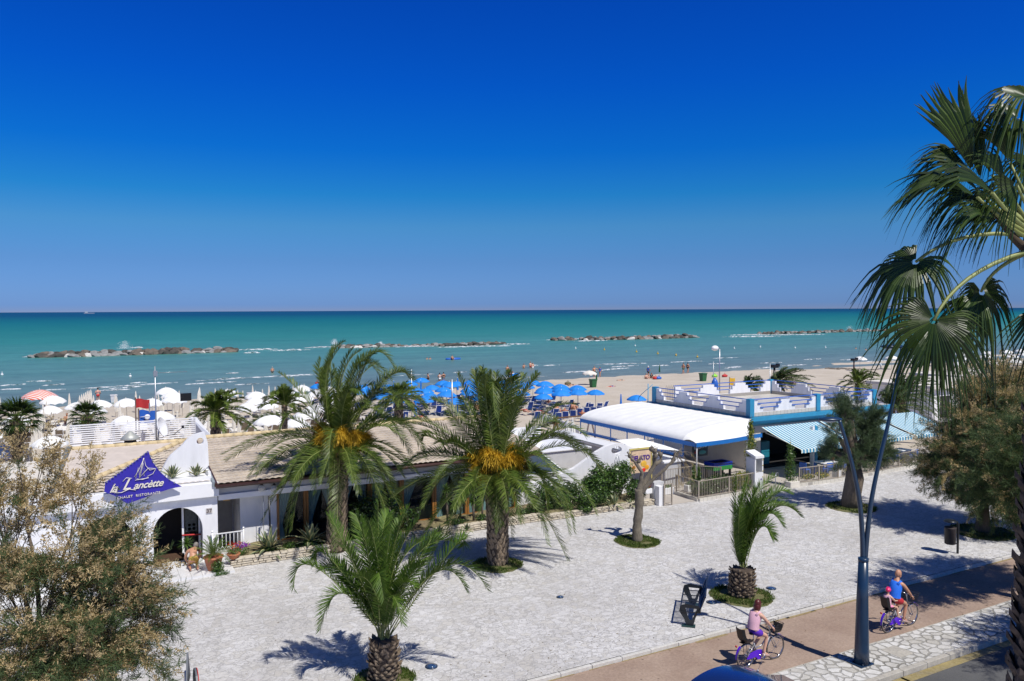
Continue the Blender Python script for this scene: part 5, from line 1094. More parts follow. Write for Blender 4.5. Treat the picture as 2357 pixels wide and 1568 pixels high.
for sx in(-1,1):
    for sy in(-1,1): MB().box((fx+sx*.6-.05,fy+sy*.3-.05,0.02),(fx+sx*.6+.05,fy+sy*.3+.05,.5)).build('leg',BLACK,t)
t=thing('gelato_sign','dark ice cream sign reading GELATO inside the canopy','sign',(32.3,36,1)); b=MB(); b.box((31.75,36,.85),(32.95,36.04,1.75)); b.build('board',mt('dark_teal_board',(.03,.06,.08),.4,.5,3),t)
put_text('GELATO',.27,32.35,1.42,35.98,WHITEP,t,th=.012,bold=.008,rot=.1); MB().ball((32.5,35.985,1.08),(.28,.012,.12),14,8).build('teal_swirl',mt('teal_ink',(.05,.3,.3),.4),t)
MB().ball((32.0,35.985,1.12),(.12,.014,.09),14,8).build('red_scoop',mt('red_ink',(.4,.03,.02),.4),t)
# white cabinet
t=thing('ice_cream_cabinet','tall white cabinet with small decals at the bar entrance, climbing plant behind it','cabinet',(31.5,30.6,0)); b=MB(); b.box((31.0,30.32,0),(31.6,30.95,1.0)); b.box((31.0,30.32,1.0),(31.08,30.95,1.75)); b.box((31.52,30.32,1.0),(31.6,30.95,1.75)); b.box((31.08,30.88,1.0),(31.52,30.95,1.75)); b.add([(31.0,30.28,1.75),(31.62,30.28,1.75),(31.62,30.97,1.98),(31.0,30.97,1.98),(31.0,30.28,1.88),(31.62,30.28,1.88),(31.62,30.97,2.1),(31.0,30.97,2.1)],[(0,3,2,1),(4,5,6,7),(0,1,5,4),(1,2,6,5),(2,3,7,6),(3,0,4,7)]); b.build('case',WHITEP,t)
b=MB(); b.quad((31.08,30.34,1.0),(31.52,30.34,1.0),(31.52,30.34,1.75),(31.08,30.34,1.75)); b.build('glass',WGLASS,t)
b=MB(); rr=random.Random(3)
for i in range(5): b.lathe((31.56,30.31,1.65-.3*i),[(.035,0),(.02,.006)],8,M=Matrix.Rotation(R_(90),4,'X'))
b.build('decals',mt('decal_yellow',(.5,.4,.05),.5),t)
b=MB(); b.lathe((31.45,30.31,.62),[(.06,0),(.03,.006)],8,M=Matrix.Rotation(R_(90),4,'X')); b.build('flower_decal',mt('decal_violet',(.2,.1,.45),.5),t)
# fences, planters, hedges
def curb(name,pts,h=.14,w=.2):
    b=MB()
    for p,q in zip(pts[:-1],pts[1:]): b.bar((*p,h/2),(*q,h/2),w,h)
    return tag(b.build(name,TT),kind='structure')
railing('beige_railing','beige metal railing around the hedge bed, left of the bar entrance',[(27.13,31.99),(27.06,30.23),(29.2,30.32),(31.3,30.42)],.13,1.0); curb('planter_curb',[(27.13,32.0),(27.06,30.23),(31.35,30.42)])
railing('beige_railing','beige metal railing right of the bar entrance, running off behind the trees',[(34.1,30.15),(37.0,29.98),(41,30.2),(46,30.45),(56,30.9)],.13,.98); curb('planter_curb',[(33.5,30.2),(37,29.96),(41,30.18),(56,30.9)],.16,.22)
railing('inner_railing','beige railing across the canopy entrance behind the pollarded tree',[(26.9,32.9),(29.3,33.0),(30.2,32.0)],.1,1.1)
b=MB(); b.box((33.35,30.05,0),(34.05,30.5,.3)); tag(b.build('planter_box',CREAMW,None,bevel=.015,loc=(33.7,30.2,0)),'low stone planter at the corner of the entrance','planter')
MBp=MB(); MBp.box((36.95,30.05,.16),(37.35,30.35,.55)); tag(MBp.build('planter_box',WHITEP,None,bevel=.01,loc=(37.1,30.2,0)),'small white planter between the two railing bays','planter')
for k,(x,y,w) in enumerate(((26.6,32.2,.9),(28.2,32.1,.7),(29.3,32.05,.6))):
    t=thing('flower_trough',['long white flower trough near the gate','white flower trough at the canopy corner','small white trough beside the canopy pole'][k],'planter',(x,y,0),'white troughs by the canopy'); MB().box((x-w/2,y-.17,.02),(x+w/2,y+.17,.36)).build('trough',WHITEP,t,bevel=.02); b=MB(); leaves(b,(x,y,.42),(w*.45,.16,.12),300,.04,random.Random(k)); b.build('foliage',[BUSHG],t)
bush('dark green hedge behind the left beige railing',[((27.7,31.0,.5),(.55,.5,.5)),((28.5,30.85,.5),(.65,.42,.48)),((29.3,30.9,.52),(.65,.42,.5))],[BUSHG,BUSHD],6500,.045,100,'hedge','hedge',m=(0,1))
bush('yellow green bush behind the left beige railing',[((30.2,30.8,.5),(.6,.35,.4)),((30.9,30.85,.6),(.5,.32,.5))],[BUSHY,BUSHG],4200,.05,101,m=(0,0,1))
bush('yellow flowering plants behind the right beige railing',[((35.2,30.5,.32),(.6,.25,.18)),((36.3,30.45,.35),(.6,.25,.2))],[BUSHG,FLY],1800,.04,102,'flowers','flowers',m=(0,0,1),stem=False)
bush('low yellow green hedge along the far railing',[((39+i*1.6,30.8,.4),(.8,.35,.28)) for i in range(9)],[BUSHY,BUSHD],5000,.06,103,'hedge','hedge',m=(0,1,1),stem=False)
bush('cycad like low plant beside the football table',[((30.9,32.6,.35),(.6,.4,.3))],[BUSHD],900,.09,104)
def climber(label,x,y,h,seed,w=.28,mats=None):
    r=random.Random(seed); t=thing('climbing_plant',label,'climbing plant',(x,y,0)); b=MB(); z=.15
    while z<h:
        k=1-.65*(z/h)**1.5; leaves(b,(x+r.uniform(-.06,.06),y+r.uniform(-.05,.05),z),(w*k*r.uniform(.7,1.3),w*k*.8,.2),95,.055,r,(0,0,1),.3); z+=.12
    b.build('foliage',mats or [IVYG,BUSHG],t); MB().tube([(x,y,0),(x+.05,y,h*.5),(x,y,h+.35)],[.025,.018,.006],5).build('stem',BARKT,t)
climber('tall climbing plant in front of the blue slab corner',31.6,31.2,3.6,110,.5,[IVYG,BUSHY]); climber('slender bushy plant on a stake right of the dark bar opening',33.75,30.45,2.3,111,.45)
climber('climbing plant on the canopy pole behind the railing corner',27.6,31.2,1.5,112,.2); climber('thin climber on the canopy front pole',28.9,32.3,1.2,113,.16)
t=thing('bicycle_rack','curved steel bicycle rack at the bar entrance','bicycle rack',(33.1,30.6,0)); b=MB(); b.tube([(32.7,30.5,0),(32.75,30.55,.5),(32.95,30.7,.72),(33.2,30.8,.72),(33.35,30.9,.5)],.022,6); b.build('hoop',STEEL,t)
# low clubs: tables behind right fence
for k,(x,y) in enumerate(((37.9,31.6),(42.8,31.9),(45.2,32.0))):
    t=thing('cafe_table',['white table behind the right railing, beside the pillars','white table behind the green tree','white table at the far end of the bar terrace'][k],'table',(x,y,.02),'tables behind the right railing'); MB().box((x-.6,y-.4,.7),(x+.6,y+.4,.74)).build('tabletop',WHITEP,t,bevel=.01)
    for sx in(-1,1):
        for sy in(-1,1): MB().box((x+sx*.52-.03,y+sy*.32-.03,.02),(x+sx*.52+.03,y+sy*.32+.03,.7)).build('leg',BLUER,t)
def bluechair(x,y,rz,label):
    t=thing('plastic_chair',label,'chair',(0,0,0),'blue chairs on the bar terrace'); MB().box((-.22,-.22,.42),(.22,.22,.46)).build('seat',BLUER,t,bevel=.015); b=MB(); b.box((-.22,.19,.46),(.22,.23,.85)); b.build('backrest',BLUER,t,bevel=.015)
    for sx in(-1,1):
        for sy in(-1,1): MB().tube([(sx*.19,sy*.19,.42),(sx*.22,sy*.22,0)],.018,5).build('leg',BLUER,t)
    t.location=(x,y,.02); t.rotation_euler=(0,0,R_(rz))
for k,(x,y,rz) in enumerate(((37.3,30.95,170),(38.6,31.0,190),(42.3,31.1,180),(43.4,31.2,170),(45.3,31.2,190),(36.2,31.6,100))): bluechair(x,y,rz,['blue chair with its back to the railing, left of the table by the pillars','blue chair right of the one before the table by the pillars','blue chair behind the thick tree trunk','blue chair right behind the green tree','blue chair at the far table','lone blue chair near the yellow flowers'][k])
# ------------------------------------------------------------------ street furniture
L0=G(1983,1528); L0.z=0; DL=depth(L0)
t=thing('street_lamp','dark blue lamp post with a conical base and two slender arms','street lamp',(L0.x,L0.y,0))
b=MB(); b.box((L0.x-.26,L0.y-.2,0.002),(L0.x+.26,L0.y+.26,.03)); b.build('base_plate',NAVYM,t,bevel=.005)
b=MB(); b.tube([(L0.x,L0.y,.03),(L0.x,L0.y,.4),(L0.x,L0.y,1.8),(L0.x+.02,L0.y,2.85)],[.2,.185,.15,.125],20); b.lathe((L0.x+.02,L0.y,2.8),[(.125,0),(.135,.01),(.135,.09),(.11,.1)],20)
for i in range(4): a=math.pi/4+i*math.pi/2; b.lathe((L0.x+.22*math.cos(a),L0.y+.22*math.sin(a),.03),[(.02,0),(.02,.03),(.01,.04)],8)
b.build('column',NAVYM,t)
def arm(pts,r0,r1,nm):
    P=[AD(x,y,DL) for x,y in pts]; Q=[]
    for i in range(len(P)-1):
        p0=P[max(i-1,0)];p1=P[i];p2=P[i+1];p3=P[min(i+2,len(P)-1)]
        for k in range(5): u=k/5; Q.append(.5*((2*p1)+(p2-p0)*u+(2*p0-5*p1+4*p2-p3)*u*u+(3*p1-p0-3*p2+p3)*u**3))
    Q.append(P[-1]); n=len(Q); MB().tube(Q,[r0+(r1-r0)*i/(n-1) for i in range(n)],10).build(nm,NAVYM,t); return Q[-1]
e1=arm([(1986,1300),(1985,1240),(1979,1160),(1965,1085),(1948,1020),(1932,968)],.07,.045,'arm'); e2=arm([(1990,1300),(1996,1230),(2006,1150),(2022,1070),(2042,985),(2062,890),(2076,800)],.07,.04,'arm')
for e,dx in((e1,-.3),(e2,-.3)):
    d=(rt*dx+Vector((.08,.1,0)))
    MB().ball(e+d*.75+Vector((0,0,.02)),(.33,.17,.06),16,8,M=Matrix.Rotation(R_(-28),4,'Z')).build('lamp_head',NAVYM,t)
    MB().ball(e+d*.85-Vector((0,0,.035)),(.2,.12,.03),14,6,M=Matrix.Rotation(R_(-28),4,'Z')).build('lens',WHITEP,t)
b=MB(); x,y=G(2065,1500).x,G(2065,1500).y; b.box((x-.3,y-.3,.0045),(x+.3,y+.3,.007)); tag(b.build('manhole_cover',KERBD,None,loc=(x,y,0)),'square inspection cover in the verge beside the lamp post','manhole cover')
for k,(px,py,lb) in enumerate(((1638,1387,'round blue ground light beside the bench'),(1775,1355,'round blue ground light right of the wind blown young palm'),(993,1535,'dark round ground light right of the nearest young palm'),(1289,1375,'small round ground light in the palm shadow'))):
    p=G(px,py); t=thing('ground_light',lb,'ground light',(p.x,p.y,0),'ground lights in the paving'); s=.17 if k!=3 else .12
    b=MB(); b.lathe((p.x,p.y,0),[(s,.002),(s,.025),(s*.85,.03)],22); b.build('rim',NAVYM,t); b=MB(); b.lathe((p.x,p.y,.03),[(s*.85,0),(s*.5,.012),(.002,.016)],22); b.build('glass',mt('blue_lens',(.03,.07,.16),.12,.3,8,spec=.9),t)
# bench: slatted seat, back and curved side plates
t=thing('metal_bench','black perforated metal bench with curved side plates, seen from its end','bench',(16.6,19.0,0))
ax=Vector((1.42,1.46,0)).normalized(); bk=Vector((ax.y,-ax.x,0)); o=Vector((15.83,18.49,0)); Lb=2.0
def bp_(s,d,z): return o+ax*s+bk*d+Vector((0,0,z))
b=MB()
for i in range(16): d=.02+.5*i/15; b.bar(bp_(.04,d,.45+.03*(abs(d-.26)/.26)**2),bp_(Lb-.04,d,.45+.03*(abs(d-.26)/.26)**2),.011,.012)
for s in(.04,.5,1.0,1.5,Lb-.04): b.bar(bp_(s,0,.44),bp_(s,.54,.44),.03,.02)
b.bar(bp_(0,0,.47),bp_(Lb,0,.47),.04,.04); b.bar(bp_(0,.54,.47),bp_(Lb,.54,.47),.04,.04); b.build('seat',BENCHM,t)
b=MB()
for i in range(13): q=i/12; b.bar(bp_(.04,.6+.14*q,.52+.4*q),bp_(Lb-.04,.6+.14*q,.52+.4*q),.011,.012)
for q in(0,1): b.bar(bp_(0,.59+.16*q,.51+.43*q),bp_(Lb,.59+.16*q,.51+.43*q),.045,.045)
for s in(.02,.66,1.33,Lb-.02): b.bar(bp_(s,.59,.51),bp_(s,.75,.94),.03,.03)
b.build('backrest',BENCHM,t)
for s in(.06,Lb-.1):
    b=MB(); P=[(-.02,.5),(.02,.62),(.2,.68),(.56,.64),(.62,.52),(.62,.42),(.52,.42),(.46,.25),(.4,.03),(.2,.03),(.12,.22),(.02,.38)]
    hole=[(.16,.56),(.5,.55),(.44,.4),(.36,.2),(.28,.2),(.22,.36)]
    me=plate_mesh([P,hole],.02); M=Matrix(((bk.x,0,ax.x,bp_(s,0,0).x),(bk.y,0,ax.y,bp_(s,0,0).y),(0,1,0,0),(0,0,0,1))); b.merge(me,M); b.build('side_plate',BENCHM,t)
    b=MB(); q=bp_(s,.26,.004); b.box((-.2,-.12,0),(.2,.12,.02),0,Matrix.Translation(q)@Matrix.Rotation(math.atan2(bk.y,bk.x),4,'Z')); b.build('foot_plate',mt('green_foot_plate',(.02,.05,.045),.4),t)
# litter bin
p=G(2204,1274); t=thing('litter_bin','dark cylindrical litter bin hung on a bent post with a round hood','litter bin',(p.x,p.y,0)); b=MB(); b.tube([(p.x,p.y,0),(p.x,p.y,1.18),(p.x-.03,p.y+.02,1.25),(p.x-.25,p.y+.13,1.27)],.045,8); b.build('post',BENCHM,t)
b=MB(); b.lathe((p.x-.27,p.y+.14,1.26),[(.24,0),(.25,.02),(.18,.06),(.01,.09)],18); b.build('hood',BENCHM,t); b=MB(); b.lathe((p.x-.27,p.y+.14,.38),[(.17,0),(.2,.02),(.21,.62),(.22,.66),(.19,.66)],18); b.build('bin',mt('rusty_black',(.03,.022,.02),.6,.4,8),t); MB().tube([(p.x,p.y,.4),(p.x-.2,p.y+.1,.36)],.02,6).build('bracket',BENCHM,t)
# traffic signs seen edge on
SGN=mt('sign_back_grey',(.12,.13,.14),.5,.1)
pS=AD(430,1560,14.2); t=thing('traffic_sign','edge on traffic signs at the bottom left, beside the brown tamarisk','traffic sign',(pS.x,pS.y,-.14)); MB().tube([(pS.x,pS.y,-.14),(pS.x,pS.y,3.2)],.04,8).build('post',STEEL,t)
zt=AD(425,1500,14.2).z
def signplate(x,y,poly,rz,nm):
    b=MB(); me=plate_mesh([poly],.03); b.merge(me,wallM(x,y,0,rz)); o=b.build(nm,SGN,t); s=[(q[0]*.97,zt-.3+(q[1]-zt+.3)*.97) for q in poly]; return o
rz_=R_(90-12)
signplate(pS.x+.02,pS.y,[(-.02,zt),(-.34,zt-.56),(.3,zt-.56)],rz_,'warning_plate'); signplate(pS.x+.14,pS.y-.04,circ(0,zt-.62,.3,20),rz_+.2,'round_plate')
b=MB(); b.merge(plate_mesh([circ(0,zt-.62,.3,20),circ(0,zt-.62,.24,20)],.012),wallM(pS.x+.17,pS.y-.05,0,rz_+.2)); b.build('red_ring',REDC,t)
# parked car, its roof just in view
pc=G(1722,1541,1.45); cx,cy=pc.x,pc.y-.15
CARB=mt('dark_blue_car_paint',(.006,.018,.1),.25,.1,2,spec=.6,coat=1.0); t=thing('parked_car','dark blue car of which only the roof and aerial show at the bottom edge','car',(cx,cy,-.14))
z0=-.14
def carsec(x,hw,zl,zh,hb): return [(x,-hw,zl),(x,-hw*1.02,zl+.3),(x,-hw,hb),(x,hw,hb),(x,hw*1.02,zl+.3),(x,hw,zl)]
b=MB(); secs=[(-2.0,.7,.35,.75),(-1.9,.8,.25,.95),(-1.2,.84,.2,1.0),(0,.85,.2,.98),(1.1,.84,.2,.95),(1.8,.78,.22,.8),(2.05,.66,.3,.62)]
vs=[]
for x,hw,zl,hb in secs: vs+=[(cx+a,cy+c_,z0+d) for a,c_,d in carsec(x,hw,zl,0,hb)]
b.add(vs,[(j*6+i,(j+1)*6+i,(j+1)*6+(i+1)%6,j*6+(i+1)%6) for j in range(6) for i in range(6)]+[(0,1,2,3,4,5),(41,40,39,38,37,36)],0,True); b.build('body',CARB,t)
b=MB(); vs=[];NX,NY=14,12
for i in range(NX+1):
    u=i/NX; x=-1.75+2.7*u; xt=-1.35+1.75*u
    for j in range(NY+1):
        w=2*j/NY-1; h=1.38+.16*math.sin(math.pi*min(1,max(0,u)))**.7; y=w*(.62+.05*math.sin(math.pi*u)); vs.append((cx+xt,cy+y,z0+h+.05*(1-w*w)))
b.add(vs,[(i*(NY+1)+j,(i+1)*(NY+1)+j,(i+1)*(NY+1)+j+1,i*(NY+1)+j+1) for i in range(NX) for j in range(NY)],0,True); b.build('roof',CARB,t)
b=MB()
lo=[(-1.8,-.8,.96),(1.0,-.8,.95),(1.0,.8,.95),(-1.8,.8,.96)]; hi=[(-1.35,-.62,1.38),(.4,-.62,1.38),(.4,.62,1.38),(-1.35,.62,1.38)]
b.add([(cx+x,cy+y,z0+z) for x,y,z in lo+hi],[(0,1,5,4),(1,2,6,5),(2,3,7,6),(3,0,4,7)]); b.build('windows',mt('car_glass',(.01,.012,.015),.05,.1,spec=.9),t)
for sx in(-1.25,1.25):
    for sy in(-1,1):
        w=MB().tube([(cx+sx,cy+sy*.68,z0+.31),(cx+sx,cy+sy*.86,z0+.31)],.31,24).build('wheel',BLACK,t); MB().tube([(cx+sx,cy+sy*.862,z0+.31),(cx+sx,cy+sy*.87,z0+.31)],.2,16).build('rim',ALU,w)
b=MB(); q=Vector((cx+.3,cy+.15,z0+1.5)); b.lathe(q+Vector((0,0,-.03)),[(.03,0),(.015,.05)],8); b.tube([q,q+rt*.22+Vector((0,.05,.42))],.005,4); b.build('aerial',STEEL,t)
for sy in(-1,1): MB().ball((cx+1.92,cy+sy*.55,z0+.62),(.1,.16,.08),10,6).build('headlight',WHITEP,t)
# ------------------------------------------------------------------ people
def skin_mesh(name,pts,edges,rad,sub=1):
    me=bpy.data.meshes.new('tmp'); me.from_pydata([tuple(p) for p in pts],edges,[]); ob=bpy.data.objects.new('tmp',me); C.objects.link(ob)
    m=ob.modifiers.new('s','SKIN'); m.use_smooth_shade=True
    for i,v in enumerate(me.skin_vertices[0].data): v.radius=rad[i] if hasattr(rad[i],'__len__') else (rad[i],rad[i]); v.use_root=(i==0)
    if sub: s=ob.modifiers.new('u','SUBSURF'); s.levels=sub; s.render_levels=sub
    dg=bpy.context.evaluated_depsgraph_get(); out=bpy.data.meshes.new_from_object(ob.evaluated_get(dg)); bpy.data.objects.remove(ob); out.name=name; return out
HAIRD=mt('dark_hair',(.02,.013,.01),.5,.3,30); HAIRR=mt('red_brown_hair',(.09,.015,.012),.4,.35,30,stretch=(6,6,1)); HAIRG=mt('grey_hair',(.2,.18,.16),.6,.3,30); EYE=mt('eye_dark',(.02,.015,.012),.2)
LIP=mt('lip',(.35,.1,.08),.5)
def hand(b,p,d,side,s=1.0,m=0):
    """palm, four unequal fingers curled round a bar and a thumb; d = forearm direction"""
    p=Vector(p); d=nrm(d); lat=Vector((0,0,1)).cross(d)*side; lat=nrm(lat) if lat.length>.01 else Vector((0,side,0)); dn=nrm(d.cross(lat))*(-side if True else 1)
    if dn.z>0: dn=-dn
    b.tube([p-d*.02*s,p+d*.03*s,p+d*.075*s],[.022*s,.034*s,.036*s],8,m)
    for k,(o,L) in enumerate(((-.028,.068),(-.009,.078),(.010,.073),(.028,.058))):
        a=p+d*.075*s+lat*o*s; q=a+d*L*.45*s; r_=q+(d*.35+dn*.6)*L*.5*s; e=r_+(dn*.7-d*.5)*L*.35*s; b.tube([a-d*.01,a,q,r_,e],[.0095*s,.0095*s,.009*s,.008*s,.006*s],6,m)
    a=p+d*.03*s-lat*.032*s; b.tube([a,a-lat*.022*s+d*.025*s,a-lat*.018*s+d*.05*s+dn*.02*s],[.011*s,.01*s,.007*s],6,m)
def head(b,c,fwd,upd,s=1.0,m=0):
    """skull, jaw, nose, ears into b (skin); returns frame"""
    f=nrm(fwd);u=nrm(Vector(upd)-f*Vector(upd).dot(f));l=u.cross(f); M=Matrix((( f.x,l.x,u.x,0),(f.y,l.y,u.y,0),(f.z,l.z,u.z,0),(0,0,0,1))); c=Vector(c)
    b.ball(c+u*.01*s,(.098*s,.076*s,.112*s),14,12,m,M); b.ball(c+f*.035*s-u*.055*s,(.058*s,.056*s,.06*s),12,8,m,M)
    b.ball(c+f*.1*s-u*.01*s,(.018*s,.013*s,.022*s),8,6,m,M)
    for sg in(-1,1): b.ball(c+l*.077*s*sg-f*.005*s-u*.005*s,(.016*s,.008*s,.026*s),8,6,m,M)
    return M
def person(label,J,skin,clothes=(),hair=None,s=1.0,face=None,sub=1,hands=True,feet=None,loc=None,hairkind='short',group=None,helmet=None,rad=None):
    """J: joints dict in world coordinates"""
    J={k:Vector(v) for k,v in J.items()}; loc=Vector(loc) if loc is not None else Vector((J['pelvis'].x,J['pelvis'].y,0)); t=thing('person',label,'person',loc,group)
    names=['pelvis','waist','chest','neck','headb','shL','elL','wrL','shR','elR','wrR','hipL','knL','anL','toL','hipR','knR','anR','toR']
    rd=dict(pelvis=.125,waist=.115,chest=.118,neck=.055,headb=.05,shL=.062,elL=.042,wrL=.028,shR=.062,elR=.042,wrR=.028,hipL=.095,knL=.06,anL=.038,toL=.03,hipR=.095,knR=.06,anR=.038,toR=.03)
    if rad: rd.update(rad)
    ed=[('pelvis','waist'),('waist','chest'),('chest','neck'),('neck','headb'),('chest','shL'),('shL','elL'),('elL','wrL'),('chest','shR'),('shR','elR'),('elR','wrR'),('pelvis','hipL'),('hipL','knL'),('knL','anL'),('anL','toL'),('pelvis','hipR'),('hipR','knR'),('knR','anR'),('anR','toR')]
    J.setdefault('headb',J['head']-Vector((0,0,.05*s)))
    P=[J[n] for n in names]; me=skin_mesh('body',P,[(names.index(a),names.index(c)) for a,c in ed],[rd[n]*s for n in names],sub)
    b=MB(); b.merge(me,Matrix.Identity(4),0,True); f=nrm(face or Vector((1,0,0))); upd=nrm(J['head']-J['neck']); M=head(b,J['head'],f,upd,s)
    if hands: hand(b,J['wrL'],J['wrL']-J['elL'],1,s); hand(b,J['wrR'],J['wrR']-J['elR'],-1,s)
    o=b.build('body',[skin],t)
    c=J['head']; F=Vector((M[0][0],M[1][0],M[2][0])); L=Vector((M[0][1],M[1][1],M[2][1])); U=Vector((M[0][2],M[1][2],M[2][2]))
    b=MB(); 
    for sg in(-1,1): b.ball(c+F*.082*s+L*.032*s*sg+U*.012*s,(.012*s,.016*s,.01*s),8,5,0,M)
    b.build('eyes',[EYE],t); MB().ball(c+F*.092*s-U*.058*s,(.01*s,.024*s,.007*s),8,5,0,M).build('mouth',[LIP],t)
    if hair:
        b=MB()
        if hairkind!='none':
            b.ball(c-F*.018*s+U*.028*s,(.1*s,.088*s,.108*s),14,10,0,M)
            if hairkind=='long':
                b.ball(c-F*.05*s-U*.07*s,(.07*s,.095*s,.12*s),12,8,0,M)
                for sg in(-1,1): b.ball(c+L*.07*s*sg-U*.06*s-F*.01*s,(.045*s,.03*s,.1*s),10,8,0,M)
            b.build('hair',[hair],t)
    if helmet is not None:
        b=MB(); b.ball(c-F*.01*s+U*.04*s,(.135*s,.115*s,.105*s),16,10,0,M); b.ball(c+F*.11*s+U*.045*s,(.045*s,.075*s,.012*s),10,5,0,M)
        for k in(-1,0,1): b.bar(c+U*.148*s+L*.05*s*k-F*.09*s,c+U*.148*s+L*.05*s*k+F*.07*s,.018*s,.012*s)
        b.build('helmet',[helmet],t)
    for nm,mat,kind in clothes:
        g=1.0
        if kind in('tank','tee','bra'):
            lat=nrm(J['shL']-J['shR']); sm=(J['shL']+J['shR'])/2; A_=[J['pelvis'].lerp(J['waist'],.15),J['waist'],J['chest'],sm+(J['neck']-sm)*.0,sm.lerp(J['neck'],.55)]; RR=[(.168,.158),(.158,.15),(.18,.162),(.19 if kind=='tee' else .17,.115),(.11 if kind=='tee' else .085,.08)]
            if kind=='bra': A_=[J['chest'].lerp(J['waist'],.45),J['chest'],J['chest'].lerp(sm,.5)]; RR=[(.155,.143),(.17,.152),(.17,.14)]
            b=MB(); vs=[]; nn_=18
            for q_,(a,(ra,rb)) in enumerate(zip(A_,RR)):
                ax_=nrm(A_[min(q_+1,len(A_)-1)]-A_[max(q_-1,0)]); fr_=nrm(lat.cross(ax_))
                for j in range(nn_): th=2*math.pi*j/nn_; vs.append(a+lat*ra*s*math.cos(th)*(1+.03*math.sin(7*th+q_))+fr_*rb*s*math.sin(th)*(1+.03*math.sin(5*th+2*q_)))
            b.add(vs,[(i*nn_+j,i*nn_+(j+1)%nn_,(i+1)*nn_+(j+1)%nn_,(i+1)*nn_+j) for i in range(len(A_)-1) for j in range(nn_)],0,True)
            if kind=='tank':
                for sd in('shL','shR'): p_=sm.lerp(J[sd],.62); b.tube([J['chest'].lerp(J[sd],.5)-nrm(lat.cross(Vector((0,0,1))))*.1*s,p_+Vector((0,0,.055*s)),J['chest'].lerp(J[sd],.5)+nrm(lat.cross(Vector((0,0,1))))*.1*s],[.05*s,.035*s,.05*s],8)
            if kind=='tee':
                for sd,el in(('shL','elL'),('shR','elR')): b.tube([sm.lerp(J[sd],.6),J[sd],J[sd].lerp(J[el],.55)],[.095*s,.09*s,.07*s],10)
            b.build(nm,[mat],t); continue
        if kind=='tank0': K=['pelvis','waist','chest','shL','shR']; E=[(0,1),(1,2),(2,3),(2,4)]; Pn=[J['pelvis'].lerp(J['waist'],.3),J['waist'],J['chest'],J['chest'].lerp(J['shL'],.72),J['chest'].lerp(J['shR'],.72)]; Rn=[.146,.14,.148,.075,.075]
        elif kind=='tee0': Pn=[J['pelvis'],J['waist'],J['chest'],J['shL'],J['shR'],J['shL'].lerp(J['elL'],.5),J['shR'].lerp(J['elR'],.5)]; E=[(0,1),(1,2),(2,3),(2,4),(3,5),(4,6)]; Rn=[.15,.14,.15,.082,.082,.07,.07]
        elif kind=='shorts': Pn=[J['pelvis'],J['hipL'],J['hipR'],J['hipL'].lerp(J['knL'],.55),J['hipR'].lerp(J['knR'],.55),J['pelvis'].lerp(J['waist'],.5)]; E=[(0,1),(0,2),(1,3),(2,4),(0,5)]; Rn=[.146,.122,.122,.1,.1,.13]
        elif kind=='brief': Pn=[J['pelvis'],J['hipL'],J['hipR'],J['hipL'].lerp(J['knL'],.12),J['hipR'].lerp(J['knR'],.12)]; E=[(0,1),(0,2),(1,3),(2,4)]; Rn=[.14,.108,.108,.1,.1]
        elif kind=='bra0': Pn=[J['chest'].lerp(J['waist'],.12),J['chest'].lerp(J['waist'],-.12)]; E=[(0,1)]; Rn=[.142,.142]
        me=skin_mesh(nm,Pn,E,[x*s for x in Rn],sub); b=MB(); b.merge(me,Matrix.Identity(4),0,True); b.build(nm,[mat],t)
    if feet:
        for side in('L','R'):
            a=J['an'+side];q=J['to'+side]; d=nrm(q-a); b=MB(); dn=Vector((0,0,-1)); b.tube([a+dn*.045*s-d*.05*s,a.lerp(q,.5)+dn*.03*s,q+dn*.02*s+d*.05*s],[.03*s,.036*s,.03*s],8); b.build('shoe',[feet],t)
    return t
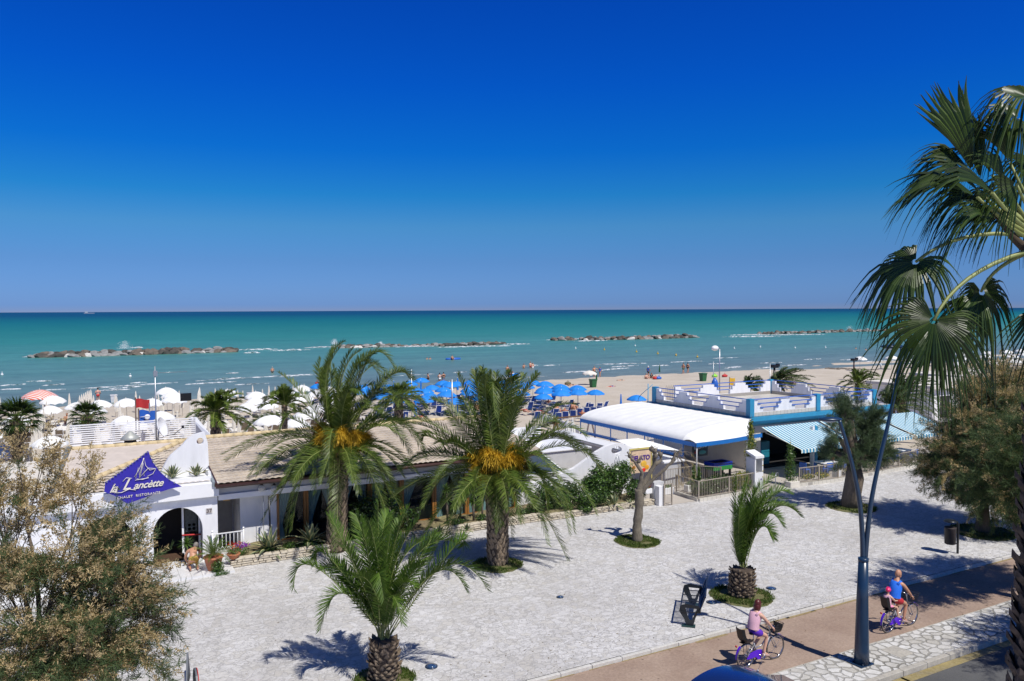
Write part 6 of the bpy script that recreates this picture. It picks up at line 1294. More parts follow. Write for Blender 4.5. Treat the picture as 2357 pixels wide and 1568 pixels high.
# ------------------------------------------------------------------ bicycles
PURP=mt('violet_bike_paint',(.09,.01,.55),.3,.08,spec=.6); SILV=mt('silver_bike_paint',(.5,.5,.52),.3,.05,metal=.6); RUB=mt('tyre_rubber',(.06,.058,.055),.7,.1)
def bicycle(label,x0,y0,ang,seat=True):
    """rear wheel contact at x0,y0; heading ang (radians)"""
    t=thing('bicycle',label,'bicycle',(x0,y0,-.1),'violet and silver hire bicycles'); M=Matrix.Translation((x0,y0,-.1))@Matrix.Rotation(ang,4,'Z'); P=lambda x,y,z:M@Vector((x,y,z)); W_=1.13; r=.33
    for k,x in enumerate((0,W_)):
        b=MB(); b.tube([P(x+r*math.cos(a),0,r+r*math.sin(a)) for a in [2*math.pi*i/36 for i in range(36)]],.019,8,close=True,cap=False); w=b.build('wheel',RUB,t)
        b=MB(); b.tube([P(x+(r-.03)*math.cos(a),0,r+(r-.03)*math.sin(a)) for a in [2*math.pi*i/36 for i in range(36)]],.013,6,close=True,cap=False); b.build('rim',CHROME,w)
        b=MB(); 
        for i in range(18): a=2*math.pi*i/18; b.tube([P(x,.02*(1 if i%2 else -1),r),P(x+(r-.03)*math.cos(a+.2),0,r+(r-.03)*math.sin(a+.2))],.0022,3,cap=False)
        b.build('spokes',CHROME,w); b=MB(); b.tube([P(x,-.05,r),P(x,.05,r)],.022,8); b.build('hub',CHROME,w)
    bb=(.44,0,.29); st=(.3,0,.62); hd=(.93,0,.72); hd2=(.9,0,.86)
    b=MB(); b.tube([P(*bb),P(*st)],.02,8); b.tube([P(*bb),P(.7,0,.36),P(*hd)],.026,8); b.tube([P(.36,0,.47),P(.6,0,.5),P(.915,0,.79)],.02,8)
    for s in(-.05,.05): b.tube([P(bb[0],s*.5,bb[2]),P(0,s,r)],.012,6); b.tube([P(.31,s*.4,.58),P(0,s,r)],.011,6)
    b.build('frame',SILV,t)
    b=MB(); 
    for s in(-.05,.05): b.tube([P(.93,s,.7),P(1.0,s,.6),P(W_,s,r)],.013,6)
    b.tube([P(.94,0,.7),P(.89,0,.92),P(.86,0,1.02)],.018,8); b.build('fork',SILV,t)
    for nm,x,a0,a1 in(('rear_fender',0,125,185),('front_fender',W_,30,75)):
        b=MB(); vs=[]
        for i in range(17):
            a=R_(a0+(a1-a0)*i/16)
            for j,yy in enumerate((-.03,0,.03)): rr=r+.035+(.008 if j==1 else 0); vs.append(P(x+rr*math.cos(a),yy,r+rr*math.sin(a)))
        b.add(vs,[(i*3+j,i*3+j+1,i*3+j+4,i*3+j+3) for i in range(16) for j in range(2)],0,True); b.build(nm,PURP,t)
    b=MB(); me=plate_mesh([[(-.03,.27),(.1,.4),(.36,.44),(.5,.42),(.56,.34),(.55,.24),(.48,.17),(.38,.17),(.3,.26),(0,.25)]],.02); b.merge(me,M@Matrix.Translation((0,-.07,0))@Matrix.Rotation(R_(90),4,'X')); b.build('chain_guard',PURP,t)
    b=MB(); b.tube([P(.86,0,1.02),P(.84,.12,1.05),P(.8,.27,1.04),P(.7,.29,1.02)],.013,7); b.tube([P(.86,0,1.02),P(.84,-.12,1.05),P(.8,-.27,1.04),P(.7,-.29,1.02)],.013,7); h=b.build('handlebar',CHROME,t)
    for s in(-1,1): MB().tube([P(.78,s*.275,1.035),P(.67,s*.295,1.015)],.018,7).build('grip',BLACK,h)
    b=MB(); b.ball(P(.27,0,.9),(.14,.09,.045),12,6,0,Matrix.Rotation(ang,4,'Z')); b.ball(P(.4,0,.895),(.1,.035,.03),10,6,0,Matrix.Rotation(ang,4,'Z')); b.build('saddle',BLACK,t); MB().tube([P(.3,0,.6),P(.27,0,.88)],.014,6).build('seat_post',CHROME,t)
    b=MB()
    for z,w in((.8,.0),(.88,.02),(.96,.04),(1.03,.06)):
        q=[P(.93-w*.5,-.13-w,z),P(1.2+w,-.13-w,z),P(1.2+w,.13+w,z),P(.93-w*.5,.13+w,z)]; b.tube(q+[q[0]],.007,4)
    for i in range(24):
        s=i/24*4; k=int(s);f=s-k; c0=[(.93,-.13),(1.2,-.13),(1.2,.13),(.93,.13)]; c1=[(.9,-.19),(1.26,-.19),(1.26,.19),(.9,.19)]; a=Vector(c0[k]).lerp(Vector(c0[(k+1)%4]),f); e=Vector(c1[k]).lerp(Vector(c1[(k+1)%4]),f); b.tube([P(a.x,a.y,.8),P(e.x,e.y,1.03)],.005,3)
    b.add([P(.93,-.13,.8),P(1.2,-.13,.8),P(1.2,.13,.8),P(.93,.13,.8)],[(0,1,2,3)]); 
    if seat!='child': b.add([P(.92,-.14,.82),P(1.22,-.14,.82),P(1.24,-.17,1.0),P(.91,-.17,1.0),P(1.24,.17,1.0),P(1.22,.14,.82)],[(0,1,2,3),(1,5,4,2)])
    b.build('basket',BLACK,t)
    b=MB(); b.tube([P(.44,-.09,.29),P(.44,.09,.29)],.02,8)
    for s,dx,dz in((-1,.12,-.08),(1,-.12,.08)): b.tube([P(.44,s*.09,.29),P(.44+dx,s*.1,.29+dz)],.011,6); b.box((-.045,-.04,-.012),(.045,.04,.012),0,M@Matrix.Translation((.44+dx,s*.15,.29+dz)))
    b.build('crankset',CHROME,t)
    b=MB(); b.box((-.18,-.07,.71),(.22,.07,.725),0,M); 
    for s in(-.06,.06): b.tube([P(-.05,s,.71),P(0,s*1.1,r)],.008,5)
    b.build('rear_rack',BLACK,t); MB().ball(P(-.36,0,.66),(.02,.04,.03),8,6).build('rear_light',REDC,t)
    # child seat
    b=MB(); vs=[]
    for i,(x,z) in enumerate([(.14,.74),(.02,.73),(-.1,.75),(-.18,.85),(-.22,1.0),(-.25,1.13)]):
        for y,dz in((-.14,.08 if i<3 else 0),(-.1,0),(0,-.01),(.1,0),(.14,.08 if i<3 else 0)): vs.append(P(x+(.06 if (i>=3 and abs(y)>.12) else 0),y,z+dz))
    b.add(vs,[(i*5+j,i*5+j+1,i*5+j+6,i*5+j+5) for i in range(5) for j in range(4)]); b.tube([P(.1,0,.72),P(.2,0,.55)],.012,5); o=b.build('child_seat',BLACK,t); md=o.modifiers.new('s','SOLIDIFY'); md.thickness=.02
    return M
def riderJ(M,male=False):
    q=lambda x,y,z:M@Vector((x,y,z)); k=1.06 if male else 1.0
    return dict(pelvis=q(.26,0,1.0),waist=q(.29,0,1.0+.17*k),chest=q(.36,0,1.0+.36*k),neck=q(.4,0,1.0+.52*k),head=q(.45,0,1.0+.66*k),shL=q(.39,.18*k,1.0+.43*k),elL=q(.58,.25,1.2),wrL=q(.71,.27,1.055),shR=q(.39,-.18*k,1.0+.43*k),elR=q(.58,-.27,1.19),wrR=q(.71,-.27,1.055),
        hipL=q(.28,.09,.97),knL=q(.66,.11,.72),anL=q(.42,.13,.44),toL=q(.47,.14,.39) ,hipR=q(.28,-.09,.97),knR=q(.68,-.12,.78),anR=q(.54,-.13,.34),toR=q(.69,-.14,.27))
PINKT=mt('pale_pink_cotton',(.72,.42,.5),.8,.06,20); PURS=mt('purple_sport_shorts',(.1,.02,.4),.6,.1,8); BLUET=mt('royal_blue_cotton',(.015,.16,.75),.7,.1,12); REDS=mt('red_navy_shorts',(.45,.02,.03),.7,.1,8); PINKH=mt('bright_pink_helmet',(.85,.03,.15),.25,.1,spec=.7); FLIP=mt('pale_sandal',(.5,.35,.3),.6)
M1=bicycle('violet bicycle with an empty black child seat and a front basket, ridden by the woman',15.66,15.6,.02)
J=riderJ(M1); f=(M1.to_3x3()@Vector((1,.05,-.15)))
person('woman in a pale pink tank top and purple shorts riding the nearer bicycle',J,SKIN2,[('tank_top',PINKT,'tank'),('shorts',PURS,'shorts')],HAIRR,1.0,f,1,True,FLIP,hairkind='long')
M2=bicycle('violet bicycle of the man, with a child in its rear seat',21.1,15.25,.04,'child')
J=riderJ(M2,True); f=(M2.to_3x3()@Vector((1,-.25,-.1)))
person('bald man in a blue sleeveless shirt and red shorts riding the farther bicycle',J,SKIN,[('sleeveless_shirt',BLUET,'tank'),('shorts',REDS,'shorts')],None,1.08,f,1,True,FLIP,hairkind='none')
q=lambda x,y,z:M2@Vector((x,y,z))
person('small child in pink with a bright pink helmet on the rear seat behind the man',dict(pelvis=q(-.06,0,.82),waist=q(-.07,0,.94),chest=q(-.06,0,1.07),neck=q(-.05,0,1.17),head=q(-.03,0,1.28),shL=q(-.06,.12,1.12),elL=q(.05,.15,1.0),wrL=q(.18,.12,.98),shR=q(-.06,-.12,1.12),elR=q(.05,-.16,1.0),wrR=q(.19,-.13,.97),
    hipL=q(-.03,.07,.8),knL=q(.2,.14,.78),anL=q(.18,.2,.55),toL=q(.26,.21,.5),hipR=q(-.03,-.07,.8),knR=q(.2,-.14,.78),anR=q(.16,-.2,.54),toR=q(.25,-.21,.49)),SKIN2,[('top',PINKT,'tank'),('shorts',mt('pink_shorts',(.75,.25,.4),.7),'shorts')],HAIRD,.68,M2.to_3x3()@Vector((1,.2,0)),1,True,FLIP,hairkind='none',helmet=PINKH)
# kneeling man by the entrance
K=lambda x,y,z:Vector((3.55+x,31.15+y,.1+z))
person('shirtless man bent over on his knees by the entrance step, seen from behind',dict(pelvis=K(0,0,.38),waist=K(.02,.12,.52),chest=K(.05,.3,.62),neck=K(.1,.46,.66),head=K(.16,.58,.7),shL=K(-.15,.36,.6),elL=K(-.24,.42,.35),wrL=K(-.15,.6,.15),shR=K(.25,.34,.6),elR=K(.32,.44,.35),wrR=K(.25,.62,.15),hipL=K(-.09,0,.34),knL=K(-.13,.3,.1),anL=K(-.12,-.12,.08),toL=K(-.12,-.28,.05),hipR=K(.1,0,.34),knR=K(.16,.3,.1),anR=K(.13,-.12,.08),toR=K(.13,-.28,.05)),SKIN,[('swim_shorts',mt('ochre_shorts',(.45,.28,.05),.8),'shorts')],HAIRG,1.05,(.3,.9,-.3))
# man under the awning
K=lambda x,y,z:Vector((39.3+x,32.3+y,.02+z))
stand=lambda K:dict(pelvis=K(0,0,.93),waist=K(0,0,1.1),chest=K(0,0,1.3),neck=K(0,0,1.48),head=K(0,-.02,1.64),shL=K(.2,0,1.4),elL=K(.28,-.02,1.12),wrL=K(.2,-.2,1.02),shR=K(-.2,0,1.4),elR=K(-.28,-.02,1.12),wrR=K(-.2,-.2,1.0),hipL=K(.09,0,.9),knL=K(.11,-.03,.5),anL=K(.12,0,.09),toL=K(.14,-.14,.04),hipR=K(-.09,0,.9),knR=K(-.11,-.03,.5),anR=K(-.12,0,.09),toR=K(-.14,-.14,.04))
person('man in dark clothes standing by the pillars under the striped awning',stand(K),SKIN,[('dark_shirt',BLACK,'tee'),('dark_shorts',BLACK,'shorts')],HAIRG,1.0,(0,-1,0),feet=BLACK)
# ------------------------------------------------------------------ beach
ORD=['first','second','third','fourth','fifth','sixth','seventh','eighth','ninth','tenth','eleventh','twelfth','thirteenth','fourteenth','fifteenth','sixteenth','seventeenth','eighteenth','nineteenth','twentieth']
TENS={2:'twenty',3:'thirty',4:'forty',5:'fifty',6:'sixty',7:'seventy',8:'eighty'}
TENTH={2:'twentieth',3:'thirtieth',4:'fortieth',5:'fiftieth',6:'sixtieth',7:'seventieth',8:'eightieth'}
def ordw(n):
    if n<20: return ORD[n]
    n+=1; t,u=divmod(n,10)
    if t>8: return str(n)+'th'
    return TENTH[t] if u==0 else TENS[t]+'-'+ORD[u-1]
def canopy_mesh(name,R,h,ng,scal,mats,drop=.12,flap=True,r=None):
    b=MB(); vs=[]; n=ng*4; K=5
    for i in range(K+1):
        t=i/K
        for j in range(n):
            a=2*math.pi*j/n; rib=abs(math.cos(a*ng/2)); rr=R*t*(1-.05*(1-rib)*t); z=h*(1-t**1.9)-.04*(1-rib)*t; vs.append((rr*math.cos(a),rr*math.sin(a),z))
    for j in range(n):
        a=2*math.pi*j/n; rib=abs(math.cos(a*ng/2)); rr=R*(1-.05*(1-rib)); vs.append((rr*1.0*math.cos(a),rr*math.sin(a),-drop*(.45+.55*(1-rib) if scal else 1)-.04*(1-rib)))
    b.add(vs,[(i*n+j,(i)*n+(j+1)%n,(i+1)*n+(j+1)%n,(i+1)*n+j) for i in range(K) for j in range(n)],0,True); b.f+=[(K*n+j,K*n+(j+1)%n,(K+1)*n+(j+1)%n,(K+1)*n+j) for j in range(n)]; b.m+=[len(mats)-1]*n; b.sm+=[True]*n
    return b.mesh(name,mats)
def umbrella_proto(R,h,H,mats,ng=8,scal=True,drop=.14):
    t=thing('beach_umbrella','x y z w','umbrella',(0,0,0)); me=canopy_mesh('canopy',R,h,ng,scal,mats,drop); c=link('canopy',me,t,(0,0,H-h)); 
    b=MB(); b.tube([(0,0,0),(0,0,H+.1)],.022,6); b.build('pole',CREAMW if scal else STEEL,t)
    b=MB()
    for j in range(ng): a=2*math.pi*j/ng; b.tube([(0,0,H-.03),(R*.97*math.cos(a),R*.97*math.sin(a),H-h-.02)],.007,3)
    b.build('ribs',CREAMW if scal else STEEL,t); return t
def folded_proto(H,L,mat,w=.13):
    t=thing('folded_umbrella','x y z w','umbrella',(0,0,0)); b=MB(); n=16; prof=[(.015,0),(.05,.1),(w*.7,L*.45),(w,L*.8),(w*1.05,L)]; vs=[]
    for r_,d in prof:
        for j in range(n): a=2*math.pi*j/n; q=r_*(1 if j%2 else .62); vs.append((q*math.cos(a),q*math.sin(a),H-d))
    b.add(vs,[(i*n+j,(i+1)*n+j,(i+1)*n+(j+1)%n,i*n+(j+1)%n) for i in range(len(prof)-1) for j in range(n)]); b.build('folded_canopy',mat,t); MB().tube([(0,0,0),(0,0,H+.05)],.022,6).build('pole',CREAMW,t); return t
def deckchair_proto(mf,mw,name='beach_chair',recl=.45,L=.5):
    t=thing(name,'x y z w','beach chair',(0,0,0)); b=MB(); b.add([(-.25,-.25,.36),(.25,-.25,.36),(.25,.2,.33),(-.25,.2,.33)],[(0,1,2,3)]); o=b.build('seat',mf,t); b=MB(); b.add([(-.25,.2,.33),(.25,.2,.33),(.25,.2+recl,1.0),(-.25,.2+recl,1.0)],[(0,1,2,3)]); b.build('backrest',mf,t)
    b=MB()
    for s in(-.27,.27): b.tube([(s,-.28,.36),(s,.22,.32),(s,.22+recl,1.03)],.02,5); b.tube([(s,-.3,0),(s,.25,.58),(s,-.2,.6)],.018,5); b.tube([(s,-.2,.6),(s,.42,0)],.018,5)
    b.tube([(-.27,.22+recl,1.03),(.27,.22+recl,1.03)],.02,5); b.tube([(-.27,-.28,.36),(.27,-.28,.36)],.02,5); b.build('frame',mw,t); return t
def lounger_proto(mf,mw,raised=.0):
    t=thing('sun_lounger','x y z w','sun lounger',(0,0,0)); b=MB(); b.add([(-.3,-1,.34),(.3,-1,.34),(.3,.35,.34),(-.3,.35,.34)],[(0,1,2,3)]); b.build('bed',mf,t); b=MB(); z=.34+raised; b.add([(-.3,.37,.34),(.3,.37,.34),(.3,.95,z),(-.3,.95,z)],[(0,1,2,3)]); b.build('headrest',mf,t)
    b=MB()
    for s in(-.31,.31): b.tube([(s,-1.02,.34),(s,.36,.34),(s,.97,.34)],.02,5); b.tube([(s,.36,.34),(s,.97,z)],.016,4)
    for y in(-.8,.6):
        for s in(-.31,.31): b.tube([(s,y-.1,0),(s,y,.34)],.018,5)
    b.tube([(-.31,-1.02,.34),(.31,-1.02,.34)],.02,5); b.build('frame',mw,t); return t
def place(proto,pts,labels,group,used,rz=None,zf=None):
    for (x,y,*rest),lb in zip(pts,labels):
        z=zf if zf is not None else sandz(x,y)-.01; a=rest[0] if rest else (rz if rz is not None else 0); s=rest[1] if len(rest)>1 else 1
        if not used[0]: o=proto; o.location=(x,y,z); o.rotation_euler=(0,0,a); o.scale=(s,s,s); used[0]=True
        else: o=dup(proto,(x,y,z),a,s,ch=proto.children_recursive and list(proto.children))
        o['label']=lb; o['group']=group
def inview(x,y,z=0,mar=40):
    p=Vector((x,y,z))-CAM; d=p.dot(fw)
    if d<1: return False
    X=1178.5+FP*p.dot(rt)/d; return -mar<X<2357+mar
r=random.Random(12)
# white sector: open umbrellas where they stand, then the ranks of chairs and folded umbrellas
WU=[(-1.7,57,'nearest the slat fence'),(3.0,66.8,'behind the slat fence'),(3.5,62.4,'just behind the slat fence, near the red flag'),(5.4,66,'behind the satellite dish'),(1.6,78.1,'second of the rank nearest the sea'),(3.7,78.3,'third of the rank nearest the sea'),(5.6,77.7,'behind the antenna mast'),(7.4,77.6,'right of the antenna mast'),(7.7,81.9,'behind the antenna mast, upper of the close pair'),(7.8,87.3,'farthest out beside the antenna mast'),(-.3,77.8,'first of the rank nearest the sea'),(-2.2,78,'behind the left fan palm'),(-2.1,83.4,'next to the orange striped umbrella'),(-3.9,56.1,'low at the left edge beyond the fan palm'),(12.2,59.9,'behind the roof ridge, left of the tall palm'),(13.7,58.3,'behind the roof ridge by the tall palm'),(14.4,70.9,'in the middle rank left of the tall palm'),(14.1,74.7,'third rank from the sea left of the tall palm'),(16.3,77.3,'second rank from the sea left of the tall palm'),(14.7,77.6,'nearest the sea left of the tall palm'),(20.5,83.7,'largest beside the tall palm crown'),(20.4,77.2,'just left of the tall palm crown'),(12.6,71,'beside the short date palm'),
(16.5,71.5,'right of the thin young palm, middle rank'),(18.3,74,'right of the thin young palm, back rank'),(17.2,66,'behind the tall palm fronds, lower'),(19.4,69,'hidden low behind the tall palm fronds'),(11.5,76.5,'right of the short date palm, back rank'),(18,80.3,'back rank near the blue sector'),(22.5,80.5,'last white one before the blue sector'),(12.8,81.5,'farthest out right of the short date palm'),(-4.2,70,'far left edge in the middle rank'),(-5,63,'far left edge, nearer'),(.8,73.5,'above the low fan palm'),(15.6,62.5,'behind the roof ridge, second left of the tall palm')]
um=umbrella_proto(1.02,.5,2.35,[CLOTHW,CLOTHW],10,True,.13)
place(um,[(x,y,r.uniform(0,3),r.uniform(.93,1.1)) for x,y,_ in WU],['open white scalloped umbrella %s'%w for *_,w in WU],'open white umbrellas on the left beach',[False])
for o in [k for k in C.objects if k.get('group')=='open white umbrellas on the left beach'][1:]: o.rotation_euler=(r.uniform(-.07,.07),r.uniform(-.07,.07),o.rotation_euler.z)
cols=[-6.5,-4.6,-2.7,-.8,1.1,3.0,4.9,6.8,8.7,10.6,12.5,14.4,16.3,18.2,20.1,22]; rows=[48.5,51.5,54.3,57.2,60,62.8,65.6,68.4,71.2,74,76.8,79.6,82.4,85.4,88.4]
fo=folded_proto(2.15,1.35,CREAMC,.14); fu=[False]; ch=deckchair_proto(TAUPE,WHITEP); cu_=[False]; lo_=lounger_proto(CREAMC,WHITEP,.0); lu=[False]
nc=0
for ri,y in enumerate(rows):
    cf=cc_=cl=0
    for ci,x in enumerate(cols):
        if not inview(x,y,.5): continue
        if y<55 and -1<x<5.6: continue
        if ri>=11 and (9<x<12): continue
        dx=r.uniform(-.12,.12)
        near=any(abs(x-a)<.9 and abs(y-c)<1.1 for a,c,_ in WU)
        if not near and (ci+ri)%3!=1 or x<-2: place(fo,[(x+dx,y,r.uniform(0,3),r.uniform(.93,1.05))],['folded cream umbrella, %s from the left in the %s rank from the buildings'%(ordw(cf),ordw(ri))],'folded cream umbrellas',fu); cf+=1
        if nc<250:
            if ri<9:
                place(ch,[(x-.62,y-.15,math.pi+r.uniform(-.06,.06))],['taupe beach chair, %s from left in the %s rank from the buildings'%(ordw(cc_),ordw(ri))],'taupe beach chairs',cu_); nc+=1; cc_+=1
            if ri>=7 or (ci+ri)%2:
                place(lo_,[(x+.62,y,math.pi+r.uniform(-.05,.05))],['white sun lounger, %s from the left in the %s rank from the buildings'%(ordw(cl),ordw(ri))],'white sun loungers',lu); nc+=1; cl+=1
# slim tall folded umbrellas in file at the water side
for bx,by,n,nm in((1.0,88,7,'left file'),(10.6,84,6,'file behind the short date palm')):
    for k in range(n): place(fo,[(bx-.55*k*.3,by-1.1*k+1.0,k,1.15)],['tall folded cream umbrella, %s of the %s near the water'%(ordw(k),nm)],'folded umbrellas in files near the water',fu)
# stacked loungers
for bx,by,n,nm in((-1.0,80,6,'left'),(8.8,75.5,6,'middle')):
    for k in range(n):
        z=-.5+.0
        o=dup(lo_,(bx,by-.9*k,z),math.pi/2,1,label='white lounger laid across the lane, %s in the %s file'%(ordw(k),nm),group='white loungers laid across the lanes')
# tables
sq=thing('side_table','x y z w','table',(0,0,0)); MB().box((-.3,-.3,.62),(.3,.3,.66)).build('tabletop',WHITEP,sq)
for sx in(-1,1):
    for sy in(-1,1): MB().box((sx*.27-.02,sy*.27-.02,0),(sx*.27+.02,sy*.27+.02,.62)).build('leg',WHITEP,sq)
su=[False]
for k,(x,y) in enumerate(((-3.6,53.5),(-1.8,49.5),(2.0,63.6),(6.2,64),(11.8,57),(14.9,58.5),(6.1,72.5))): place(sq,[(x,y,.2*k)],['white square table %s'%['left of the slat fence','by the nearest white umbrella','behind the slat fence','behind the dish','behind the roof ridge, left','behind the roof ridge, right','near the antenna mast'][k]],'white square beach tables',su)
# orange and white striped umbrellas at the left
STRR,n_,l_,p_=newmat('orange_white_stripes'); tc=n_.new('ShaderNodeTexCoord'); wv=n_.new('ShaderNodeTexWave'); wv.bands_direction='DIAGONAL'; wv.inputs['Scale'].default_value=2.3; wv.inputs['Distortion'].default_value=.5; l_.new(tc.outputs['Object'],wv.inputs['Vector']); rr_=ramp(n_,l_,wv.outputs['Fac'],[(.45,(.75,.7,.66)),(.55,(.75,.12,.05))]); l_.new(rr_.outputs[0],p_.inputs['Base Color'])
ou=umbrella_proto(1.15,.5,2.35,[STRR,STRR],8,False,.1)
place(ou,[(-3.2,84.5,0,1.3),(-7.3,76,0,1),(-6.8,66,.5,1)],['large orange and white striped umbrella behind the left fan palm','orange striped umbrella at the left edge beyond the fan palm','orange striped umbrella lower at the left edge'],'orange striped umbrellas',[False])
# blue sector
BU=[(48.2,87.3),(44.4,74),(42.5,70.9),(40.9,68.4),(39,65.3),(44.65,71.3),(43.1,68.6),(41.05,65.35),(45.3,69),(43.1,65.5),(45.3,65.7),(45.6,59.4),(44,79.2),(44.5,76.8),(29.6,70.9),(31.2,70.5),(27.8,68),(29.6,64.9),(30.6,78),(31.1,75.6),(33.1,78.6),(33.2,75.8),(36,82.3),(35.6,87.7),(37.3,81.5),(39.1,81.2),(33.6,70.3),(32.5,83.7),(23.1,87),(26.2,81.4),(27,75.5),
(41.5,76.5),(39.5,74),(37.5,76.5),(37.3,71.5),(35.3,74),(35.2,68.5),(35.4,79.2),(39.7,78.6),(42.3,80),(33,66.5),(29.2,74.5),(27.4,72),(25.4,78),(25.2,72.5),(41.7,73.5),(38.6,68.9),(40.2,83),(28.8,80.6),(25,68)]
BU=sorted(BU,key=lambda p:(round(p[1]/4),p[0])); lb=[];last=None;k=0;row=0
for p in BU:
    q=round(p[1]/4)
    if q!=last: last=q;k=0;row+=1
    lb.append('open blue umbrella, %s from the left in the %s rank of the blue sector'%(ordw(k),ordw(row-1))); k+=1
bu=umbrella_proto(.95,.42,2.2,[BLUEC,BLUEC],8,False,.06)
place(bu,[(x,y,r.uniform(0,3),r.uniform(.95,1.08)) for x,y in BU],lb,'open blue umbrellas',[False])
bf=folded_proto(2.25,1.5,BLUEC,.13); bfu=[False]
BF=[(50.2,61.5,'on the open sand left of the lone umbrella'),(44.6,60.5,'beside the navy deck chairs'),(31.5,86,'in the back row, leftmost'),(34.2,84.5,'in the back row, second'),(37.5,85.5,'in the back row, third'),(39.5,86,'in the back row, fourth'),(42,87,'in the back row, rightmost'),(27.5,83.5,'near the antenna pole'),(30,65.5,'before the roof ridge'),(26.2,66,'left of the yellow bag'),(36.4,77,'in the middle of the sector'),(23.5,84,'left end of the back row'),(29.4,86.5,'behind the leaning palm frond')]
place(bf,[(x,y,k) for k,(x,y,_) in enumerate(BF)],['folded blue umbrella %s'%w for *_,w in BF],'folded blue umbrellas',bfu)
bl=lounger_proto(BLUEC2,WHITEP,.28); bd=deckchair_proto(BLUEC2,WHITEP,recl=.35); blu=[False]; bdu=[False]
k=0
for i,(x,y) in enumerate(BU):
    if y<67 or i%2==0: place(bd,[(x+.7,y-.3,math.pi+r.uniform(-.3,.3))],['navy deck chair by the'+lb[i].replace('open blue umbrella,','').replace(' of the blue sector',' of blue umbrellas')],'navy deck chairs',bdu)
    place(bl,[(x-.65,y-.2,math.pi+r.uniform(-.15,.15))],['navy lounger by the'+lb[i].replace('open blue umbrella,','').replace(' of the blue sector',' of blue umbrellas')],'navy sun loungers',blu)
for k,(x,y,a) in enumerate(((40.7,61.5,2.5),(41.6,61.7,2.5),(42.5,61.9,2.5),(43.3,62.1,2.5),(43.6,64.2,2.8),(44.7,64.3,2.8),(38.6,62.6,2.9),(36.2,61.9,2.9),(28.2,60.5,2.8),(30.4,60.9,2.8),(33.7,62.0,3),(37.6,60.3,2.6),(38.5,60.6,2.6),(39.5,60.9,2.6))):
    place(bd,[(x,y,a)],['navy deck chair in the front line near the canopy, %s from the left'%ordw(k)],'front line of navy deck chairs',bdu)
# masts, lamps, flags, bins
def mast(label,x,y,h,rad,head=None,nm='mast',cat='mast',mat=STEEL):
    t=thing(nm,label,cat,(x,y,sandz(x,y)-.02)); z=sandz(x,y); MB().tube([(x,y,z-.02),(x,y,z+h)],[rad,rad*.7],8).build('pole',mat,t)
    if head=='flood':
        b=MB(); b.box((x-.35,y-.3,z+h-.1),(x+.35,y+.3,z+h+.25)); b.box((x+.4,y-.2,z+h),(x+.65,y+.2,z+h+.35)); b.build('floodlight',BLACK,t)
    if head=='globe':
        b=MB(); b.tube([(x,y,z+h),(x-.3,y,z+h+.1)],.04,6); b.build('arm',STEEL,t); b=MB(); b.ball((x-.75,y,z+h+.1),(.5,.35,.32),14,10); b.build('lamp_head',WHITEP,t)
    return t
Y=lambda x,y,v:AV(x,y,v)
p=AV(1656,880,72); mast('beach lamp with a white egg shaped head beside the yellow flag',p.x,72,hz(803,1656,p.x,72)+.5,.09,'globe','beach_lamp','lamp')
p=AV(1782,895,64); mast('dark floodlight mast behind the roof terrace, left one',p.x,64,hz(842,1782,p.x,64)+.4,.16,'flood',mat=BLACK)
p=AV(1965,880,75); mast('floodlight mast behind the palm with arching fronds',p.x,75,hz(828,1965,p.x,75)+.4,.13,'flood',mat=BROWNG)
p=AV(1772,893,47); mast('thin white whip antenna rising behind the roof terrace',p.x,47,hz(835,1772,p.x,47)+.4,.04,None,'antenna','antenna')
for k,(px,py,v,top) in enumerate(((948,960,62,850),(1041,965,60,873),(1110,965,61,908),(1125,965,60.5,905),(2027,868,88,838),(1642,880,66,832))):
    p=AV(px,py,v); mast(['thin white pole in the blue sector, leftmost','thick grey pole in the blue sector','thin pole in the blue sector right of the thick one','thin pole in the blue sector, rightmost of the pair','lone post on the far sand spit','thin pole left of the beach lamp'][k],p.x,v,hz(top,px,p.x,v)+.5,[.06,.09,.05,.05,.12,.04][k],None,'pole','pole')
def flag(label,px,py,v,top,col,w=1.0,h=.6,emb=None,mat=BROWNG,zf=0,side=1):
    p=AV(px,py,v); z=-.5; H=hz(top,px,p.x,v); t=thing('flag',label,'flag',(p.x,v,z)); MB().tube([(p.x,v,z),(p.x,v,H)],.035,7).build('pole',mat,t); b=MB(); vs=[]; n=12
    for i in range(n+1):
        for j in range(5): u=i/n*w; vs.append((p.x+u*side*.95+.0,v+.12*math.sin(u*6)+u*.2,H-.1-zf-h*j/4-.12*u*u+.03*math.sin(u*9)))
    b.add(vs,[(i*5+j,(i+1)*5+j,(i+1)*5+j+1,i*5+j+1) for i in range(n) for j in range(4)],0,True); b.build('cloth',col,t)
    if emb: b=MB(); c=Vector(vs[6*5+2]); b.lathe(c+Vector((0,-.06,0)),[(.16,0),(.1,.008)],14,M=Matrix.Rotation(R_(90),4,'X')); b.tube([c+Vector((-.35,-.07,.02)),c+Vector((0,-.07,.06)),c+Vector((.35,-.05,-.02))],.02,4); b.build('emblem',WHITEP,t)
flag('dark red flag on a brown pole behind the slat fence',313,975,48,915,REDC,.75,.5); flag('blue flag with a white round emblem below the red flag, same spot',320,975,47.5,941,BLUER,.9,.7,True)
flag('yellow flag beside the beach lamp behind the terrace',1679,890,62,868,YELC,1.0,.75)
t=thing('notice_board','black notice board on a post among the white umbrellas','notice board',(10.5,74,-.5)); p=AV(428,925,66); t.location=(p.x,66,-.5); b=MB(); b.tube([(p.x,66,-.5),(p.x,66,1.0)],.05,6); b.build('post',WHITEP,t); zz=hz(920,428,p.x,66); MB().box((p.x-.4,65.95,zz-.1),(p.x+.4,66.05,zz+.5)).build('board',BLACK,t)
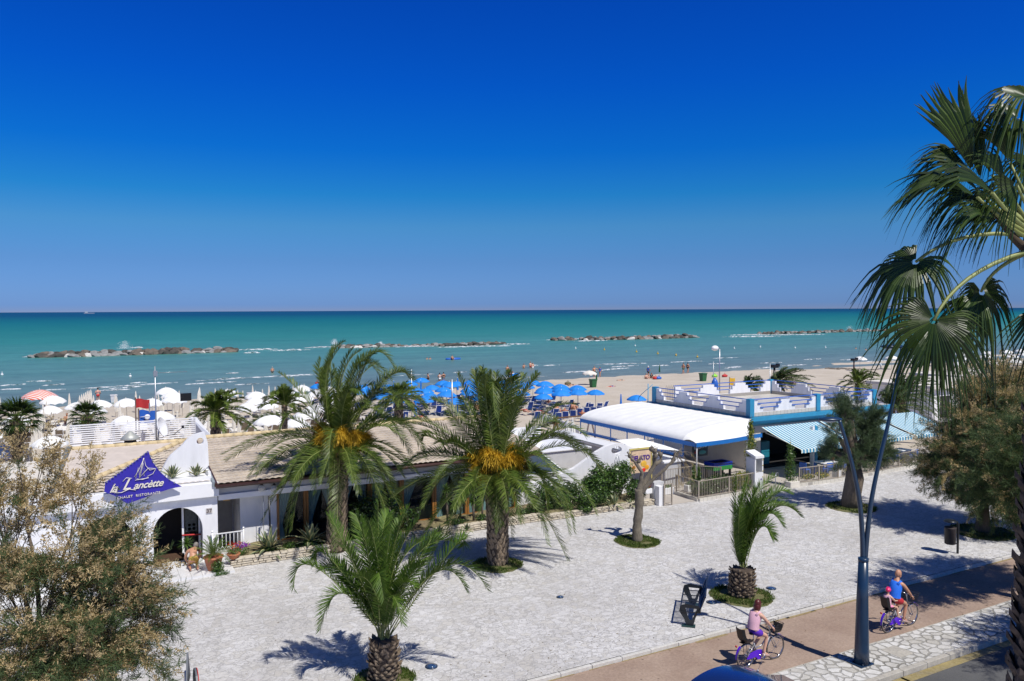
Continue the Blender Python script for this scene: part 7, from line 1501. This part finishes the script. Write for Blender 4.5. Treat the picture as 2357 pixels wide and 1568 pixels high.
def wbin(label,px,py,mat,s=1,grp='green wheeled bins on the sand'):
    p=G(px,py,-.62); t=thing('beach_bin',label,'bin',(p.x,p.y,sandz(p.x,p.y)),grp); z=sandz(p.x,p.y)-.02; b=MB(); M=Matrix.Translation((p.x,p.y,z)); b.add([M@Vector(q) for q in((-.3*s,-.3*s,0),(.3*s,-.3*s,0),(.3*s,.3*s,0),(-.3*s,.3*s,0),(-.38*s,-.38*s,1*s),(.38*s,-.38*s,1*s),(.38*s,.38*s,1*s),(-.38*s,.38*s,1*s))],[(0,3,2,1),(0,1,5,4),(1,2,6,5),(2,3,7,6),(3,0,4,7),(4,5,6,7)]); b.build('body',mat,t); MB().box((p.x-.42*s,p.y-.42*s,z+1.0*s),(p.x+.42*s,p.y+.42*s,z+1.1*s)).build('lid',mat,t); return t
wbin('green wheeled bin on the open sand, left one with its lid up',1365,893,GREENC); wbin('green wheeled bin on the open sand nearer the beach lamp',1618,879,GREENC,1.05)
BW=mt('bin_white_plastic',(.65,.65,.66),.5); wbin('white barrel bin with blue lid near the water at the left',262,921,BW,.9,'white barrel bins'); wbin('white barrel bin behind the short date palm',575,918,BW,.8,'white barrel bins')
p=AV(1645,900,48); t=thing('parasol_base','folded blue parasol standing behind the roof terrace','umbrella',(p.x,48,-.4)); b=MB(); zz=hz(880,1645,p.x,48); b.lathe((p.x,48,zz),[(.12,-.9),(.3,-.3),(.22,.1),(.05,.35)],10); b.build('cover',BLUER,t); MB().tube([(p.x,48,-.4),(p.x,48,zz)],.03,6).build('pole',STEEL,t)
# swing frame with folded white parasols near the canopy
p=AV(1300,990,50); t=thing('swing_frame','brown wooden swing frame left of the barrel canopy','swing',(p.x,50,-.45)); b=MB()
for dx in(0,3.1):
    for s in(-.5,.5): b.bar((p.x-.8+dx+s,50,-.45),(p.x-.8+dx,50,1.6),.09)
b.bar((p.x-1.0,50,1.6),(p.x+2.5,50,1.6),.1); b.build('frame',mt('brown_timber',(.16,.09,.045),.7,.3),t)
wf=folded_proto(2.35,1.9,CLOTHW,.3)
place(wf,[(AV(1306,975,47.5).x,47.5,0,1),(AV(1318,975,48).x,48,.3,1)],['folded white parasol left of the canopy, left of two','folded white parasol left of the canopy, right of two'],'folded white parasols by the swing',[False])
b=MB(); p=G(1255,992,-.2); q=G(1345,1018,-.2); b.bar((G(1245,960,.2)),(G(1335,990,.2)),.12,.55); o=b.build('low_wall',WHITEP,None,loc=(p.x,p.y,-.4)); tag(o,'low white garden wall left of the barrel canopy','wall')
for k,(px,py) in enumerate(((1278,976),(1262,925),(1340,952),(1300,946))):
    p=G(px,py,.3); t=thing('garden_bowl','terracotta bowl on a stand %s'%['left of the swing frame','in the blue sector front','right of the folded parasols','behind the swing'][k],'bowl',(p.x,p.y,-.45)); b=MB(); b.lathe((p.x,p.y,.35),[(.03,-.2),(.12,-.1),(.32,0),(.3,.04),(.08,.02),(.06,.2),(.01,.25)],14); b.build('bowl',TERRA,t); MB().tube([(p.x,p.y,-.45),(p.x,p.y,.2)],.04,6).build('stand',WHITEP,t)
# people on the beach and in the water
def sp(label,px,py,pose,skin=SKIN,cl=(),hair=HAIRD,z=None,face=(0,-1,0),depthw=0,s=1.0,grp=None):
    p=G(px,py,-.85 if z is None else z); gz=(sandz(p.x,p.y) if z is None else z)-depthw; a=math.atan2(face[1],face[0])+math.pi/2; M=Matrix.Translation((p.x,p.y,gz))@Matrix.Rotation(a,4,'Z')@Matrix.Scale(s,4)
    K=lambda x,y,zz:M@Vector((x,y,zz)); J=stand(K)
    if pose=='walk': J.update(knL=K(.1,-.18,.52),anL=K(.11,-.22,.1),toL=K(.12,-.36,.06),knR=K(-.1,.05,.5),anR=K(-.1,.28,.14),toR=K(-.1,.18,.05),elL=K(.25,.1,1.15),wrL=K(.24,.02,.9),elR=K(-.26,-.1,1.15),wrR=K(-.22,-.28,.98))
    if pose=='arms': J.update(elL=K(.42,-.1,1.3),wrL=K(.62,-.15,1.25),elR=K(-.3,-.05,1.15),wrR=K(-.25,-.1,.95))
    if pose=='lie': J=dict(pelvis=K(0,0,.14),waist=K(-.02,.17,.14),chest=K(0,.36,.15),neck=K(0,.54,.15),head=K(0,.7,.17),headb=K(0,.64,.16),shL=K(.19,.46,.12),elL=K(.36,.6,.08),wrL=K(.2,.75,.07),shR=K(-.19,.46,.12),elR=K(-.36,.6,.08),wrR=K(-.2,.75,.07),hipL=K(.09,-.03,.12),knL=K(.12,-.42,.12),anL=K(.14,-.82,.07),toL=K(.14,-.94,.05),hipR=K(-.09,-.03,.12),knR=K(-.12,-.42,.12),anR=K(-.14,-.82,.07),toR=K(-.14,-.94,.05))
    if pose=='sit': J=dict(pelvis=K(0,0,.14),waist=K(0,.05,.3),chest=K(0,.08,.5),neck=K(0,.06,.67),head=K(0,.03,.82),shL=K(.19,.08,.6),elL=K(.25,-.02,.38),wrL=K(.15,-.25,.4),shR=K(-.19,.08,.6),elR=K(-.25,.05,.38),wrR=K(-.2,.2,.1),hipL=K(.1,-.03,.13),knL=K(.13,-.4,.45),anL=K(.14,-.6,.07),toL=K(.14,-.74,.04),hipR=K(-.1,-.03,.13),knR=K(-.16,-.4,.4),anR=K(-.14,-.6,.07),toR=K(-.14,-.74,.04))
    fc=(M.to_3x3()@Vector((0,-1,0))) if pose!='lie' else Vector((0,0,1))
    return person(label,J,skin,cl,hair,s,fc,0,False,None,loc=(p.x,p.y,gz),group=grp)
BK=('swimsuit',BLACK,'brief'); 
sp('woman seen from behind at the water edge left of the barrel bin',226,925,'stand',SKIN2,[('swimsuit',REDC,'brief'),('top',mt('pink_top',(.6,.25,.25),.7),'bra')],face=(0,1,0))
sp('bather with a white cap standing waist deep, left of the tall palm',627,858,'stand',SKIN,[BK],WHITEP,z=-.87,depthw=.75)
sp('person in red by the blue umbrella left of the tall palm crown',731,900,'stand',SKIN,[('red_top',REDC,'tee'),BK])
sp('person walking in the shallows above the blue umbrellas, left of two women',985,876,'arms',SKIN,[BK],face=(1,0,0))
sp('woman in a white bikini at the water edge, left of a pair',1012,877,'stand',SKIN,[('bikini_bottom',WHITEP,'brief'),('bikini_top',WHITEP,'bra')],face=(0,1,0))
sp('woman in a dark bikini at the water edge, right of a pair',1021,875,'stand',SKIN,[BK,('bikini_top',BLACK,'bra')],face=(0,1,0))
sp('person in the sea just above the centre palm fronds',1168,858,'stand',SKIN,[BK],z=-.87,depthw=.5)
sp('swimmer with raised arms in the sea, left of a small group',1206,848,'arms',SKIN,[BK],z=-.87,depthw=.9); sp('tall bather in the small group in the sea',1221,847,'arms',SKIN2,[('swimsuit',REDC,'brief')],z=-.87,depthw=.6); sp('bather at the right of the small group in the sea',1226,847,'stand',SKIN2,[('swimsuit',WHITEP,'brief')],z=-.87,depthw=.8)
sp('person in white at the water edge beside the highest blue umbrella',1180,882,'stand',SKIN,[('white_shirt',WHITEP,'tee')]); sp('person in red patterned clothes at the water edge beside the one in white',1175,883,'stand',SKIN,[('red_shirt',mt('maroon_cloth',(.15,.02,.04),.8),'tee')])
sp('man walking along the waterline in brown trousers, left of a pair',1368,868,'arms',SKIN,[('trousers',mt('brown_cloth',(.1,.06,.04),.8),'shorts')],face=(-.2,-1,0)); sp('boy in a blue shirt walking along the waterline, right of a pair',1381,868,'walk',SKIN,[('blue_shirt',BLUER,'tee')],face=(-1,-.3,0),s=.92)
sp('walker on the sand carrying a big blue bundle',1492,871,'walk',SKIN,[('blue_sheet',BLUER,'tee'),('dark_shorts',BLACK,'shorts')],WHITEP,face=(1,0,0))
sp('person walking on the waterline near the beach lamp, left of a pair',1573,861,'walk',SKIN,[('shorts',mt('olive_cloth',(.1,.13,.06),.8),'shorts')],face=(-1,0,0)); sp('woman walking on the waterline near the beach lamp, right of a pair',1583,860,'walk',SKIN,[BK,('bikini_top',BLACK,'bra')],face=(1,0,0))
sp('sunbather sitting on the sand below the walker with the bundle',1488,874,'sit',SKIN2,[BK],z=-.75); sp('person in black sitting on the sand beside the red bags',1500,873,'sit',SKIN,[('black_shirt',BLACK,'tee'),BK],z=-.75)
sp('sunbather lying propped near the waterline left of the green bin',1317,889,'lie',SKIN,[BK],z=-.7,face=(1,.2,0)); sp('sunbather lying on a red towel right of the green bin',1405,893,'lie',SKIN2,[('red_shorts',REDC,'shorts'),('towel_top',mt('violet_cloth',(.12,.05,.2),.8),'tee')],z=-.66,face=(-1,0,0)); sp('lone sunbather lying flat far out on the sand',1430,878,'lie',SKIN,[BK],z=-.75,face=(1,0,0))
sp('sunbather lying on the sand behind the roof terrace',1823,884,'lie',SKIN,[BK],z=-.6,face=(1,0,0))
r=random.Random(77)
for k,(x,y) in enumerate(((39.6,63.9),(38.2,64.5),(41.8,64.3),(37.5,66.2),(33.9,69.4),(30.8,77.2),(-1.0,79.5),(27.0,66.8))):
    q=Vector((x,y,0)); d=q-CAM; px=1178.5+FP*d.dot(rt)/d.dot(fw); py=784-FP*(Vector((x,y,-.15))-CAM).dot(upv)/d.dot(fw)
    sp(['sunbather on a lounger in the front rank of the blue sector, with raised knees','sunbather in the front rank left of the one with raised knees','sunbather in the front rank under the right umbrellas','sunbather in the second rank of the blue sector','sunbather in the middle of the blue sector','sunbather deep in the blue sector','sunbather among the white loungers on the left beach','sunbather left of the yellow bag'][k],px,py,'sit' if k%2==0 else 'lie',[SKIN,SKIN2][k%2],[[BK,('swimsuit',REDC,'brief')][k%2]],z=-.17,face=(0,-1,0))
# bags and towels
for k,(px,py,c,lb) in enumerate(((1509,873,REDC,'red beach bag by the seated person in black'),(1516,873,BLUER,'blue beach bag beside the red one'),(1157,963,YELC,'yellow bag before the roof ridge among the deck chairs'),(1645,868,mt('lime_plastic',(.3,.7,.05),.5),'lime green inflatable left of the yellow flag'),(1668,868,REDC,'red towel left of the yellow flag'),(1307,885,mt('khaki_cloth',(.15,.12,.06),.8),'brown towel near the waterline'))):
    p=G(px,py,-.6); b=MB(); b.ball((p.x,p.y,sandz(p.x,p.y)+.18),(.5,.35,.24),12,8); b.tube([(p.x-.2,p.y,sandz(p.x,p.y)+.35),(p.x,p.y,sandz(p.x,p.y)+.6),(p.x+.2,p.y,sandz(p.x,p.y)+.35)],.03,5); tag(b.build('beach_bag',c,None,loc=(p.x,p.y,-.6)),lb,'bag')
t=umbrella_proto(1.0,.35,2.1,[CREAMC,CREAMC],8,True,.25); p=G(1358,880,-.6); p=G(1357,903,1.1); t.location=(G(1358,885,-.7).x,G(1358,885,-.7).y,-.8); t['label']='cream fringed umbrella alone near the water, right of the highest blue one'; p=G(1357,888,-.7); t.location=(p.x,p.y,-.75)
t=folded_proto(1.9,1.2,GREENC,.12); p=G(1373,887,-.7); t.location=(p.x,p.y,-.72); t['label']='folded green umbrella just right of the cream fringed one'
t=folded_proto(2.2,1.2,GREENC,.12); p=G(1518,871,-.7); t.location=(p.x,p.y,-.78); t['label']='folded green umbrella beside the red and blue bags'
# buoys
for k,(px,py) in enumerate(((1325,803),(1391,806),(1465,811),(1514,815),(1556,819),(1605,823),(1690,803),(1750,800),(1830,802),(1900,801),(1462,797),(300,868),(5,864))):
    p=G(px,py,-.87); b=MB(); b.ball((p.x,p.y,-.75),(.22,.22,.2),10,8); b.lathe((p.x,p.y,-.5),[(.08,0),(.06,.2)],8); tag(b.build('buoy',YELC if 0<k<6 else WHITEP,None,loc=(p.x,p.y,-.87)),'%s buoy on the sea, %s'%('yellow' if 0<k<6 else 'white',['farthest left of the row before the middle breakwaters','first of the yellow row','second of the yellow row','third of the yellow row','fourth of the yellow row','last of the yellow row, nearest the beach','above the beach lamp','right of the beach lamp','above the terrace','farthest right','close under the third breakwater','right of the antenna mast','at the left edge'][k]),'buoy','buoys on the sea')
t=thing('inflatable_boat','small blue inflatable boat with a person in it, far out','boat',(0,0,0)); p=G(1043,828,-.87); t.location=(p.x,p.y,-.87); b=MB(); b.tube([Vector((p.x+1.5*math.cos(a),p.y+.7*math.sin(a),-.75)) for a in [2*math.pi*i/24 for i in range(24)]],.25,8,close=True,cap=False); b.build('hull',BLUER,t)
sp('person sitting in the small blue inflatable boat',1041,828,'sit',SKIN,[BK],z=-.8)
for k,(px,py) in enumerate(((983,827),(990,827),(1970,803),(1993,806))): sp(['swimmer left of the inflatable boat','second swimmer left of the inflatable boat','swimmer far right before the fan leaves','last swimmer at the far right'][k],px,py,'stand',SKIN,[BK],z=-.87,depthw=1.3)
# ------------------------------------------------------------------ breakwaters
RK=[mt('dark_wet_rock',(.07,.065,.055),.8,.5,1.2,bump=.8,bscale=6),mt('brown_rock',(.14,.115,.09),.85,.4,1.2,bump=.8,bscale=6),mt('grey_rock',(.24,.24,.23),.85,.35,1.2,bump=.8,bscale=6),mt('pale_limestone',(.6,.57,.52),.85,.2,1.2,bump=.8,bscale=6)]
def rockmesh(seed,m):
    r=random.Random(seed); bm=bmesh.new(); bmesh.ops.create_icosphere(bm,subdivisions=2,radius=1)
    for _ in range(9):
        n=Vector((r.gauss(0,1),r.gauss(0,1),r.gauss(0,1))).normalized(); d=r.uniform(.5,.85)
        for v in bm.verts:
            q=v.co.dot(n)
            if q>d: v.co-=n*(q-d)
    for v in bm.verts: v.co*=1+r.gauss(0,.02)
    me=bpy.data.meshes.new('boulder'); bm.to_mesh(me); bm.free(); me.materials.append(RK[m]); return me
RM=[[rockmesh(q+10*m,m) for q in range(4)] for m in range(4)]
r=random.Random(8)
def breakwater(nm,segs,n,w,zt,grp):
    """segs: view points along the waterline, left to right"""
    P=[G(x,y,-.87) for x,y in segs]; Ls=[(P[i+1]-P[i]).length for i in range(len(P)-1)]; T_=sum(Ls)
    for k in range(n):
        s=(k+r.uniform(-.3,.3)+.5)/n*T_; i=0
        while i<len(Ls)-1 and s>Ls[i]: s-=Ls[i]; i+=1
        q=P[i].lerp(P[i+1],max(0,min(1,s/Ls[i]))); lay=k%3; endf=min(1,min(k+1,n-k)/5)
        off=(-1.0,.6,2.0)[lay]*w; z=-.87+(.05,.42,.22)[lay]*zt*endf*r.uniform(.7,1.2); m=r.choice([0,0,1,0,2,1,2,0,1] if lay!=0 else [0,1,2,0,3,2,1,2,0]); sz=r.uniform(.65,1.1)*1.15
        sz=min(sz,1.5)
        o=link('boulder',RM[m][r.randrange(4)],None,(q.x+r.uniform(-.4,.4),q.y+off,z)); o.rotation_euler=(r.uniform(-.3,.3),r.uniform(-.3,.3),r.uniform(-.5,.5)); o.scale=(sz*r.uniform(1.1,1.7),sz*r.uniform(.8,1.2),sz*r.uniform(.6,.95)*min(1.,zt*.8))
        tag(o,'%s boulder, %s from the left in the %s'%(['dark wet','brown','grey','pale'][m],ordw(k),nm),'boulder',grp)
breakwater('big left breakwater',[(78,823),(180,821),(330,816),(470,812),(548,810)],96,1.0,1.5,'boulders of the left breakwater')
breakwater('low second breakwater, left half',[(783,801),(850,800),(912,798)],30,.9,1.0,'boulders of the second breakwater, left half'); breakwater('low second breakwater, right half',[(1010,797),(1080,796),(1158,792)],32,.9,.9,'boulders of the second breakwater, right half')
breakwater('third breakwater',[(1340,783),(1420,782),(1510,780),(1603,777)],70,1.1,1.6,'boulders of the third breakwater'); breakwater('outer end of the third breakwater',[(1272,784),(1325,783)],12,.9,1.2,'boulders of the outer end of the third breakwater')
breakwater('far right breakwater',[(1750,770),(1850,768),(1960,764),(2085,761),(2160,760)],56,1.2,1.3,'boulders of the far right breakwater')
# the smaller rubble between the boulders of the breakwaters farther out
b=MB(); r=random.Random(9)
RV=[[v.co.copy() for v in me.vertices] for me in RM[0]+RM[1]+RM[2]]; RF=[tuple(p.vertices) for p in RM[0][0].polygons]
for segs,n in (([(80,823),(180,821),(330,816),(470,812),(546,810)],90),([(785,801),(912,798)],40),([(1012,797),(1156,792)],46),([(914,798),(1010,797)],22),([(1342,783),(1603,777)],80),([(1274,784),(1325,783)],14),([(1752,770),(1960,764),(2158,760)],120)):
    P=[G(x,y,-.87) for x,y in segs]
    for k in range(n):
        t=(k+r.random())/n*(len(P)-1); i=min(int(t),len(P)-2); q=P[i].lerp(P[i+1],t-i); g=r.randrange(12); sx=r.uniform(.8,1.5)*(1.4 if n==120 else 1); sz=r.uniform(.35,.75)*(1.3 if n==120 else 1); oy=r.uniform(-1,2)
        b.add([(q.x+c.x*sx,q.y+oy+c.y*.9,-.85+.25*(oy>0)+c.z*sz) for c in RV[g]],RF,g//4)
tag(b.build('breakwater_rubble',RK[:3]),'low dark rubble filling the breakwaters between the boulders','rubble',kind='stuff')
# ------------------------------------------------------------------ foam and surf
FOAM,n_,l_,p_=newmat('sea_foam'); p_.inputs['Roughness'].default_value=.9; p_.inputs['Base Color'].default_value=(.72,.75,.78,1); no=tnode(n_,l_,1.6,5,.8,stretch=(.5,1.2,1)); rp_=ramp(n_,l_,no.outputs['Fac'],[(.44,(0,0,0)),(.58,(1,1,1))]); l_.new(rp_.outputs[0],p_.inputs['Alpha'])
b=MB()
def foamline(x0,y0,x1,y1,w,h=.12,br=0):
    A=G(x0,y0,-.84);B=G(x1,y1,-.84);n=26; vs=[]
    for i in range(n+1):
        t=i/n; c=A.lerp(B,t); e=math.sin(math.pi*t)**.5*(.6+.5*r.random()); vs+=[(c.x,c.y-w*.4*e,-.862),(c.x,c.y-w*.05*e,-.84+h*e),(c.x,c.y+w*.4*e,-.862)]
    b.add(vs,[(3*i+j,3*i+3+j,3*i+4+j,3*i+1+j) for i in range(n) for j in range(2)],0,True)
for a in ((95,888,150,884,1.2),(185,895,265,890,1.5),(255,890,410,880,2.0),(90,898,160,896,1.3),(230,899,300,896,1.2),(450,877,720,861,2.2),(425,885,545,878,1.5),(520,860,550,858,2.2),(540,886,620,882,1.2),(640,868,760,860,1.4),(250,895,330,889,1.1),
(905,865,1000,861,1.5),(1040,858,1075,856,1.2),(1090,870,1170,868,1.2),(1130,872,1260,866,1.4),(1250,842,1290,840,1.2),(1222,841,1238,841,2.0),(1365,839,1490,836,2.2),(1405,845,1470,841,1.4),(1290,858,1400,852,1.4),(1380,852,1450,847,1),(1540,834,1620,831,1.3),(1500,842,1540,841,1.3),
(1630,838,1668,836,2.0),(1668,848,1705,843,3.2),(1735,849,1780,844,1.6),(1750,836,1800,834,2.2),(1800,842,1860,839,1.3),(1935,829,1970,827,3.2),(1975,834,2060,829,1.5),(2000,838,2030,836,1.2),
(0,888,60,884,1.0),(0,897,50,895,1.0),(60,878,120,877,.7),(300,882,340,880,.9),(500,872,560,869,.8),(1640,825,1700,823,.8),(1850,828,1890,826,1.0)): foamline(*a)
o=b.build('surf_foam',FOAM); tag(o,'white crests of the small waves rolling in to the beach','foam',kind='stuff')
b=MB()
for a in ((50,822,85,821,4),(545,806,640,804,3.5),(560,813,600,812,2),(700,801,800,798,4),(760,798,800,795,5),(905,799,1015,796,5),(1000,800,1180,796,3),(1155,793,1220,792,3),(1255,783,1345,779,6),(1320,786,1400,784,3),(1680,772,1760,770,6),(1740,772,1900,770,4),(1850,765,1880,762,9),(1960,762,2000,760,8),(620,808,720,805,2),(300,801,330,800,5),(1660,776,1800,775,2.5)): foamline(*a,h=.35)
o=b.build('breaker_foam',FOAM); tag(o,'white foam washing around the breakwater rocks','foam',kind='stuff')
# spray jets where waves hit the rocks
for k,(px,py,h,w) in enumerate(((287,800,2.4,2.6),(770,790,1.8,1.6),(876,792,1.2,1.0),(1955,757,2.4,3.5))):
    p=G(px,py+5,-.87); rr=random.Random(k); b=MB()
    for i in range(520):
        t=rr.random(); x=rr.gauss(0,w*.35*(1-.4*t)); z=h*t*rr.random()**.5; s=rr.uniform(.02,.07); c=Vector((p.x+x,p.y+rr.gauss(0,.4),-.6+z)); b.add([c+Vector((-s,0,-s)),c+Vector((s,0,-s)),c+Vector((0,0,s))],[(0,1,2)])
    tag(b.build('sea_spray',WHITEP),['spray thrown up behind the left breakwater','spray at the left tip of the second breakwater','small spray on the second breakwater','spray behind the far right breakwater'][k],'spray',kind='stuff')
# far ship, creek stones
p=AD(205,718,5200); t=thing('far_ship','tiny ship on the horizon at the left','ship',(p.x,p.y,-.9)); b=MB(); b.prism([(p.x-30,p.y-5),(p.x+24,p.y-5),(p.x+32,p.y),(p.x+24,p.y+5),(p.x-30,p.y+5)],-.9,5); b.build('hull',mt('far_hull',(.2,.25,.35),.8),t); MB().box((p.x-24,p.y-4,5),(p.x-8,p.y+4,13)).build('bridge',mt('far_bridge',(.4,.45,.5),.8),t)
for k in range(26):
    p=G(1905+k*4.5+r.uniform(-1,1),850+r.uniform(-.8,.8)+k*.14,-.7); o=link('creek_rock',RM[1][k%4],None,(p.x,p.y,-.7)); o.scale=(r.uniform(.5,1.0),.5,.28); o.rotation_euler=(0,0,r.uniform(0,3)); tag(o,'brown rock along the creek bank, %s from the left'%ordw(k),'rock','rocks along the creek bank')
# parasols and cabins far along the beach, seen between the trees on the right
far=umbrella_proto(1.1,.45,2.3,[CLOTHW,CLOTHW],8,False,.1); fa=[False]
for k in range(24): place(far,[(112+k%8*6.5,70+k//8*8+r.uniform(-1,1),0)],['white umbrella far along the beach at the right, %s in %s rank'%(ordw(k%8),['front','middle','back'][k//8])],'white umbrellas far along the beach',fa)
for k,(x,y,c) in enumerate(((70,46,WHITE),(95,44,WHITE),(130,45,CREAMW),(82,50,CREAMW))):
    t=thing('beach_cabin','low white beach building behind the far trees, %s along the beach'%ordw(k),'building',(x,y,-.4),'beach buildings behind the far trees'); b=MB(); b.box((x-5,y-3,-.5),(x+5,y+3,2.6)); b.build('wall',c,t); MB().box((x-5.4,y-3.4,2.602),(x+5.4,y+3.4,2.85)).build('roof',CREAMW,t); 
    for i in range(3): MB().box((x-4+i*3,y-3.03,.0),(x-2.6+i*3,y-2.98,1.9)).build('window',DARK,t)
# signs and white chair behind the left tamarisk
t=thing('white_chair','white plastic armchair behind the brown tamarisk at the entrance','chair',(1.2,31.2,.1)); b=MB(); b.box((.95,31.0,.5),(1.45,31.45,.54)); b.build('seat',WHITEP,t,bevel=.02); b=MB(); b.merge(plate_mesh([[(-.26,0),(.26,0),(.2,.5),(-.2,.5)],[(-.13,.1),(.13,.1),(.1,.38),(-.1,.38)]],.04),wallM(1.2,31.47,.52)); b.build('backrest',WHITEP,t)
for sx in(-1,1):
    for sy in(-1,1): MB().box((1.2+sx*.22-.025,31.22+sy*.2-.025,.09),(1.2+sx*.22+.025,31.22+sy*.2+.025,.5)).build('leg',WHITEP,t)
t=thing('folding_sign','white menu sign with blue letters AI at the left edge','sign',(-3.1,30,0)); p=G(90,1330,0); t.location=(p.x,p.y,0); MB().box((p.x-.8,p.y,.25),(p.x+.8,p.y+.04,1.05)).build('board',WHITEP,t); put_text('ATI',.42,p.x-.3,.72,p.y-.01,BLUER,t,bold=.01); b=MB(); b.box((p.x-.75,p.y+.05,0),(p.x-.7,p.y+.1,.9)); b.box((p.x+.7,p.y+.05,0),(p.x+.75,p.y+.1,.9)); b.build('legs',WHITEP,t)

# fallen leaves and grit on the paving
LIT=leafmat('dry_leaf',(.08,.05,.025),(.25,.18,.09),.1,.8,.2); b=MB(); r=random.Random(5)
for k in range(900):
    x=r.uniform(0,45); y=r.uniform(14.9,30.6); z=.006 if y>17.7 else -.094
    if 17.5<y<17.7: continue
    if r.random()<.5 and y>17.7: y=17.8+abs(r.gauss(0,1.2))
    a=r.uniform(0,6.3); s_=r.uniform(.012,.045); u=Vector((math.cos(a),math.sin(a),0))*s_; w=Vector((-math.sin(a),math.cos(a),0))*s_*.4; c=Vector((x,y,z)); b.add([c-u,c-w,c+u+Vector((0,0,.01)),c+w],[(0,1,2,3)])
tag(b.build('leaf_litter',LIT),'small dry leaves scattered over paving and cycle path','leaf litter',kind='stuff')
